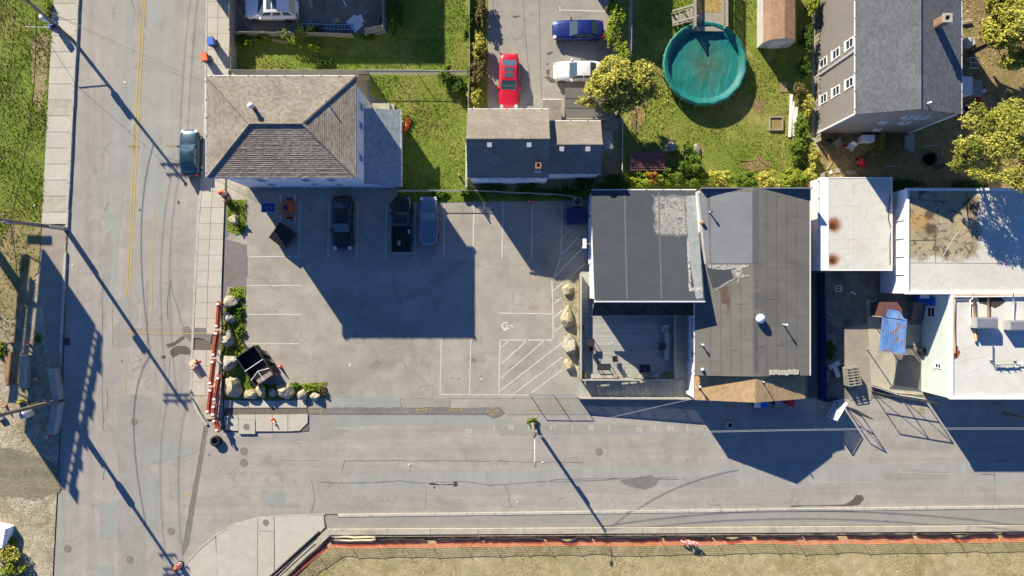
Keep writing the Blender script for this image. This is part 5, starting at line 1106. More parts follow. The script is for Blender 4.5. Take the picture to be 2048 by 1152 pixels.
# black lidded bin
t=thing('lidded_skip','black skip with ribbed lid standing askew in the lot','skip',q(572,473),R(-38))
MB().add([(-.75,-.8,.1),(.75,-.8,.1),(.75,.8,.1),(-.75,.8,.1),(-.88,-.86,1.0),(.88,-.86,1.0),(.88,.86,1.15),(-.88,.86,1.15)],[(0,1,5,4),(1,2,6,5),(2,3,7,6),(3,0,4,7),(0,3,2,1)]).build('bin_body',M['steel_dark'],t)
lid=MB().add([(-.9,-.9,1.01),(.9,-.9,1.01),(.9,.9,1.17),(-.9,.9,1.17),(-.9,-.9,1.05),(.9,-.9,1.05),(.9,.9,1.21),(-.9,.9,1.21)],[(4,5,6,7),(0,1,5,4),(1,2,6,5),(2,3,7,6),(3,0,4,7)]).build('lid',M['black'],t)
for i in range(9): x=-.8+i*.2; MB().add([(x-.04,-.88,1.05),(x+.04,-.88,1.05),(x+.04,.88,1.21),(x-.04,.88,1.21),(x-.03,-.88,1.10),(x+.03,-.88,1.10),(x+.03,.88,1.26),(x-.03,.88,1.26)],[(4,5,6,7),(0,1,5,4),(1,2,6,5),(2,3,7,6),(3,0,4,7)]).build('rib',M['steel_dark'],lid)
for y in (-.6,.6): MB().box(-.95,y-.06,0,-.8,y+.06,.3).build('foot',M['steel_dark'],t)
# open dump trailer
t=thing('open_skip_trailer','open black skip trailer with pale cross straps by the boulders','trailer',q(520.5,729),R(-56))
L2,W3=1.6,1.0; zt_=1.35
b=MB(); 
for (x0,y0,x1,y1) in ((-L2,-W3,L2,-W3+.07),(-L2,W3-.07,L2,W3),(-L2,-W3+.071,-L2+.07,W3-.071),(L2-.07,-W3+.071,L2,W3-.071)): b.box(x0,y0,.3,x1,y1,zt_)
b.box(-L2+.07,-W3+.07,.3,L2-.07,W3-.07,.42); b.build('skip_body',M['black'],t)
rim=MB()
for (a,b_) in (((-L2,-W3),(L2,-W3)),((L2,-W3),(L2,W3)),((L2,W3),(-L2,W3)),((-L2,W3),(-L2,-W3))): rim.tube([(*a,zt_),(*b_,zt_)],.055)
rim.build('rim',M['steel_dark'],t)
MB().tube([(-.1,-W3,zt_+.07),(-.1,W3,zt_+.07)],.03).build('strap',M['reflect'],t); MB().tube([(.9,-W3,zt_+.07),(.55,0,zt_+.07),(.9,W3,zt_+.07)],.03).build('strap',M['reflect'],t); MB().tube([(.55,0,zt_+.07),(L2,0,zt_+.07)],.03).build('strap',M['reflect'],t)
MB().box(L2+.05,-W3+.1,.9,L2+.16,W3+.1,1.05).build('tail_plank',M['orange_faded'],t); MB().box(L2-.5,-W3+.2,.42,L2-.1,W3-.2,.9).build('load',M['patch_mid'],t)
for y in (-W3-.12,W3+.12): 
    for x in (-.45,.4): wheel(t,x,y,.33,.2)
for i in range(5): MB().box(-L2+.3+i*.7,W3,.35,-L2+.38+i*.7,W3+.06,zt_-.06).build('side_rib',M['steel_dark'],t)
MB().box(-L2-1.0,-.06,.35,-L2,.06,.47).build('drawbar',M['steel_dark'],t)
# ================================================================ DECK
DK=thing('timber_deck','grey board deck with ramp and slatted rail in front of the black roof wing','deck',(*q(1270,670),0),w=True)
zd=.6
dx0,dx1=q(1160,0)[0],q(1342,0)[0]; dyt,dyb=-1.0,q(0,754)[1]
y=dyb; i=0
while y < dyt+2.4:
    xe0 = dx0 if y < dyt else dx0; xe1 = dx1 if y < dyt-.15 else q(1181,0)[0]
    MB().box(xe0,y+.006,zd-.05,xe1,y+.139,zd).build('deck_board',M['deck'][rnd.randrange(3)],DK); y+=.145
xr0,xr1=q(1344,0)[0],q(1381,0)[0]; y=q(0,756)[1]
while y < dyt-.2: MB().box(xr0,y+.006,zd-.05,xr1,y+.139,zd-.006).build('deck_board',M['deck'][rnd.randrange(3)],DK); y+=.145
ry0,ry1=q(0,792)[1],q(0,757)[1]; x=q(1154,0)[0]; xa,xb=x,xr1
while x < xb-.05:
    z0=.06+(zd-.06)*min(1,(x-xa)/(xb-xa)*1.18)
    MB().box(x+.006,ry0,z0-.05,min(xb,x+.139),ry1,z0).build('deck_board',M['deck'][rnd.randrange(3)],DK); x+=.145
def rail(par,pts,h=.95,slat=True,open_top=.0,solid=.0,topm='deck_rail',pitch=.16,zf=lambda x,y:zd):
    for a,b in zip(pts,pts[1:]):
        a,b=Vector((*a,0)),Vector((*b,0)); L=(b-a).length; d=(b-a)/L; ang=math.atan2(d.y,d.x)
        n=max(1,round(L/1.5))
        for i in range(n+1):
            p=a.lerp(b,i/n); z=zf(p.x,p.y); MB().obox((p.x,p.y,z+h/2-.2),(.09,.09,h+.35),ang).build('post',M[topm],par)
        za,zb_=zf(a.x,a.y),zf(b.x,b.y); c=(a+b)/2; pitch_=-math.atan2(zb_-za,L)
        MB().obox((c.x,c.y,(za+zb_)/2+h),(L+.1,.15,.045),ang,ry=pitch_).build('top_rail',M[topm],par)
        MB().obox((c.x,c.y,(za+zb_)/2+.12),(L,.045,.09),ang,ry=pitch_).build('bottom_rail',M[topm],par)
        if slat:
            k=int(L/pitch)
            me=None
            for i in range(k):
                p=a.lerp(b,(i+.5)/k); z=zf(p.x,p.y)
                o=MB().obox((0,0,0),(.122,.022,h-.12)).mesh('slat',M[topm]) if me is None else me; me=o
                s_=link('slat',me,par); s_.location=(p.x,p.y,z+h/2+.03) ; s_.rotation_euler=(0,0,ang)
                if par.get("_w"): s_.matrix_parent_inverse=par.matrix_basis.inverted()
rail(DK,[(dx0-.06,dyt+2.3),(dx0-.06,dyb-.05)],.95,pitch=.145)
rail(DK,[(dx0-.06,dyb-.06),(dx1+.04,dyb-.06)],.95,pitch=.145); rail(DK,[(dx1+.04,dyb-.06),(dx1+.04,dyt-1.5)],.95,pitch=.15)
rail(DK,[(xa+.1,ry0-.03),(xb,ry0-.03)],.95,pitch=.15,zf=lambda x,y:.06+(zd-.06)*min(1,(x-xa)/(xb-xa)*1.18))
MB().box(xa,ry0-.08,0,xb,ry0-.075,.5).build('skirt',M['steel_dark'],DK); MB().box(dx0-.12,dyb,0,dx0-.115,dyt+2.3,.55).build('skirt',M['deck_rail'],DK)
def table(px,py,w,d,label,h=.74):
    p=g(px,py,zd+h); t=thing('patio_table',label,'table',(p[0],p[1],zd),0,'black patio tables on the deck'); MB().box(-w/2,-d/2,h-.03,w/2,d/2,h).build('tabletop',plain('dark_table_top',(.03,.032,.035,1),.5),t)
    for x in (-w/2+.06,w/2-.06):
        for y in (-d/2+.06,d/2-.06): MB().box(x-.025,y-.025,0,x+.025,y+.025,h-.031).build('leg',M['black'],t)
table(1182,685,.65,.65,'small square dark table by the slatted deck rail'); table(1208,734,1.22,.62,'long dark table by the plank bench in the sun'); table(1290,737,1.0,.7,'dark table in the shaded corner of the deck'); table(1325,693,.65,.65,'dark table beside the bench at the shaded inner rail')
def chair(px,py,rz,label):
    p=g(px,py,zd+.5); t=thing('patio_chair',label,'chair',(p[0],p[1],zd),rz,'black metal chairs on the deck'); m=M['black']
    MB().box(-.22,-.22,.42,.22,.22,.45).build('seat',m,t); MB().obox((0,-.24,.68),(.44,.03,.44),rx=.15).build('backrest',m,t)
    for x in (-.2,.2):
        for y in (-.2,.2): MB().tube([(x,y,.42),(x*1.15,y*1.2,0)],.018,5).build('leg',m,t)
        MB().tube([(x*1.2,-.2,.62),(x*1.2,.18,.62)],.018,5).build('arm',m,t)
chair(1182,698,0,'black metal chair tucked under the small square table'); chair(1230,717,.15,'black metal chair alone in the sunlit middle of the deck')
def bench(px0,py0,px1,py1,label):
    a=g(px0,py0,zd+.45); b=g(px1,py1,zd+.45); t=thing('plank_bench',label,'bench',((a[0]+b[0])/2,(a[1]+b[1])/2,zd)); w,d=abs(b[0]-a[0]),abs(b[1]-a[1])
    n=max(2,int(max(w,d)/.42))
    for i in range(n):
        if w>d: MB().box(-w/2+i*w/n+.006,-d/2,.41,-w/2+(i+1)*w/n-.006,d/2,.45+rnd.uniform(-.004,.004)).build('plank',[M['wood_grey'],M['deck_rail'],M['deck'][2]][rnd.randrange(3)],t)
        else: MB().box(-w/2,-d/2+i*d/n+.006,.41,w/2,-d/2+(i+1)*d/n-.006,.45).build('plank',[M['wood_grey'],M['deck'][2]][rnd.randrange(2)],t)
    for s_ in (-1,1):
        if w>d: MB().box(s_*w*.42-.05,-d/2+.04,0,s_*w*.42+.05,d/2-.04,.408).build('leg',M['wood_grey'],t)
        else: MB().box(-w/2+.04,s_*d*.42-.05,0,w/2-.04,s_*d*.42+.05,.408).build('leg',M['wood_grey'],t)
bench(1182,748,1235,756,'sunlit plank bench along the deck front rail'); bench(1265,748,1318,756,'plank bench along the front rail reaching into shade'); bench(1329,665,1339,720,'bluish plank bench along the shaded inner deck rail')
# ================================================================ plants: leaf crowns
def crown_mesh(name, lobes, n, size, mat, seed, flat=.35, shell=.45):
    """many leaf-sized faces spread through the lobes (cx,cy,cz,rx,ry,rz)"""
    r=np.random.default_rng(seed)
    sub_=[]
    for (cx,cy,cz,rx,ry,rz) in lobes:
        for _ in range(9):
            d_=r.normal(size=3); d_/=np.linalg.norm(d_); d_[2]=abs(d_[2])*.8 if r.random()<.7 else d_[2]; k_=r.uniform(.45,.95); f_=r.uniform(.26,.5); sub_.append((cx+d_[0]*rx*k_,cy+d_[1]*ry*k_,cz+d_[2]*rz*k_,rx*f_,ry*f_,rz*f_*.9))
        sub_.append((cx,cy,cz,rx*.6,ry*.6,rz*.6))
    lobes=sub_; w=np.array([l[3]*l[4]*l[5] for l in lobes])**.8; w/=w.sum(); cnt=r.multinomial(n,w); C_=[];Nn=[]
    for (cx,cy,cz,rx,ry,rz),k in zip(lobes,cnt):
        d=r.normal(size=(k,3)); d/=np.linalg.norm(d,axis=1)[:,None]; rad=(shell+(1-shell)*r.random(k)**.5)*(1+.22*np.sin(d[:,0]*5+seed)*np.sin(d[:,1]*6+2*seed)*1.3)
        p=d*rad[:,None]*np.array([rx,ry,rz])+np.array([cx,cy,cz]); keep=p[:,2]>.04; C_.append(p[keep]); Nn.append(d[keep])
    Pc=np.concatenate(C_); D=np.concatenate(Nn); k=len(Pc)
    nn=D*.45+r.normal(size=(k,3))*.45+np.array([-.25,.35,flat+.25]); nn/=np.linalg.norm(nn,axis=1)[:,None]
    t=np.cross(nn,r.normal(size=(k,3))); t/=np.linalg.norm(t,axis=1)[:,None]; b=np.cross(nn,t); s_=(size*r.uniform(.4,1.65,k))[:,None]
    V=np.stack([Pc-t*s_*.9,Pc-b*s_*.55+nn*s_*.12,Pc+t*s_,Pc+b*s_*.55+nn*s_*.12],1).reshape(-1,3)
    return fill_mesh(name,V,np.arange(k*4).reshape(-1,4),mat)
def plant(name,label,cat,px,py,lobes,n,size,mat,seed,trunk=None,limbs=5,group=None,part='crown',z=0.,extra=None):
    p=q(px,py); t=thing(name,label,cat,(p[0],p[1],z),0,group); r=random.Random(seed)
    link(part,crown_mesh(part,lobes,n,size,M[mat],seed),t)
    if extra: link('blossom' if extra[0]=='blossom' else 'autumn_foliage',crown_mesh('autumn_foliage',extra[1],extra[2],size,M[extra[3]],seed+7),t)
    top=max(lobes,key=lambda l:l[2]); h=top[2]
    if trunk:
        mb=MB(); mb.tube([(0,0,0),(r.uniform(-.1,.1),r.uniform(-.1,.1),h*.35),(top[0]*.5,top[1]*.5,h*.7),(top[0],top[1],h)],[trunk,trunk*.8,trunk*.5,trunk*.15],7)
        mb.build('trunk',M['bark'],t,True)
        for i in range(limbs):
            l=lobes[i%len(lobes)]; e=Vector((l[0],l[1],l[2]))+Vector((r.uniform(-.6,.6)*l[3],r.uniform(-.6,.6)*l[4],r.uniform(-.2,.4)*l[5])); s_=Vector((top[0]*.4,top[1]*.4,h*r.uniform(.3,.6)))
            MB().tube([s_,s_.lerp(e,.5)+Vector((r.uniform(-.2,.2),r.uniform(-.2,.2),.15)),e],[trunk*.45,trunk*.28,trunk*.08],5).build('limb',M['bark'],t,True)
    else:
        mb=MB()
        for i in range(5):
            l=lobes[i%len(lobes)]; mb.tube([(l[0]*.4,l[1]*.4,0),(l[0]*.7,l[1]*.7,l[2]*.6),(l[0],l[1],l[2]+l[5]*.5)],[.04,.03,.012],5)
        mb.build('stems',M['bark'],t,kind='stuff')
    return t
def bush_lobes(seed,rx,ry,h,n=6):
    r=random.Random(seed); out=[(0,0,h*.5,rx*.65,ry*.65,h*.5)]
    for i in range(n):
        a=i*6.283/n+r.uniform(-.4,.4); k=r.uniform(.45,.75); out.append((math.cos(a)*rx*k,math.sin(a)*ry*k,h*r.uniform(.35,.6),rx*r.uniform(.3,.48),ry*r.uniform(.3,.48),h*r.uniform(.28,.45)))
    return out
def planter(px,py,label,mat,fl):
    p=g(px,py,zd+.4); t=thing('planter',label,'planter',(p[0],p[1],zd)); MB().lathe([(.16,0),(.22,.38),(.25,.4),(.2,.4),(.19,.34),(0,.34)],n=12).build('pot',M[mat],t)
    link('leaves',crown_mesh('leaves',[(0,0,.5,.26,.26,.2)],90,.07,M['leaf_green'],px),t); link('flowers',crown_mesh('flowers',[(0,0,.62,.22,.22,.12)],70,.06,M[fl],px+1),t)
planter(1162,655,'pot of orange flowers halfway along the slatted deck rail','rust','leaf_orange'); planter(1167,749,'pot of yellow flowers at the deck front corner by the rail','rust','leaf_gold'); planter(1334,748,'pot of yellow flowers at the inner deck corner','wood_grey','leaf_gold')
p=g(1332,657,zd+.5); t=thing('cushioned_chair','pale framed chair with brown cushion at the inner rail','chair',(p[0],p[1],zd)); MB().box(-.28,-.28,.36,.28,.28,.4).build('seat',M['whitew'],t); MB().box(-.22,-.24,.4,.22,.22,.5).build('cushion',M['wood_tan'],t); MB().box(-.28,.22,.4,.28,.28,.85).build('backrest',M['whitew'],t)
for x in (-.25,.25):
    for y in (-.25,.25): MB().box(x-.03,y-.03,0,x+.03,y+.03,.359).build('leg',M['whitew'],t)
# ================================================================ POLES AND WIRES
def pole(label,px,py,h,off=(0,0),r=.17,arms=(),name='utility_pole',cat='utility pole'):
    b=q(px,py); t=thing(name,label,cat,(b[0],b[1],0)); ox,oy=off[0]/S,-off[1]/S
    P=lambda z:(ox*z/h,oy*z/h,z)
    MB().tube([P(0),P(h*.5),P(h)],[r,r*.85,r*.68],10).build('shaft',M['wood_pole'],t,True)
    tops=[]
    for (z,L,dy) in arms:
        c=P(z); o=MB().box(c[0]-L/2,c[1]+dy-.05,z-.06,c[0]+L/2,c[1]+dy+.05,z+.06).build('crossarm',M['wood_pole'],t)
        for i in range(4):
            x=c[0]-L/2+.12+i*(L-.24)/3; MB().lathe([(.05,z+.06),(.07,z+.12),(.05,z+.16),(.07,z+.2),(.02,z+.26)],(x,c[1]+dy,0),8).build('insulator',M['patch_blue'],o); tops.append((b[0]+x,b[1]+c[1]+dy,z+.25))
    return t,P,tops,b
p1,P1,T1,B1=pole('leaning wooden utility pole with grey transformer on the grass verge',147,82,8.4,(20,-18),.17,((7.9,2.4,.1),(7.3,2.0,.1)))
c=P1(4.1); MB().lathe([(.22,-.45),(.24,-.4),(.24,.4),(.15,.48)],(c[0]-.35,c[1]+.1,c[2]),14).build('transformer',M['white'],p1,True); c=P1(3.4); MB().box(c[0]-.2,c[1]-.5,2.9,c[0]+.35,c[1]-.18,3.5).build('splice_box',M['steel_dark'],p1)
c=P1(2.6); tp=MB().tube([c,(c[0]-2.9,c[1]+.02,2.75)],.045,6).build('guy_strut',M['steel'],p1); MB().tube([(c[0]-2.9,c[1],2.75),(c[0]-2.6,c[1]-.3,0)],.02,5).build('guy_wire',M['steel_dark'],p1); MB().tube([P1(8),(c[0]-2.9,c[1],2.75)],.015,5).build('guy_wire',M['steel_dark'],p1)
t=thing('mailbox','blue round topped box on the pavement beside the leaning pole','mailbox',(*q(121,62),.15),.4); MB().box(-.26,-.28,.12,.26,.28,.85).build('box_body',M['blue'],t); MB().lathe([(.28,-.26),(.28,.26)],(0,0,.85),18,axis='X').build('hood',M['blue'],t,True)
for x in (-.2,.2):
    for y in (-.2,.2): MB().box(x-.03,y-.03,0,x+.03,y+.03,.119).build('leg',M['navy'],t)
p2,P2,T2,B2=pole('wooden utility pole at the end of the slab pavement, twin crossarms',130,457,10.0,(0,0),.2,((9.35,3.0,.28),(9.35,3.0,-.28)))
MB().box(.16,-.12,.1,.30,.12,2.5).build('riser_guard',M['steel'],p2); MB().lathe([(.2,6.0),(.22,6.1),(.22,6.8),(.1,6.9)],(-.38,0,0),12).build('transformer',M['steel'],p2,True)
p3,P3,T3,B3=pole('wooden utility pole between the concrete blocks, crossarms at two levels',122,800,10.2,(0,0),.2,((9.5,2.6,.28),(9.5,2.6,-.28),(8.7,1.6,.25)))
MB().lathe([(.3,4.4),(.33,4.5),(.33,5.5),(.2,5.6)],(.3,-.42,0),14).build('transformer',M['steel'],p3,True)
pole('cut off pole stump beside the taller pole at the concrete blocks',113,797,3.8,(0,0),.14)
p4,P4,T4,B4=pole('short lamp pole with vines at its foot on the cross street',1065,846,6.25,(0,0),.17,(),'lamp_pole','lamp post')
MB().tube([(0,0,6.1),(0,-.9,6.55),(0,-2.0,6.6)],.035,6).build('lamp_arm',M['white'],p4); MB().add([(-.1,-1.95,6.52),(.1,-1.95,6.52),(.14,-2.45,6.5),(-.14,-2.45,6.5),(-.07,-1.95,6.66),(.07,-1.95,6.66),(.1,-2.4,6.6),(-.1,-2.4,6.6)],[(0,3,2,1),(4,5,6,7),(0,1,5,4),(1,2,6,5),(2,3,7,6),(3,0,4,7)]).build('lamp_head',M['patch_blue'],p4)
MB().obox((.18,-.05,4.0),(.2,.3,.9)).build('meter_box',M['steel'],p4)
p5,P5,T5,B5=pole('wooden utility pole at the mint sided block',2008,826,7.8,(0,0),.17,((7.3,1.8,0),))
def wire(label,a,b,sag,r=.02,group=None,mat='black'):
    a,b=Vector(a),Vector(b); P=[a.lerp(b,i/16)-Vector((0,0,sag*4*(i/16)*(1-i/16))) for i in range(17)]
    return tag(MB().tube(P,r,5).build('overhead_wire',M[mat]),label,'wire',group)
for i in range(2): wire(['overhead wire nearest the grass','overhead wire nearest the road'][i]+' between the leaning pole and the pavement end pole',T1[i],T2[i],.7,.018,'wires along the street')
for i in range(2): wire(['overhead wire nearest the gravel','overhead wire nearest the road'][i]+' between the pavement end pole and the block pole',T2[i*2],T3[i*2],.6,.018,'wires towards the concrete blocks')
wire('thick cable slung between the leaning pole and the pavement end pole',(B1[0]+P1(6)[0],B1[1]+P1(6)[1],6),(B2[0],B2[1],7.0),.9,.03); wire('thick cable slung between the pavement end pole and the block pole',(B2[0],B2[1],7.0),(B3[0],B3[1],7.0),1.2,.03)
for i in range(2): wire(['inner','outer'][i]+' overhead wire leaving the frame above the leaning pole',T1[i+1],(T1[i+1][0]+3,T1[i+1][1]+35,9),.7,.018,'wires leaving past the leaning pole')
for i in range(2): wire(['inner','outer'][i]+' overhead wire leaving the frame below the block pole',T3[i+1],(T3[i+1][0]-2,T3[i+1][1]-40,9.5),.8,.018,'wires leaving past the block pole')
wire('service wire from the leaning pole to the hipped house',(B1[0]+.8,B1[1]+.7,7.2),(-24.6,16.6,7.7),.5,.02); wire('second service wire from the leaning pole to the hipped house eave',(B1[0]+.8,B1[1]+.7,6.8),(-24.6,16.2,7.6),.7,.015)
tp4=(B4[0],B4[1],6.1); wire('pale service cable from the lamp pole to the golden shingle corner',tp4,(16.2,-9.6,4.4),.5,.02,None,'steel')
for i,dz in enumerate((0,-.35)): wire(('upper' if i==0 else 'lower')+' pale cable running from the lamp pole past the white blocks',(tp4[0],tp4[1],6.15+dz),(B5[0],B5[1],7.4+dz*1.6),1.1,.022,None,'steel')
wire('cable from the pole by the mint block past the frame edge',(B5[0],B5[1],7.3),(B5[0]+30,B5[1]-1,7.5),.6,.022,None,'steel')
# ================================================================ BILLBOARD (stands beyond the frame, its shadow lies across the gravel)
gx=lambda px,py:q(px,py)
BB=thing('billboard','large roadside billboard on a steel column beyond the gravel','billboard',(*gx(-110,351),0),w=True)
n0,s0=Vector((*gx(-83,247),0)),Vector((*gx(-118,613),0)); d=(s0-n0).normalized(); perp=Vector((-d.y,d.x,0)); L=(s0-n0).length; ang=math.atan2(d.y,d.x); mid=(n0+s0)/2
MB().tube([(*gx(-110,351),0),(*gx(-110,351),7.2)],.45,16).build('column',M['steel'],BB,True)
o1=perp*.12; MB().add([n0+o1+V3(0,0,7),s0+o1+V3(0,0,7),s0+o1+V3(0,0,10.1),n0+o1+V3(0,0,11.15),n0-o1+V3(0,0,7),s0-o1+V3(0,0,7),s0-o1+V3(0,0,10.1),n0-o1+V3(0,0,11.15)],[(0,1,2,3),(7,6,5,4),(0,4,5,1),(1,5,6,2),(2,6,7,3),(3,7,4,0)]).build('panel',M['whitew'],BB)
x_=0; r_=random.Random(4)
while x_ < L-.3:
    w_=r_.uniform(.5,1.4); hh=.55*r_.uniform(.7,1.4); zt0=11.15-1.05*x_/L; p_=n0+d*(x_+w_/2); MB().obox((p_.x,p_.y,zt0+.22+hh/2),(w_*.92,.1,hh),ang).build('cutout_sign',M['whitew'],BB)
    MB().obox((p_.x,p_.y,zt0+.1),(.2,.08,.4),ang).build('bracket',M['steel'],BB); x_+=w_
cw=mid-perp*0; off=Vector((-.95,.0,0))
MB().obox((mid.x-1.25,mid.y+.9,6.9),(L*.80,.8,.08),ang).build('catwalk',M['steel'],BB); MB().obox((n0.x-.1,n0.y+.55,6.85),(2.2,.75,.1)).build('end_platform',M['steel'],BB)
for f_ in (.06,.3,.55,.8): p_=n0.lerp(s0,f_); MB().tube([(p_.x-1.5,p_.y+.4,6.95),(p_.x,p_.y,7.3)],.07).build('strut',M['steel'],BB)
for s_ in (-.5,.5): MB().obox((mid.x-.6,mid.y+.5,7.0),(L*.6,.2,.3),ang).build('beam',M['steel'],BB) if s_<0 else None
# ================================================================ TREES AND SHRUBS
# autumn tree over the shed
plant('autumn_tree','yellowing broadleaf tree spreading over the flat felt shed','tree',1236,232,[(-.6,1.9,4.6,2.1,1.8,1.5),(-2.2,1.5,4.2,1.6,1.5,1.1),(1.2,2.5,4.4,1.7,1.5,1.2),(-1.5,3.2,4.2,1.6,1.2,1.1),(.4,.7,3.8,1.7,1.2,1.0),(-3.3,.3,3.6,1.1,.55,.6),(2.0,1.4,3.8,1.2,1.1,.9),(-1.0,-.1,3.4,1.2,.8,.7)],17000,.105,'leaf_yellow',3,.2,9)
T_=[('pale leafed vine column on the fence behind the blue car',1226,58,.95,2.6,2.6,'leaf_bright',1500),('leafy shrub at the fence end above the blue car',1222,20,.7,1.2,2.2,'leaf_green',600),('shrub mass between the fence and the autumn tree',1238,120,.9,1.3,2.4,'leaf_bright',800)]
for i,(lb,px,py,rx,ry,h,m_,n) in enumerate(T_): plant('shrub',lb,'shrub',px,py,bush_lobes(20+i,rx,ry,h),int(n*1.8),.095,m_,20+i)
# big golden trees at the edge
plant('golden_tree','large golden green tree filling the top corner behind the grey house','tree',1940,108,[(1.2,1.0,5.0,2.6,2.2,1.6),(-.6,2.6,4.6,1.7,1.6,1.3),(2.8,-1.0,4.6,1.9,1.9,1.4),(-.9,.2,4.3,1.4,1.5,1.1),(1.0,-2.0,4.0,1.6,1.2,1.0),(3.6,2.6,4.8,2.0,2.0,1.4),(1.2,3.6,4.6,1.8,1.6,1.2)],30000,.10,'leaf_gold',5,.24,10)
plant('golden_tree','large feathery golden tree overhanging the stained white roof','tree',1872,335,[(.4,.5,8.8,2.4,2.2,1.5),(-1.8,.2,8.2,1.6,1.6,1.2),(2.2,1.0,8.6,2.0,2.0,1.3),(-.9,2.3,8.0,1.6,1.4,1.0),(-1.2,-1.8,7.8,1.6,1.2,1.0),(1.2,-2.1,8.2,1.8,1.3,1.1),(3.0,-1.0,8.2,1.7,1.7,1.0),(-2.7,-1.2,7.2,.9,.7,.7),(1.0,3.2,7.8,1.7,1.2,.9),(4.2,.6,8.0,1.5,2.0,1.0)],27000,.08,'leaf_gold',6,.28,14)
# shrub row along the fence between pool lawn and grey house
for i,(lb,px,py,rx,ry,h,m_,n) in enumerate([
 ('lime shrub under the eaves corner at the shed end',1612,18,.6,1.4,2.6,'leaf_bright',900),('dark shrub behind the gambrel shed',1605,85,.55,1.4,2.2,'leaf_dark',650),('dark climbing shrub halfway along the fence',1598,140,.6,1.2,2.0,'leaf_dark',600),
 ('brownish bare shrub above the white planks',1592,185,.7,.9,1.6,'leaf_brown',420),('autumn speckled shrub beside the white planks',1608,215,.6,1.3,1.8,'leaf_yellow',560),('bluish green shrub near the brick corner of the lawn',1592,262,.75,1.2,2.0,'leaf_green',850),('large green shrub at the lawn corner',1585,305,.9,1.2,2.2,'leaf_green',1100),('yellowing shrub in the fence corner',1615,318,.6,1.5,2.0,'leaf_yellow',800)]):
    plant('shrub',lb,'shrub',px,py,bush_lobes(40+i,rx,ry,h),int(n*1.9),.088,m_,40+i,group='shrubs along the side fence')
# hedge behind the black roof
hedge=[('dark hedge bush behind the cottage corner',1225,372,1.3,.8,2.0,'leaf_dark'),('hedge bush with orange tips below the red roofed shed',1290,362,1.3,.75,2.2,'leaf_bright'),('bright green hedge bush next to the orange one',1335,360,1.1,.85,2.2,'leaf_green'),('tall dark green bush beside the red roofed shed',1372,325,.95,1.3,2.6,'leaf_green'),('mottled hedge bush behind the coated roof patch',1385,366,1.2,.7,2.0,'leaf_green'),('hedge bush behind the blue grey felt patch',1432,362,1.2,.8,1.9,'leaf_gold'),('dense hedge bush behind the roof ridge',1480,364,1.2,.8,2.0,'leaf_green'),('yellow tipped hedge bush past the roof ridge',1528,364,1.2,.8,1.9,'leaf_gold'),('last hedge bush at the white gutter corner',1575,362,1.2,.8,1.9,'leaf_bright'),('low bush filling the hedge end by the fence',1612,358,.8,.8,1.7,'leaf_yellow')]
for i,(lb,px,py,rx,ry,h,m_) in enumerate(hedge):
    ex=('autumn',[(.1,.25,1.9,.6,.3,.35),(.35,-.2,1.7,.35,.4,.35)],260,'leaf_orange') if 'orange tips' in lb else None
    plant('hedge_bush',lb,'bush',px,py,bush_lobes(60+i,rx*1.25,ry*1.2,h),3200,.085,m_,60+i,group='hedge behind the dark roof',extra=ex)
# shrub belt between lawn and driveway
for i,(lb,px,py,rx,ry,h,m_,n) in enumerate([('olive shrub at the head of the driveway belt',962,25,.7,1.9,1.7,'leaf_brown',900),('green shrub leaning over the belt fence',938,60,.5,1.5,1.5,'leaf_green',700),('olive shrub left of the red car roofline',958,100,.85,1.5,1.8,'leaf_gold',900),('dark brown shrub beside the red car',957,150,.95,1.5,1.9,'leaf_brown',1000),('low olive shrub at the cottage gable',952,200,.85,1.3,1.5,'leaf_gold',800),('round green bush on the lawn by the belt',893,156,.75,.9,1.5,'leaf_green',700),('dark bush in the lawn corner by the belt',918,175,.7,.9,1.3,'leaf_dark',500),('climber at the yard fence corner',797,25,.7,2.6,1.8,'leaf_dark',900)]):
    plant('shrub',lb,'shrub',px,py,bush_lobes(80+i,rx,ry,h),int(n*1.8),.09,m_,80+i,group='shrubs between lawn and driveway')
# straggly bushes at the yard fence
plant('wild_sapling','straggly pale sapling sprawling over the yard fence','sapling',600,84,[(0,.2,.9,.9,.5,.4),(-.6,-.2,.8,.6,.5,.35),(.9,-.5,.7,.9,.4,.35),(.4,1.0,1.2,.35,.8,.4),(1.2,.9,1.2,.5,.35,.3),(1.6,-.9,.6,.7,.45,.3),(-1.2,.7,.9,.3,.6,.35)],520,.11,'leaf_bright',91,.05,9)
for i,(lb,px,py,rx,ry,h,m_,n) in enumerate([('dark weeds in the lawn corner under the fence',492,84,.9,.7,.9,'leaf_green',500),('green weeds beside the dark corner weeds',528,80,.9,.5,.8,'leaf_bright',420),('reddish dry brush under the ladder',632,62,1.3,.5,.5,'leaf_brown',260),('green clump under the fallen fence end',735,75,1.0,.4,.6,'leaf_green',350),('clump by the lawn edge below the sapling',650,128,1.0,.45,.5,'leaf_dark',260)]):
    plant('weed_clump',lb,'weeds',px,py,bush_lobes(100+i,rx,ry,h),n,.10,m_,100+i)
# vegetation strip north of the lot
for i,(px,py,rx,ry,h,m_,lb) in enumerate([(985,378,1.6,.6,.9,'leaf_dark','dark shrub below the cottage windows'),(1060,380,1.8,.6,.9,'leaf_dark','dark shrub in the strip behind the red cone'),(1120,384,1.2,.7,1.0,'leaf_dark','dark shrub beside the blue bins'),(938,385,.9,.5,.8,'leaf_green','green weeds at the white lattice end'),(1165,370,1.2,.9,1.4,'leaf_dark','dark shrub at the cottage corner'),(882,388,.8,.35,.4,'leaf_green','low weeds in front of the grey sedan')]):
    plant('shrub',lb,'shrub',px,py,bush_lobes(120+i,rx,ry,h),650,.11,m_,120+i,group='shrubs in the strip behind the lot')
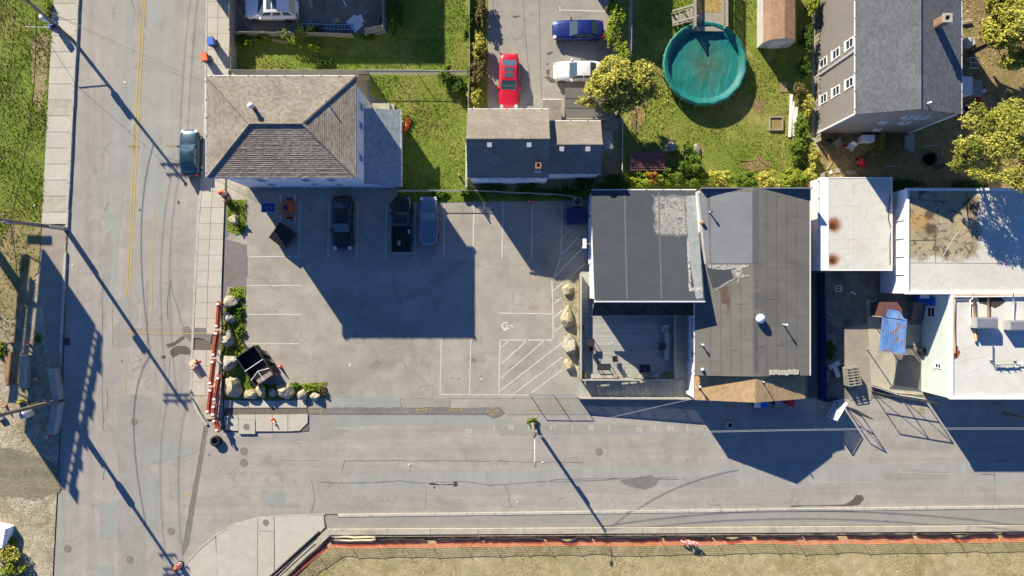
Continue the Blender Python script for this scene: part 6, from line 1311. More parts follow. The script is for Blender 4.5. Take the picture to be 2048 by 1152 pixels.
# weeds among the boulders and elsewhere
for i,(px,py,rx,ry,h,n,m_,lb) in enumerate([(475,592,.6,.5,.5,240,'leaf_bright','weeds at the head of the boulder bed'),(478,625,.55,.7,.5,260,'leaf_green','weeds between the two upper boulders'),(482,662,.5,.6,.5,220,'leaf_green','weeds shaded by the pointed boulder'),(480,715,.5,.7,.5,240,'leaf_bright','weeds above the biggest boulder'),(506,755,.6,.6,.5,260,'leaf_green','weeds behind the open skip trailer'),(590,771,.7,.35,.4,200,'leaf_green','weeds above the wide boulder'),(622,775,.8,.5,.55,320,'leaf_bright','weeds at the boulder row end'),(645,782,.5,.6,.55,220,'leaf_brown','brown weeds closing the boulder row'),(482,448,.6,.6,.5,260,'leaf_bright','weeds around the lone boulder at the kerb'),(470,410,.5,.5,.4,180,'leaf_green','weeds beside the traffic drum'),
  (1063,841,.55,.4,.6,220,'leaf_green','ivy clump around the lamp pole foot'),(1655,700,.6,1.2,.9,380,'leaf_dark','weeds in the shaded service yard'),(1800,372,2.2,.6,1.0,900,'leaf_dark','dark brush between the annex and the yard'),(1790,392,.5,.9,1.0,260,'leaf_green','vine creeping onto the white annex corner'),(1930,370,1.8,.5,.9,600,'leaf_dark','dark brush below the feathery golden tree'),
  (20,1105,1.6,1.0,1.2,900,'leaf_yellow','olive bush at the white barrier'),(30,1135,1.4,1.1,1.3,900,'leaf_bright','green bush at the frame corner below the barrier'),(28,1078,.4,.4,.6,160,'leaf_bright','small lime weed against the white barrier'),(78,675,.3,.6,.4,120,'leaf_green','tuft at the billboard shadow edge'),(5,700,.5,1.2,.5,260,'leaf_bright','weeds beside the rusty plate'),(45,803,.5,.3,.4,120,'leaf_gold','dry tuft below the rusty plate'),
  (785,410,.25,.2,.25,60,'leaf_green','tuft between the black cars'),(1610,425,.2,1.2,.5,200,'leaf_green','vine on the brown felt roof gutter'),(100,18,.45,1.0,.8,320,'leaf_bright','bright shrub on the verge at the pavement')]):
    plant('weed_clump',lb,'weeds',px,py,bush_lobes(140+i,rx,ry,h),n,.10,m_,140+i)
# ================================================================ POOL YARD
pc0=((1411-1024)/S*(1-1.25/H),(576-126)/S*(1-1.25/H)); PR=82/S*(1-1.25/H)
t=thing('round_pool','above ground round pool under a teal winter cover','pool',(*pc0,0))
mb=MB().lathe([(PR*.985,0),(PR*.985,1.2)],n=16,caps=False); mb.build('wall',plain('pool_wall_steel',(.10,.13,.12,1),.5),t)
_t=NT('teal_pool_cover'); _m=Mask(_t); _co=_t.coord()
_b=_t.ramp(_t.noise(_co,.35,4,.6,.8),[(.3,(.006,.135,.115,1)),(.5,(.007,.175,.145,1)),(.7,(.007,.135,.17,1))])
_b=_t.mix(1.0,_b,_t.ramp(_t.noise(_t.coord((1.6,.5,1),.7),1.6,5,.7,.6),[(.3,.72),(.7,1.2)]),'MULTIPLY')
_b=_t.mix(_t.math('MULTIPLY',_m.blob((.15,.1),2.3,1.4,1.6,.8,1.2),_t.ramp(_t.noise(_co,5,5,.8),[(.46,.25),(.6,.95)])),_b,(.075,.085,.045,1))
_b=_t.mix(_t.ramp(_t.noise(_co,9,3,.7),[(.70,0.0),(.74,.8)]),_b,(.25,.25,.12,1))
M['cover']=_t.pbr(_b,.55,0,_t.bump(_t.noise(_t.coord((1.5,.4,1),.6),1.5,5,.65,.8),.6,.12),spec=.35)
_t=NT('teal_cover_skirt'); _co=_t.coord(); M['cover_rim']=_t.pbr(_t.ramp(_t.noise(_co,2.2,4,.7),[(.3,(.02,.18,.14,1)),(.7,(.05,.27,.21,1))]),.6,0,_t.bump(_t.noise(_co,4,3),.5,.05),spec=.3)
cv=MB(); nr,na=16,32
for i in range(nr+1):
    for j in range(na):
        a=2*math.pi*j/na; f=i/nr; r_=PR*(f if f<.9 else (.93 if f<.96 else 1.0))
        rp=1/math.cos(((a+math.pi/16)%(math.pi/8))-math.pi/16)*math.cos(math.pi/16) if f>.9 else 1
        z=(.70+.10*f*f+.05*math.sin(3*a+f*5)*f+.03*math.sin(9*a+f*9)*f) if f<.9 else 1.2
        if f==1: z=1.22
        cv.v.append((r_*rp*math.cos(a),r_*rp*math.sin(a),z+rnd.uniform(-.012,.012)))
for i in range(nr):
    for j in range(na): cv.f.append([i*na+j,(i+1)*na+j,(i+1)*na+(j+1)%na,i*na+(j+1)%na]); cv.m.append(0)
cvo=cv.build('cover',M['cover'],t,True)
sk_=MB().lathe([(PR*1.0,1.235),(PR*1.02,1.2),(PR*1.025,.75),(PR*1.01,.68)],n=32,caps=False); sk_.build('cover_skirt',M['cover_rim'],t,True)
for i in range(16):
    a=2*math.pi*(i+.5)/16; MB().obox((PR*1.03*math.cos(a),PR*1.03*math.sin(a),.55),(.07,.12,1.1),a).build('upright',M['steel'],t)
# deck and stairs of the pool
t=thing('pool_deck','weathered wooden landing with rails joined to the pool','deck',(*q(1420,14),0),w=True)
a=g(1387,62,1.2); b=g(1448,-80,1.2); x=a[0]
while x < b[0]-.05: MB().box(x+.008,a[1]+(.0 if True else 0),1.12,x+.132,b[1],1.17).build('deck_board',M['wood_grey'],t); x+=.14
rm=MB().box(a[0]+.15,g(0,24,1.2)[1],1.171,b[0]-.25,g(0,-40,1.2)[1],1.185).build('woven_mat',surf('woven_mat',[C('b59a5c'),C('c9ac6a')],big=3,grain=7,g_amt=.6,m_amt=.3),t)
for x in (a[0]-.05,b[0]+.02): 
    MB().box(x-.1,a[1]+.1,2.0,x+.1,b[1],2.05).build('top_rail',M['wood_grey'],t)
    y=a[1]+.2
    while y < b[1]: MB().box(x-.045,y-.045,0,x+.045,y+.045,2.0).build('post',M['wood_grey'],t); y+=1.2
    y=a[1]+.3
    while y < b[1]: MB().box(x-.02,y-.04,1.2,x+.02,y+.04,1.99).build('slat',M['wood_grey'],t); y+=.16
for y in np.arange(a[1]+1.95,b[1],2.0): MB().box(a[0],y-.02,1.2,a[0]+.02,y+.02,1.3).build('cleat',M['wood_grey'],t)
t=thing('stairs','grey wooden stair flight with handrails leading up to the pool landing','stairs',(*q(1365,40),0),w=True)
p0=Vector(g(1343,42,.0)); p1=Vector(g(1388,28,1.1)); p0.z=0; dr=(p1-p0); dr.z=0; Ls=dr.length; dr.normalize(); ang=math.atan2(dr.y,dr.x); pr_=Vector((-dr.y,dr.x,0))
for i in range(6): c_=p0+dr*(i+.5)*Ls/6; MB().obox((c_.x,c_.y,.18*(i+1)),(.30,1.0,.045),ang).build('tread',M['wood_grey'],t)
for s_ in (-.55,.55):
    c_=p0+dr*Ls/2+pr_*s_; MB().obox((c_.x,c_.y,.6),(Ls+.2,.06,.22),ang,ry=-.46).build('stringer',M['wood_grey'],t); MB().obox((c_.x,c_.y,1.5),(Ls+.4,.13,.05),ang,ry=-.46).build('handrail',M['wood_grey'],t)
    for f_ in (.03,.5,.97): c2=p0+dr*Ls*f_+pr_*s_; MB().obox((c2.x,c2.y,.5+.55*f_),(.09,.09,1.0+1.1*f_),ang).build('post',M['wood_grey'],t)
# barn roofed garden shed
a=g(1530,82,2.2); b=g(1596,-60,2.2); t=thing('garden_shed','garden shed with brown barn shaped roof on the lawn','shed',((a[0]+b[0])/2,(a[1]+b[1])/2,0),w=True)
xm=(a[0]+b[0])/2; w_=(b[0]-a[0])/2-.05; y0,y1=a[1]+.1,b[1]
prof=[(-w_,0),(w_,0),(w_,1.75),(w_*.72,2.45),(0,2.85),(-w_*.72,2.45),(-w_,1.75)]
mb=MB(); mb.add([(xm+x,y0,z) for x,z in prof]+[(xm+x,y1,z) for x,z in prof],[tuple(range(7)),tuple(range(13,6,-1)),(0,1,8,7),(1,2,9,8),(0,7,13,6)]); mb.build('wall',siding('pale_shed_siding',(.5,.5,.48,1),.2,'X'),t)
for k_,(u,v) in enumerate(((2,3),(3,4),(4,5),(5,6))):
    (xa,za),(xb,zb_)=prof[u],prof[v]; ro=slab_roof(t,[(xm+xa*1.03,y1,za+.05),(xm+xa*1.03,y0-.1,za+.05),(xm+xb*1.03,y0-.1,zb_+.05),(xm+xb*1.03,y1,zb_+.05)],.05,M['trimdark']); s1=MB()
    lo,hi=((xm+xa*1.03,za+.055),(xm+xb*1.03,zb_+.055)); 
    if lo[1]>hi[1]: lo,hi=hi,lo
    shingles(s1,(lo[0],y0-.1,lo[1]),(lo[0],y1,lo[1]),(hi[0],y1,hi[1]),(hi[0],y0-.1,hi[1]),seed=50+k_); s1.build('shingles',M['sh_brown'],ro,kind='stuff')
d_=MB().box(xm-.6,y0-.03,.05,xm+.6,y0-.003,1.9).build('door',M['whitew'],t); MB().box(xm+.4,y0-.07,.95,xm+.5,y0-.031,1.05).build('handle',M['steel'],d_)
# red roofed low shed
t=thing('red_roof_shed','small shed with maroon ribbed metal roof in the hedge shade','shed',(*q(1297,321),0),w=True); a=g(1262,340,1.8); b=g(1331,303,2.0)
M['maroon']=plain('maroon_metal',C('7e5654'),.6,var=.12)
MB().box(a[0]+.1,a[1]+.1,0,b[0]-.1,b[1]-.1,1.7).build('wall',M['wood_grey'],t); ro=slab_roof(t,[(a[0],a[1],1.75),(b[0],a[1],1.75),(b[0],b[1],2.0),(a[0],b[1],2.0)],.05,M['maroon'])
for i in range(8): f=i/7; yy=a[1]+(b[1]-a[1])*f; MB().box(a[0],yy-.03,1.755+.25*f,b[0],yy+.03,1.79+.25*f).build('rib',M['maroon'],ro)
# sand box, planks, pallet, stones
t=thing('sandbox','small square wooden sandbox on the lawn','sandbox',q(1551,248)); 
for (x,y,w,d) in ((0,.6,1.28,.09),(0,-.6,1.28,.09),(-.6,0,.09,1.1),(.6,0,.09,1.1)): MB().box(x-w/2,y-d/2,0,x+w/2,y+d/2,.24).build('board',M['wood_grey'],t)
MB().box(-.55,-.55,.0,.55,.55,.12).build('sand',M['dirt'],t)
for i,(px,py,l,w,rz) in enumerate([(1580,232,4.0,.24,1.53),(1586,238,3.2,.2,1.6),(1591,243,2.6,.22,1.55)]): tag(MB().obox((*q(px,py),.12+.0*i),(l,w,.12),rz).build('plank',M['whitew']),['long whitened plank nearest the lawn beside the fence shrubs','middle whitened plank beside the fence shrubs','whitened plank tucked into the fence shrubs'][i],'plank')
t=thing('small_pallet','pale slatted pallet above the white planks','pallet',q(1567,175))
for i in range(5): MB().box(-.35,-.42+i*.19,.08,.35,-.30+i*.19,.11).build('slat',M['wood_tan'],t)
for x in (-.3,.3): MB().box(x-.04,-.42,0,x+.04,.46,.079).build('bearer',M['wood_tan'],t)
def boulder(px,py,rx,ry,h,seed,rot=0,mat=0,label=None,name='boulder',group='boulders edging the lot'):
    r=random.Random(seed); import bmesh as bm_
    bm=bm_.new(); bm_.ops.create_icosphere(bm,subdivisions=3,radius=1)
    pl=[(Vector((r.gauss(0,1),r.gauss(0,1),r.uniform(-.2,1.2))).normalized(),r.uniform(.5,.86)) for _ in range(15)]
    for v in bm.verts:
        for n_,d_ in pl:
            e=v.co.dot(n_)-d_
            if e>0: v.co-=n_*e
        v.co+=v.co.normalized()*(math.sin(v.co.x*7+seed)*math.sin(v.co.y*6)*.03+r.uniform(-.03,.03))
        v.co=Vector((v.co.x*rx*1.42,v.co.y*ry*1.42,v.co.z*h*.75+h*.40))
    me=bpy.data.meshes.new(name); bm.to_mesh(me); bm.free(); me.materials.append(M['rock'][mat])
    return link(name,me,loc=(*q(px,py),0.02),rot=rot,label=label,cat='boulder',group=group)
for i,a in enumerate([(464,603,.62,.52,.8,.1,0,'squarish pale boulder at the head of the boulder bed'),(459,636,.45,.5,.7,.5,1,'small pointed grey boulder below the squarish one'),(459,678,.55,.72,1.0,.2,0,'pointed boulder with a deep shaded side in the bed'),(463,723,.66,.7,1.0,.9,1,'pitted grey boulder above the biggest one'),(469,771,.75,.95,1.1,.4,2,'biggest tan boulder at the bed corner'),(502,788,.55,.42,.75,0,2,'flat topped tan boulder next to the biggest one'),(525,780,.52,.62,.9,.2,2,'rounded tall boulder under the skip plank'),(547,783,.33,.38,.6,0,1,'smallest round boulder between two large ones'),(571,782,.72,.58,.95,0,2,'wide cracked boulder in the middle of the row'),(607,788,.46,.42,.7,.4,0,'grey boulder beside the wide cracked one'),(632,792,.4,.38,.7,.2,0,'last blocky boulder of the row'),(471,440,.48,.5,.75,.3,2,'lone boulder in the kerb bed with a shaded side')]):
    boulder(*a[:5],200+i,a[5],a[6],a[7])
for i,a in enumerate([(1135,579,.42,.42,.55,0,2,'round yellowish boulder at the top of the deck gravel'),(1135,634,.5,.95,.75,.1,2,'long cleft boulder beside the slatted rail'),(1139,690,.62,.95,.85,-.1,1,'largest grey boulder in the deck gravel'),(1137,730,.5,.45,.6,.2,2,'yellow boulder nearest the ramp entrance')]):
    boulder(*a[:5],230+i,a[5],a[6],a[7],group='boulders beside the deck')
boulder(1340,296,.5,.5,.7,250,0,0,'pale rock beside the red roofed shed',group=None); boulder(1392,303,.35,.55,.5,251,0,1,'dark rock at the lawn edge by the tall bush',group=None)
# ================================================================ FENCES
def board_fence(label,pts,h,mat='wood_fence',bw=.30,name='board_fence',post='wood_fence',lean=0,gaps=0.,group=None):
    a0=q(*pts[0]); t=thing(name,label,'fence',(*a0,0),0,group,w=True)
    for pa_,pb_ in zip(pts,pts[1:]):
        a,b=Vector((*q(*pa_),0)),Vector((*q(*pb_),0)); L=(b-a).length; d=(b-a)/L; ang=math.atan2(d.y,d.x); n=max(1,round(L/bw)); w=L/n; me=None
        for i in range(n):
            if me is None: me=MB().obox((0,0,h/2),(w*(.94-gaps),.03,h)).mesh('board',M[mat])
            p=a+d*(i+.5)*w; o=link('board',me,t); o.location=(p.x,p.y,rnd.uniform(-.04,.02)); o.rotation_euler=(lean+rnd.uniform(-.02,.02),0,ang); o.matrix_parent_inverse=t.matrix_basis.inverted()
        k=max(1,round(L/2.4))
        for i in range(k+1): p=a+d*L*i/k; MB().obox((p.x,p.y,h/2),(.1,.1,h+.05),ang).build('post',M[post],t)
        pn=Vector((-d.y,d.x,0))
        for z in (.35,h-.3): c_=(a+b)/2-pn*.04; MB().obox((c_.x,c_.y,z),(L,.04,.08),ang).build('rail',M[post],t)
    return t
def chain_fence(label,pts,h,name='chain_link_fence',mat='steel',sp=2.6,net=True,group=None):
    t=thing(name,label,'fence',(*q(*pts[0]),0),0,group,w=True)
    for pa_,pb_ in zip(pts,pts[1:]):
        a,b=Vector((*q(*pa_),0)),Vector((*q(*pb_),0)); L=(b-a).length; k=max(1,round(L/sp))
        for i in range(k+1): p=a.lerp(b,i/k); MB().tube([(p.x,p.y,0),(p.x,p.y,h+.05)],.035,6).build('post',M[mat],t)
        MB().tube([(a.x,a.y,h),(b.x,b.y,h)],.03,6).build('top_rail',M[mat],t)
        if net:
            mb=MB(); n=int(L/.14); up=Vector((0,0,1)); dd=(b-a)/max(n,1); hk=max(1,int(h/.14))
            for i in range(-hk,n):
                s0,e0=max(0,i),min(n,i+hk)
                for sgn in (0,1):
                    z0=(s0-i)*h/hk; z1=(e0-i)*h/hk
                    if sgn: z0,z1=h-z0,h-z1
                    P0=a+dd*s0+up*z0; P1=a+dd*e0+up*z1; o_=Vector((-dd.y,dd.x,0)).normalized()*.004; mb.add([P0-o_,P0+o_,P1+o_,P1-o_],[(0,1,2,3)])
            mb.build('wire_mesh',M['steel'],t,kind='stuff')
    return t
board_fence('weathered board fence behind the hipped house',[(474,151),(738,151)],1.7)
chain_fence('chain link fence with pale band along the bright lawn top',[(740,150),(935,152)],1.5)
board_fence('silver board fence across the paved yard',[(480,72),(640,73),(708,76)],1.1,bw=.34)
board_fence('bent fence end beside the plywood sheets',[(735,75),(772,66)],1.2,lean=-.35,bw=.3); board_fence('tall fence side of the paved yard',[(772,66),(772,-60)],1.8,bw=.32)
board_fence('street side board fence of the lawn and yard',[(475,150),(473,72),(471,-60)],1.65,bw=.32)
board_fence('mossy board fence between lawn and driveway belt',[(940,-40),(941,150),(938,230)],1.3,bw=.34)
board_fence('white lattice screen at the cottage gable',[(935,296),(935,378)],1.9,'whitew',.16,'lattice_screen','whitew',gaps=.35)
chain_fence('chain link fence behind the parking bays',[(798,384),(935,384),(985,386),(1110,392),(1148,396)],1.2)
chain_fence('pale pipe rail fence beside the cottage side yard',[(1240,352),(1241,250),(1243,180)],1.3,mat='whitew',net=False)
chain_fence('thin metal fence along the pool lawn edge',[(1257,125),(1259,-50)],1.6,mat='steel')
board_fence('weathered fence between pool lawn and grey house',[(1628,-40),(1632,285)],1.0,'wood_grey',.4,gaps=.2)
board_fence('wood fence squeezed between felt roof hall and white annex',[(1632,352),(1633,545)],1.9,'wood_fence',.3)
board_fence('dark blue painted fence of the service yard',[(1633,545),(1636,796)],1.8,'navy',.4,post='navy'); board_fence('dark blue fence return at the street',[(1636,797),(1672,797)],1.8,'navy',.36,post='navy')
chain_fence('chain link end panel at the ramp with shadow on the lot',[(1058,787),(1106,788),(1152,788)],1.5,sp=2.0)
def gate(label,a,b,h,mat='whitew',brace=True,panel=None):
    t=thing('frame_gate',label,'gate',(*q(*a),0),w=True); A=Vector((*q(*a),.1)); Bv=Vector((*q(*b),.1)); up=Vector((0,0,h)); L=(Bv-A)
    for P0,P1 in ((A,Bv),(A+up,Bv+up),(A,A+up),(Bv,Bv+up),(A+up*.5,Bv+up*.5)): MB().tube([P0,P1],.045,6).build('frame_tube',M[mat],t)
    if brace: MB().tube([A,Bv+up],.03,6).build('brace',M[mat],t)
    if panel:
        n=10
        for i in range(n): c_=A+L*((i+.5)/n)+up*.5; MB().obox((c_.x,c_.y,c_.z),(L.length/n*.8,.02,h*.92),math.atan2(L.y,L.x)).build('slat',M[panel],t)
    return t
M['sheer']=plain('pale_gate_slats',(.55,.58,.6,1),.6)
gate('pale slatted gate leaf swung out over the street',(1672,798),(1652,832),2.1,'whitew',True,'sheer')
gate('tube frame gate across the concrete yard entrance',(1742,782),(1800,792),2.3,'steel_dark'); gate('second tube frame gate reaching the mint block',(1800,792),(1848,800),2.3,'steel_dark')
board_fence('pale metal apron strip at the yard entrance',[(1742,772),(1790,788),(1845,797)],.5,'sheer',.5,name='low_barrier',post='steel')
gate('open tube gate by the blue fence with a long shadow',(1690,812),(1722,830),2.0,'steel_dark')
# ================================================================ STREET CLUTTER
def cone(px,py,label,h=.72,tilt=None,group='traffic cones'):
    t=thing('traffic_cone',label,'traffic cone',q(px,py),rnd.uniform(0,3),group); 
    MB().box(-.19,-.19,0,.19,.19,.035).build('base',M['orange'] ,t); MB().lathe([(.15,.035),(.035,h),(0,h)],n=14).build('cone',M['orange'],t,True)
    for z0,z1 in ((.3,.42),(.5,.58)): r0,r1=[.15+(.035-.15)*(z-.035)/(h-.035)+.004 for z in (z0,z1)]; MB().lathe([(r0,z0),(r1,z1)],n=14).build('band',M['reflect'],t,True)
    if tilt: t.rotation_euler=tilt; t.location.z=.16
    return t
for px,py,lb in [(452,403,'orange cone behind the traffic drum at the kerb bed'),(561,733,'orange cone beside the open skip trailer'),(24,686,'orange cone above the rusty plate'),(61,689,'orange cone at the corner of the concrete beam'),(78,758,'orange cone in the billboard shadow beside the beam'),(13,812,'orange cone at the frame edge by the block pole'),(58,804,'orange cone under the block pole'),(98,872,'orange cone with yellow bar behind the lower block'),(1058,404,'red cone in the bay behind the lot'),(389,737,'orange cone in front of the folded sign')]: cone(px,py,lb)
cone(546,838,'orange cone lying on the corner pavement slab',tilt=(1.3,0,.6))
tag(MB().tube([(*q(80,848),.1),(*q(98,868),.7)],.03,6).build('yellow_bar',M['yellow']),'thin yellow bar leaning on a cone by the lower block','bar')
def drum(px,py,label,z=0):
    t=thing('traffic_drum',label,'traffic drum',(*q(px,py),z),0,'traffic drums'); MB().lathe([(.36,0),(.36,.09),(.30,.1)],n=18).build('base',M['rubber'],t)
    prof=[(.29,.1),(.28,.36),(.25,.37),(.25,.62),(.22,.63),(.22,.88),(.19,.9),(.19,1.0),(0,1.02)]; MB().lathe(prof,n=18).build('barrel',M['orange'],t,True)
    for z0,z1,r_ in ((.16,.28,.292),(.42,.54,.256),(.68,.8,.226)): MB().lathe([(r_,z0),(r_-.004,z1)],n=18).build('band',M['reflect'],t,True)
    MB().obox((0,0,1.07),(.2,.03,.1)).build('handle',M['orange'],t); return t
drum(450,388,'orange white traffic drum on the pavement at the kerb bed',.15); drum(361,1129,'orange white traffic drum on the curved apron corner')
t=thing('folded_sign','small sign stand on the pavement with orange foot','sign',(*q(397,724),.15),.5); MB().obox((-.25,.15,.5),(.6,.04,.6),rx=.9).build('panel',M['wood_tan'],t); MB().tube([(0,0,0),(0,0,.95)],.03).build('post',M['steel_dark'],t); MB().box(-.3,-.05,0,.3,.05,.06).build('foot',M['red'],t); MB().box(-.05,-.3,0.061,.05,.3,.1).build('foot',M['rubber'],t)
def wbin(px,py,label,lid,body,rz=0):
    t=thing('wheelie_bin',label,'bin',(*q(px,py),.15 if px<500 else 0),rz,'wheeled bins'); MB().add([(-.24,-.27,.06),(.24,-.27,.06),(.24,.27,.06),(-.24,.27,.06),(-.29,-.36,1.0),(.29,-.36,1.0),(.29,.34,1.0),(-.29,.34,1.0)],[(0,1,5,4),(1,2,6,5),(2,3,7,6),(3,0,4,7),(3,2,1,0)]).build('bin_body',M[body],t)
    MB().add([(-.31,-.39,1.0),(.31,-.39,1.0),(.31,.38,1.0),(-.31,.38,1.0),(-.27,-.34,1.09),(.27,-.34,1.09),(.28,.36,1.07),(-.28,.36,1.07)],[(4,5,6,7),(0,1,5,4),(1,2,6,5),(2,3,7,6),(3,0,4,7)]).build('lid',M[lid],t); MB().tube([(-.25,.42,.95),(.25,.42,.95)],.02).build('handle',M[body],t)
    for x in (-.25,.25): MB().lathe([(.11,-.03),(.11,.03)],(x,.3,.11),10,axis='X').build('wheel',M['rubber'],t)
wbin(432,91,'blue wheeled bin standing on the pavement','blue','navy',.2); wbin(419,122,'orange lidded wheeled bin on the pavement','orange','navy',.2)
M['bagorange']=M['orange']; tag(MB().lathe([(.22,0),(.25,.3),(.1,.5),(0,.52)],(*q(470,58),.0),10).build('orange_bag',M['orange']),'orange bag hung at the fence corner of the paved yard','bag')
wbin(1507,803,'pale lidded bin under the golden shingle front','whitew','steel_dark'); wbin(1520,803,'blue bin under the golden shingle front','blue','navy'); wbin(1548,802,'blue white bin beside the red one','patch_blue','navy'); wbin(1574,801,'red bin under the golden shingle front corner','red','red')
# planters with pumpkins by the lean-to
t=thing('pumpkin_planter','orange pumpkin pile with flowers beside the lean-to porch','planter',q(812,240)); 
for i in range(4): MB().lathe([(0,0),(.22,.04),(.28,.17),(.2,.3),(0,.31)],(rnd.uniform(-.4,.4),-.2-i*.22,0),12).build('pumpkin',M['orange'],t,True)
link('flowers',crown_mesh('flowers',[(.2,-.1,.3,.45,.5,.25)],160,.08,M['leaf_orange'],9),t); link('leaves',crown_mesh('leaves',[(-.1,.2,.3,.5,.4,.25)],160,.08,M['leaf_green'],10),t)
tag(MB().box(*[c for c in (*q(797,254),0)],*[c for c in (*q(808,243),.4)]).build('doorstep',M['concrete_old']),'small concrete step at the lean-to porch','step')
# barricade line
def barricade(a,b,label):
    A=Vector((*q(*a),.1)); B=Vector((*q(*b),.1)); L=(B-A).length; t=thing('barricade',label,'barricade',((A.x+B.x)/2,(A.y+B.y)/2,.02),math.atan2((B-A).y,(B-A).x),'orange barricades along the pavement')
    for z in (.35,.62,.9): MB().box(-L/2,-.03,z,L/2,.03,z+.18).build('plank',M['orange_faded'],t)
    for s_ in (-1,1):
        MB().box(-L/2,s_*.17-.03,.8,L/2,s_*.17+.03,.96).build('plank',M['orange_faded'],t)
        x=s_*(L/2-.25); MB().box(x-.05,-.38,0,x+.05,.38,.08).build('foot',M['rubber'],t); MB().box(x-.035,-.03,.08,x+.035,.03,1.1).build('upright',M['orange_faded'],t); MB().obox((x,0,1.16),(.16,.26,.14)).build('warning_lamp',M['reflect'],t)
for a,b,lb in [((447,602),(443,656),'orange barricade at the head of the line beside the squarish boulder'),((443,660),(436,712),'second orange barricade of the line, beside the pointed boulder'),((436,716),(430,768),'third orange barricade of the line, above the curve'),((431,772),(425,824),'orange barricade reaching the kerb curve, outer line'),((447,748),(438,800),'inner orange barricade beside the biggest boulder'),((438,804),(436,830),'short inner orange barricade at the corner'),((437,832),(446,860),'last orange barricade turning into the street')]: barricade(a,b,lb)
t=thing('tyre_stack','two worn tyres stacked at the street corner','tyre',q(434,881))
for i in range(2): MB().lathe([(.24,.02),(.4,.0),(.5,.06),(.5,.2),(.4,.26),(.24,.24)],(.04*i,.03*i,.25*i),20,closed=True).build('tyre',M['rubber'],t,True)
p=q(1457,848); t=thing('concrete_pipe','short upright concrete pipe on the shaded street','pipe',p); MB().lathe([(.2,0),(.36,0),(.37,.6),(.3,.62),(.2,.6)],n=18,closed=True).build('ring',M['concrete_old'],t,True); MB().lathe([(0,.25),(.2,.25)],n=18).build('fill',M['dirt'],t)
# concrete blocks, beam, plates on the gravel
def block(pts,h,label,mat='concrete_old',z=0,name='concrete_block'):
    c_=[sum(p[0] for p in pts)/len(pts),sum(p[1] for p in pts)/len(pts)]; P=[((x-c_[0])/S,-(y-c_[1])/S) for x,y in pts]; t=thing(name,label,'concrete block',(*q(*c_),z)); ins=[(x*.86,y*.95) for x,y in P]
    if sum(P[i][0]*P[(i+1)%4][1]-P[(i+1)%4][0]*P[i][1] for i in range(4))<0: P=P[::-1]; ins=ins[::-1]
    mb=MB().add([(x,y,0) for x,y in P]+[(x,y,h*.75) for x,y in P]+[(x,y,h) for x,y in ins],[(0,1,5,4),(1,2,6,5),(2,3,7,6),(3,0,4,7),(4,5,9,8),(5,6,10,9),(6,7,11,10),(7,4,8,11),(8,9,10,11)]); mb.build('block_body',M[mat],t)
    for s_ in (-.25,.25): MB().tube([(0,s_-.06,h),(0,s_-.04,h+.08),(0,s_+.04,h+.08),(0,s_+.06,h)],.015,5).build('lifting_loop',M['rust'],t)
block([(105,737),(120,735),(130,797),(114,800)],.75,'upper long concrete block along the gravel edge'); block([(114,803),(130,802),(119,866),(103,866)],.75,'lower long concrete block along the gravel edge'); block([(50,710),(63,709),(63,774),(50,774)],.8,'concrete beam beside the rusty steel plate')
tag(MB().prism(Q([(10,704),(46,703),(46,768),(12,769)]),.10,.135).build('steel_plate',M['rust']),'rusty brown steel plate lying on the gravel','plate')
block([(-14,1040),(30,1050),(22,1090),(-20,1080)],1.0,'white topped barrier block beside the olive bush','white',name='barrier_block'); block([(-20,1140),(14,1145),(8,1175),(-22,1170)],.8,'white barrier block in the corner of the frame','white',name='barrier_block')
for px,py in ((-1,828),(6,836)): tag(MB().obox((*q(px,py),.3),(.6,.25,.25),.3).build('scrap_metal',M['patch_blue']),'pale scrap metal '+('nearer' if px<0 else 'further from')+' the block pole at the frame edge','scrap')
# drain pipes on the apron
for i in range(3):
    o_=i*6.5; tag(MB().tube([(*q(520+o_*.7,1170+o_*.7),.22),(*q(640-i*8+o_*.7,1062+i*7+o_*.7),.22)],.10,10).build('drain_pipe',M['steel_dark'],smooth=True),['longest dark pipe lying on the apron','middle dark pipe lying on the apron','short dark pipe nearest the retaining wall'][i],'pipe','dark pipes on the apron')
# silt fence, straw roll and orange fence of the field
def wavy(x0,x1,y0,y1,n,amp,seed):
    r=random.Random(seed); return [(x0+(x1-x0)*i/n,y0+(y1-y0)*i/n+amp*math.sin(i*.9+seed)*r.uniform(.2,1)) for i in range(n+1)]
M['silt']=plain('black_silt_cloth',(.018,.018,.02,1),.8,var=.25,scale=4)
t=thing('silt_fence','sagging black silt cloth along the concrete coping','fence',(*q(1350,1074),0),w=True)
for k,(x0,x1) in enumerate([(660,752),(755,850),(870,960),(965,1085),(1090,1180),(1185,1320),(1325,1420),(1425,1500),(1510,1600),(1605,1670),(1690,1820),(1830,1990),(2000,2150)]):
    f=lambda x:1079-(x-660)*.0098; pts=wavy(x0,x1,f(x0),f(x1),max(6,int((x1-x0)/9)),1.6,k)
    if k in (4,7,11): m_=len(pts)//2; pts[m_]=(pts[m_][0],pts[m_][1]+8); pts[m_-1]=(pts[m_-1][0],pts[m_-1][1]+6); pts[m_+1]=(pts[m_+1][0],pts[m_+1][1]+6)
    MB().tube([(*q(*p),.26) for p in pts],[.14*rnd.uniform(.5,1.2) for _ in pts],7).build('cloth_roll',M['silt'],t,True)
for i in range(0,len([(650,1084),(600,1128),(540,1190)])-1): a,b=[(650,1084),(600,1128),(540,1190)][i:i+2]; MB().tube([(*q(*p),.25) for p in wavy(a[0],b[0],a[1],b[1],9,1,i)],.15,7).build('cloth_roll',M['silt'],t,True)
t=thing('straw_wattle','cream straw roll folded back on itself at the coping corner','straw roll',q(720,1077)); P=[(-50,1),(-20,2),(0,1),(25,1),(33,-1),(30,-5),(15,-5),(-10,-4),(-25,-6),(-50,-4)]
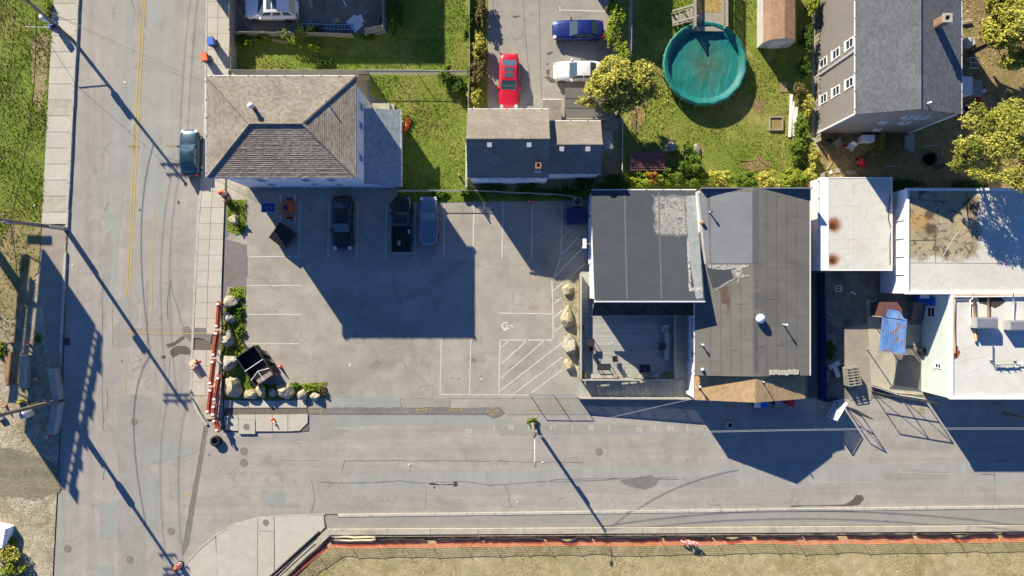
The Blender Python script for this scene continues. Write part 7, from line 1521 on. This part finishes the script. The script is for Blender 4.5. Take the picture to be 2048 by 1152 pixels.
MB().tube([(x/S,-y/S,.33) for x,y in P],.11,8).build('straw_sleeve',plain('straw_cream',C('d8cfae'),.9,var=.15,scale=8),t,True)
M['net']=plain('orange_safety_net',(.85,.15,.06,1),.7,var=.25); M['stake']=plain('wooden_stake',C('8d7a60'),.85)
t=thing('safety_fence','orange plastic net fence on stakes along the dry field','fence',(*q(1350,1080),0),w=True)
xs_=[666,700,752,805,862,925,985,1042,1090,1147,1208,1262,1322,1382,1430,1482,1540,1592,1655,1720,1772,1822,1872,1912,1955,2000,2045,2100]
nodes=[(540,1200),(565,1172),(588,1148),(612,1126),(636,1106)]+[(x,1087-(x-666)*.0094+rnd.uniform(-1.5,1.5)) for x in xs_]
for i,(a,b) in enumerate(zip(nodes,nodes[1:])):
    A=Vector((*q(*a),.08)); B=Vector((*q(*b),.08)); L=(B-A).length; mb=MB(); n=max(2,int(L/.11)); hs=.78; lean=Vector((0,-.12+rnd.uniform(-.05,.05),0)); up=Vector((0,0,hs))+lean; d=(B-A)/n; sag=.12*rnd.random()
    def PT(u,v): return A+(B-A)*u+up*v*(1-sag*4*u*(1-u)*v)
    for j in range(n+1):
        o_=(B-A).normalized()*.006; mb.add([PT(j/n,0)-o_,PT(j/n,0)+o_,PT(j/n,1)+o_,PT(j/n,1)-o_],[(0,1,2,3)])
    for k_ in range(9):
        v=k_/8; m_=6; hh=.008 if 0<k_<8 else .025
        for j in range(m_): mb.add([PT(j/m_,v)-Vector((0,0,hh)),PT((j+1)/m_,v)-Vector((0,0,hh)),PT((j+1)/m_,v)+Vector((0,0,hh)),PT(j/m_,v)+Vector((0,0,hh))],[(0,1,2,3)])
    mb.build('net_panel',M['net'],t,kind='stuff')
    MB().tube([A-Vector((0,0,.1)),A+up*1.22],.025,5).build('stake',M['stake'],t)
p=q(1378,1081); t=thing('pink_tarp','crumpled pale pink plastic caught on the orange fence','plastic sheet',(*p,0)); link('crumpled_sheet',crown_mesh('crumpled_sheet',[(0,0,.6,.9,.15,.3),(-.5,.1,.5,.5,.12,.25)],60,.14,plain('pale_pink_plastic',(.6,.33,.31,1),.5),4),t)
# ================================================================ LOT AND YARD CLUTTER
p=q(1154,405); t=thing('heat_pump','blue grey heat pump unit with round fan behind the black roof','heat pump',p); MB().box(-.4,-.4,0,.4,.4,.75).build('casing',M['patch_blue'],t); MB().lathe([(.3,.76),(.3,.78),(.05,.78)],n=16).build('fan_guard',M['steel_dark'],t)
t=thing('storage_box','dark blue storage box against the black roof wing','box',q(1152,434)); MB().box(-.9,-.75,0,.85,.72,.95).build('box_body',M['navy'],t); MB().add([(-.95,-.8,.951),(.9,-.8,.951),(.9,.77,.951),(-.95,.77,.951),(-.9,-.75,1.0),(.86,-.75,1.0),(.86,.72,1.12),(-.9,.72,1.12)],[(4,5,6,7),(0,1,5,4),(1,2,6,5),(2,3,7,6),(3,0,4,7)]).build('lid',M['navy'],t)
t=tag(MB().lathe([(.12,0),(.11,.5),(0,.5)],(*q(918,351),.05),10).build('tree_stump',M['wood_tan']),'pale stump post on the bright lawn','stump')
# ladder and sheets in the paved yard
t=thing('ladder','long aluminium ladder lying on the paved yard','ladder',(*q(656,55),.15),R(-1.5))
for y in (-.22,.22): MB().box(-2.45,y-.03,0,2.45,y+.03,.07).build('stile',M['chrome'],t)
for i in range(15): MB().box(-2.35+i*.33,-.19,.02,-2.31+i*.33,.19,.05).build('rung',M['chrome'],t)
M['sheetw']=plain('pale_sheet',(.55,.6,.66,1),.6)
for px,py,w,d,rz,m_,lb in [(710,48,1.1,1.3,.7,'sheetw','jagged pale sheet at the ladder end'),(718,40,.8,.7,.4,'sheetw','smaller pale sheet on top of the jagged one'),(672,43,.7,.45,.3,'wood_tan','brown board scrap above the ladder'),(756,44,.1,1.5,-.35,'patch_blue','bluish plank leaning at the yard fence'),(728,44,.4,.2,.8,'wood_tan','small pale scrap beside the sheets'),(622,8,.3,.7,.3,'wood_grey','pale torn bag on the shaded yard'),(690,7,.12,.6,.5,'whitew','white stick on the shaded yard'),(560,83,1.5,.25,-.2,'wood_tan','tan log lying in the lawn weeds'),(484,30,.12,2.4,.5,'wood_tan','tan batten leaning inside the street fence')]:
    tag(MB().obox((*q(px,py),.09+.03*(m_=='sheetw' and w<1)),(w,d,.06),rz).build('scrap_board',M[m_]),lb,'board')
tag(MB().obox((*q(730,158),.5),(1.0,.4,.08),.05).build('step_plank',M['wood_tan']),'tan plank at the back corner of the hipped house','plank')
# service yard
def pallet(px,py,rz,label,n=1,mat='wood_grey',w=1.1,d=1.0):
    t=thing('pallet_stack' if n>1 else 'pallet',label,'pallet',(*q(px,py),.03),rz,'wooden pallets in the service yard')
    for k in range(n):
        z=k*.145
        for i in range(7): MB().box(-w/2+i*(w-.1)/6,-d/2,z+.11,-w/2+i*(w-.1)/6+.1,d/2,z+.135).build('slat',M[mat],t)
        for y in (-d/2+.05,0,d/2-.05): MB().box(-w/2,y-.04,z,w/2,y+.04,z+.109).build('bearer',M[mat],t)
pallet(1657,678,.12,'grey pallet lying by the weeds in the shaded yard'); pallet(1646,752,1.57,'grey pallet beside the dark blue fence',mat='wood_grey'); pallet(1696,750,.15+1.57,'tall stack of pallets at the sun edge of the yard',8,'wood_fence',1.7,1.2)
tag(MB().obox((*q(1668,730),.08),(1.1,.45,.06),.5).build('board_offcut',M['sheetw']),'pale T board bar in the shaded yard','board'); tag(MB().obox((*q(1671,742),.15),(.42,1.2,.06),.35).build('board_offcut',M['sheetw']),'pale T board stem in the shaded yard','board')
t=thing('square_frame','white square frame lying in the shaded yard','crate',(*q(1676,577),.04));  # a bare square frame of white bars, not a crate
for (x,y,w,d) in ((0,.25,.62,.07),(0,-.25,.62,.07),(-.27,0,.07,.43),(.27,0,.07,.43),(0,0,.46,.05)): MB().box(x-w/2,y-d/2,0,x+w/2,y+d/2,.06).build('bar',M['white'],t)
tag(MB().obox((*q(1706,586),.06),(.5,.1,.05),-.5).build('pale_stick',M['whitew']),'pale stick near the square frame','stick'); tag(MB().tube([(*q(1650,624),.06),(*q(1660,628),.07),(*q(1666,634),.06)],.03,5).build('hose',M['whitew']),'short pale hose piece in the shaded yard','hose')
yard=bpy.data.objects['service_yard']
MB().prism(Q([(1732,600),(1752,600),(1760,645),(1752,690),(1740,690),(1734,645)]),.0,.06).build('slab',M['concrete_old'],yard); MB().prism(Q([(1736,646),(1846,640),(1846,790),(1790,786),(1742,768),(1738,700)]),.021,.055).build('slab',M['concrete_old'],yard)
MB().prism(Q([(1688,655),(1736,648),(1740,700),(1745,770),(1742,800),(1700,800),(1688,740)]),.021,.04).build('asphalt_patch',M['patch_tan'],yard)
MB().prism(Q([(1790,690),(1835,690),(1846,780),(1790,770)]),.056,.07).build('concrete_ramp',M['patch_dark'],yard)
stp=thing('concrete_steps','dark concrete steps below the white block','steps',(*q(1833,618),0),w=True)
for i in range(5): MB().prism(Q([(1818,640-i*9),(1846,640-i*9),(1846,649-i*9),(1818,649-i*9)]),.02,.2+.17*i).build('step',M['patch_dark'],stp)
# lean-to with rusty blue tarp roof
t=thing('blue_tarp_shed','shed roofed with a faded blue rust streaked sheet','shed',(*q(1778,665),0),w=True)
M['bluetarp']=surf('rusty_blue_sheet',[(.10,.24,.55,1),(.14,.30,.62,1),(.2,.36,.62,1)],big=.7,mid=2,m_amt=.2,g_amt=.1,bump=.05,streak=((2.5,.3),.15,0),spot=(1.1,.55,C('b07a58'),.9),rough=.6)
cs=[g(1758,702,2.2),g(1810,707,2.2),g(1814,640,2.5),g(1765,634,2.5)]; slab_roof(t,cs,.04,M['bluetarp'],'sheet_roof')
cs2=[g(1772,634,2.55),g(1811,640,2.55),g(1798,622,2.6),g(1776,618,2.6)]; slab_roof(t,cs2,.03,M['bluetarp'],'sheet_flap')
for f in np.linspace(0.08,.92,10): a_=Vector(cs[0]).lerp(Vector(cs[1]),f); b_=Vector(cs[3]).lerp(Vector(cs[2]),f); MB().tube([a_+V3(0,0,.012),b_+V3(0,0,.012)],.022,5).build('corrugation',M['bluetarp'],t)
for c_ in cs: MB().tube([(c_[0],c_[1],0),(c_[0],c_[1],c_[2]-.05)],.05,6).build('post',M['wood_grey'],t)
MB().obox(((cs[0][0]+cs[1][0])/2,(cs[0][1]+cs[1][1])/2-.08,2.18),(2.9,.08,.08),-.09).build('gutter',M['patch_blue'],t)
MB().box(cs[3][0]+.2,cs[2][1]+.3,0,cs[2][0]-.1,cs[2][1]+1.6,1.9).build('back_box',M['maroon'],t)
tag(MB().obox((*q(1835,598),.5),(.75,.6,.9)).build('blue_crate',M['blue']),'blue crate at the top of the concrete steps','crate')
tag(MB().lathe([(.3,0),(.33,.7),(.3,.75),(0,.75)],(*q(1838,702),.05),12).build('black_barrel',M['black']),'black barrel against the mint siding','barrel')
# junk south of the grey house
def junk(name,label,cat,px,py,build,rz=0,z=.05): t=thing(name,label,cat,(*q(px,py),z),rz); build(t); return t
def grill(t): MB().lathe([(0,.5),(.25,.55),(.33,.75),(.28,.95),(0,1.05)],n=14).build('bowl',M['black'],t,True); [MB().tube([(.15*math.cos(a),.15*math.sin(a),.6),(.3*math.cos(a),.3*math.sin(a),0)],.02,5).build('leg',M['steel'],t) for a in (0,2.1,4.2)]
junk('kettle_grill','round dark grill beside the grey house corner','grill',1649,288,grill)
def seat(mat):
    def f(t):
        MB().box(-.28,-.25,.38,.28,.28,.43).build('seat',M[mat],t); MB().obox((0,.3,.68),(.56,.05,.55),rx=-.2).build('backrest',M[mat],t)
        for x in (-.25,.25):
            MB().box(x-.03,-.25,.58,x+.03,.25,.62).build('arm',M[mat],t)
            for y in (-.22,.25): MB().box(x-.025,y-.025,0,x+.025,y+.025,.379).build('leg',M[mat],t)
    return f
junk('garden_chair','pale plastic chair in the house shade','chair',1671,290,seat('patch_blue'),.5); junk('garden_chair','grey folding chair tipped in the house shade','chair',1697,296,seat('sheetw'),-.6)
junk('red_bucket','red bucket between the shaded chairs','bucket',1684,291,lambda t:(MB().lathe([(.13,0),(.19,.35),(.17,.35),(.12,.05),(0,.05)],n=12).build('pail',M['red'],t,True),MB().tube([(-.18,0,.34),(0,.1,.4),(.18,0,.34)],.012,5).build('handle',M['steel'],t)))
junk('chest_freezer','white chest freezer against the shaded gable wall','freezer',1727,281,lambda t:(MB().box(-.55,-.3,0,.55,.3,.8).build('cabinet',M['white'],t),MB().box(-.56,-.31,.801,.56,.31,.88).build('lid',M['white'],t)))
junk('toy_car','red toy car on the bare yard','toy car',1719,325,lambda t:(MB().obox((0,0,.28),(.5,.95,.32),taper=.8).build('toy_body',M['red'],t),MB().obox((0,-.1,.6),(.42,.4,.3),taper=.7).build('toy_cab',M['red'],t),MB().obox((0,.18,.46),(.3,.16,.06)).build('seat',M['yellow'],t),[MB().lathe([(.13,-.05),(.13,.05)],(x,y,.13),10,axis='X').build('wheel',M['rubber'],t) for x in (-.26,.26) for y in (-.32,.32)]),.15)
def swing(t):
    m=plain('olive_paint',(.11,.12,.03,1),.7)
    for y in (-.75,.75): MB().box(-1.2,y-.05,.45,1.3,y+.05,.52).build('side_beam',m,t)
    for i in range(8): MB().box(-.75+i*.13,-.7,.45,-.67+i*.13,.7,.49).build('slat',m,t)
    MB().box(-1.35,-.8,.0,-1.05,.8,.9).build('end_panel',m,t); MB().box(1.0,-.85,.3,1.9,.8,.36).build('tarp',M['patch_blue'],t)
    for x in (-1.1,1.2):
        for y in (-.7,.7): MB().box(x-.05,y-.05,0,x+.05,y+.05,.449).build('leg',m,t)
junk('olive_bench_frame','olive slatted bench frame with blue tarp in the house shade','bench',1783,287,swing)
junk('black_trampoline','black round paddling pool on the bare yard','paddling pool',1857,318,lambda t:(MB().lathe([(.55,0),(.62,.25),(.66,.26),(.6,.28),(.52,.05),(0,.05)],n=20).build('ring',M['black'],t,True),MB().lathe([(0,.07),(.5,.07)],n=20).build('liner',M['silt'],t)))
for px,py,l,w,rz,m_,lb in [(1694,328,.9,.07,1.2,'wood_tan','thin pale batten left of the red toy car'),(1657,332,.8,.2,1.0,'wood_tan','pale board propped in the yard corner'),(1675,341,.6,.45,.1,'wood_grey','square grey board beside the propped one'),(1686,349,.9,.08,-.8,'wood_tan','pale stick touching the annex corner'),(1701,345,.9,.35,-.1,'wood_grey','wire rack lying above the annex roof'),(1780,333,.8,.05,0,'sheetw','thin pale rod in the yard shade'),(1862,292,1.2,.05,.1,'sheetw','thin pale rod below the grey gable'),(1660,345,.3,.3,.4,'whitew','white rag in the yard corner')]:
    tag(MB().obox((*q(px,py),.1),(l,w,.05),rz).build('scrap_board',M[m_]),lb,'board')
# garden east of the grey house
def rtable(t): MB().lathe([(0,.7),(.5,.7),(.52,.73),(0,.74)],n=20).build('tabletop',M['concrete'],t,True); MB().lathe([(.3,0),(.06,.05),(.06,.7)],n=10).build('pedestal',M['steel'],t)
junk('round_table','pale round garden table beside the charcoal roof','table',1924,92,rtable); junk('fire_bowl','pale bowl with brown ash behind the round table','bowl',1937,86,lambda t:(MB().lathe([(.2,0),(.42,.3),(.36,.3),(.2,.1),(0,.1)],n=14).build('bowl',M['concrete'],t,True),MB().lathe([(0,.16),(.25,.16)],n=14).build('ash',M['rust'],t)))
junk('side_cabinet','white topped cabinet against the charcoal eave','cabinet',1918,178,lambda t:(MB().box(-.55,-.8,0,.5,.8,1.0).build('cabinet_body',M['whitew'],t),MB().box(-.58,-.83,1.001,.53,.83,1.05).build('top',M['white'],t)))
junk('grey_table','grey plank table beside the white topped cabinet','table',1942,181,lambda t:([MB().box(-.52+i*.21,-.8,.7,-.33+i*.21,.8,.74).build('plank',M['wood_grey'],t) for i in range(5)],[MB().box(x-.04,y-.04,0,x+.04,y+.04,.699).build('leg',M['wood_grey'],t) for x in (-.45,.45) for y in (-.7,.7)]))
junk('small_tub','dark tub on the dry grass below the cabinet','tub',1928,220,lambda t:(MB().lathe([(.3,0),(.38,.45),(.34,.45),(.28,.1),(0,.1)],n=12).build('tub_body',M['steel'],t,True),MB().lathe([(0,.2),(.3,.2)],n=12).build('water',M['glass'],t)))
junk('wire_cage','pale wire frame beside the golden tree','frame',1940,130,lambda t:[MB().tube([(x0,y0,z0),(x1,y1,z1)],.025,5).build('bar',M['whitew'],t) for (x0,y0,z0,x1,y1,z1) in ((-.4,-.5,.6,.4,-.5,.6),(.4,-.5,.6,.4,.5,.6),(.4,.5,.6,-.4,.5,.6),(-.4,.5,.6,-.4,-.5,.6),(-.4,-.5,0,-.4,-.5,.6),(.4,-.5,0,.4,-.5,.6),(-.4,.5,0,-.4,.5,.6),(.4,.5,0,.4,.5,.6),(-.4,0,.6,.4,0,.6))])
for px,py,l,w,rz,m_,lb in [(1952,196,.12,.6,.2,'red','red toy bar beside the plank table'),(1957,165,.2,.3,.4,'red','red toy by the dark shrubs'),(1962,184,.5,.3,.2,'sheetw','bluish white box behind the plank table'),(1955,205,.15,.5,0,'red','red rod on the dry grass'),(1930,45,1.0,.06,.2,'sheetw','thin pale pole by the charcoal eave')]: tag(MB().obox((*q(px,py),.25),(l,w,.3 if m_!='sheetw' else .2),rz).build('garden_toy',M[m_]),lb,'toy')
# litter
for i,(px,py) in enumerate([(146,531),(71,411),(700,730),(963,758),(1085,925),(819,929),(1035,1004),(250,165),(1995,1037)]): tag(MB().obox((*q(px,py),.03 if px>130 else .16),(.16+.05*(i%3),.09,.03),i*.8).build('litter',M['white']),['white scrap on the road below the slab pavement end','white scrap on the verge grass above the pole','white scrap on the open lot','pale scrap near the front stall line','white scrap beside the lamp','tiny white scrap on the cross street','white scrap near the far kerb','white scrap beside the leaning pole shadow','white paper on the far walk'][i],'litter')
for _o in bpy.data.objects:
    if "_w" in _o: del _o["_w"]
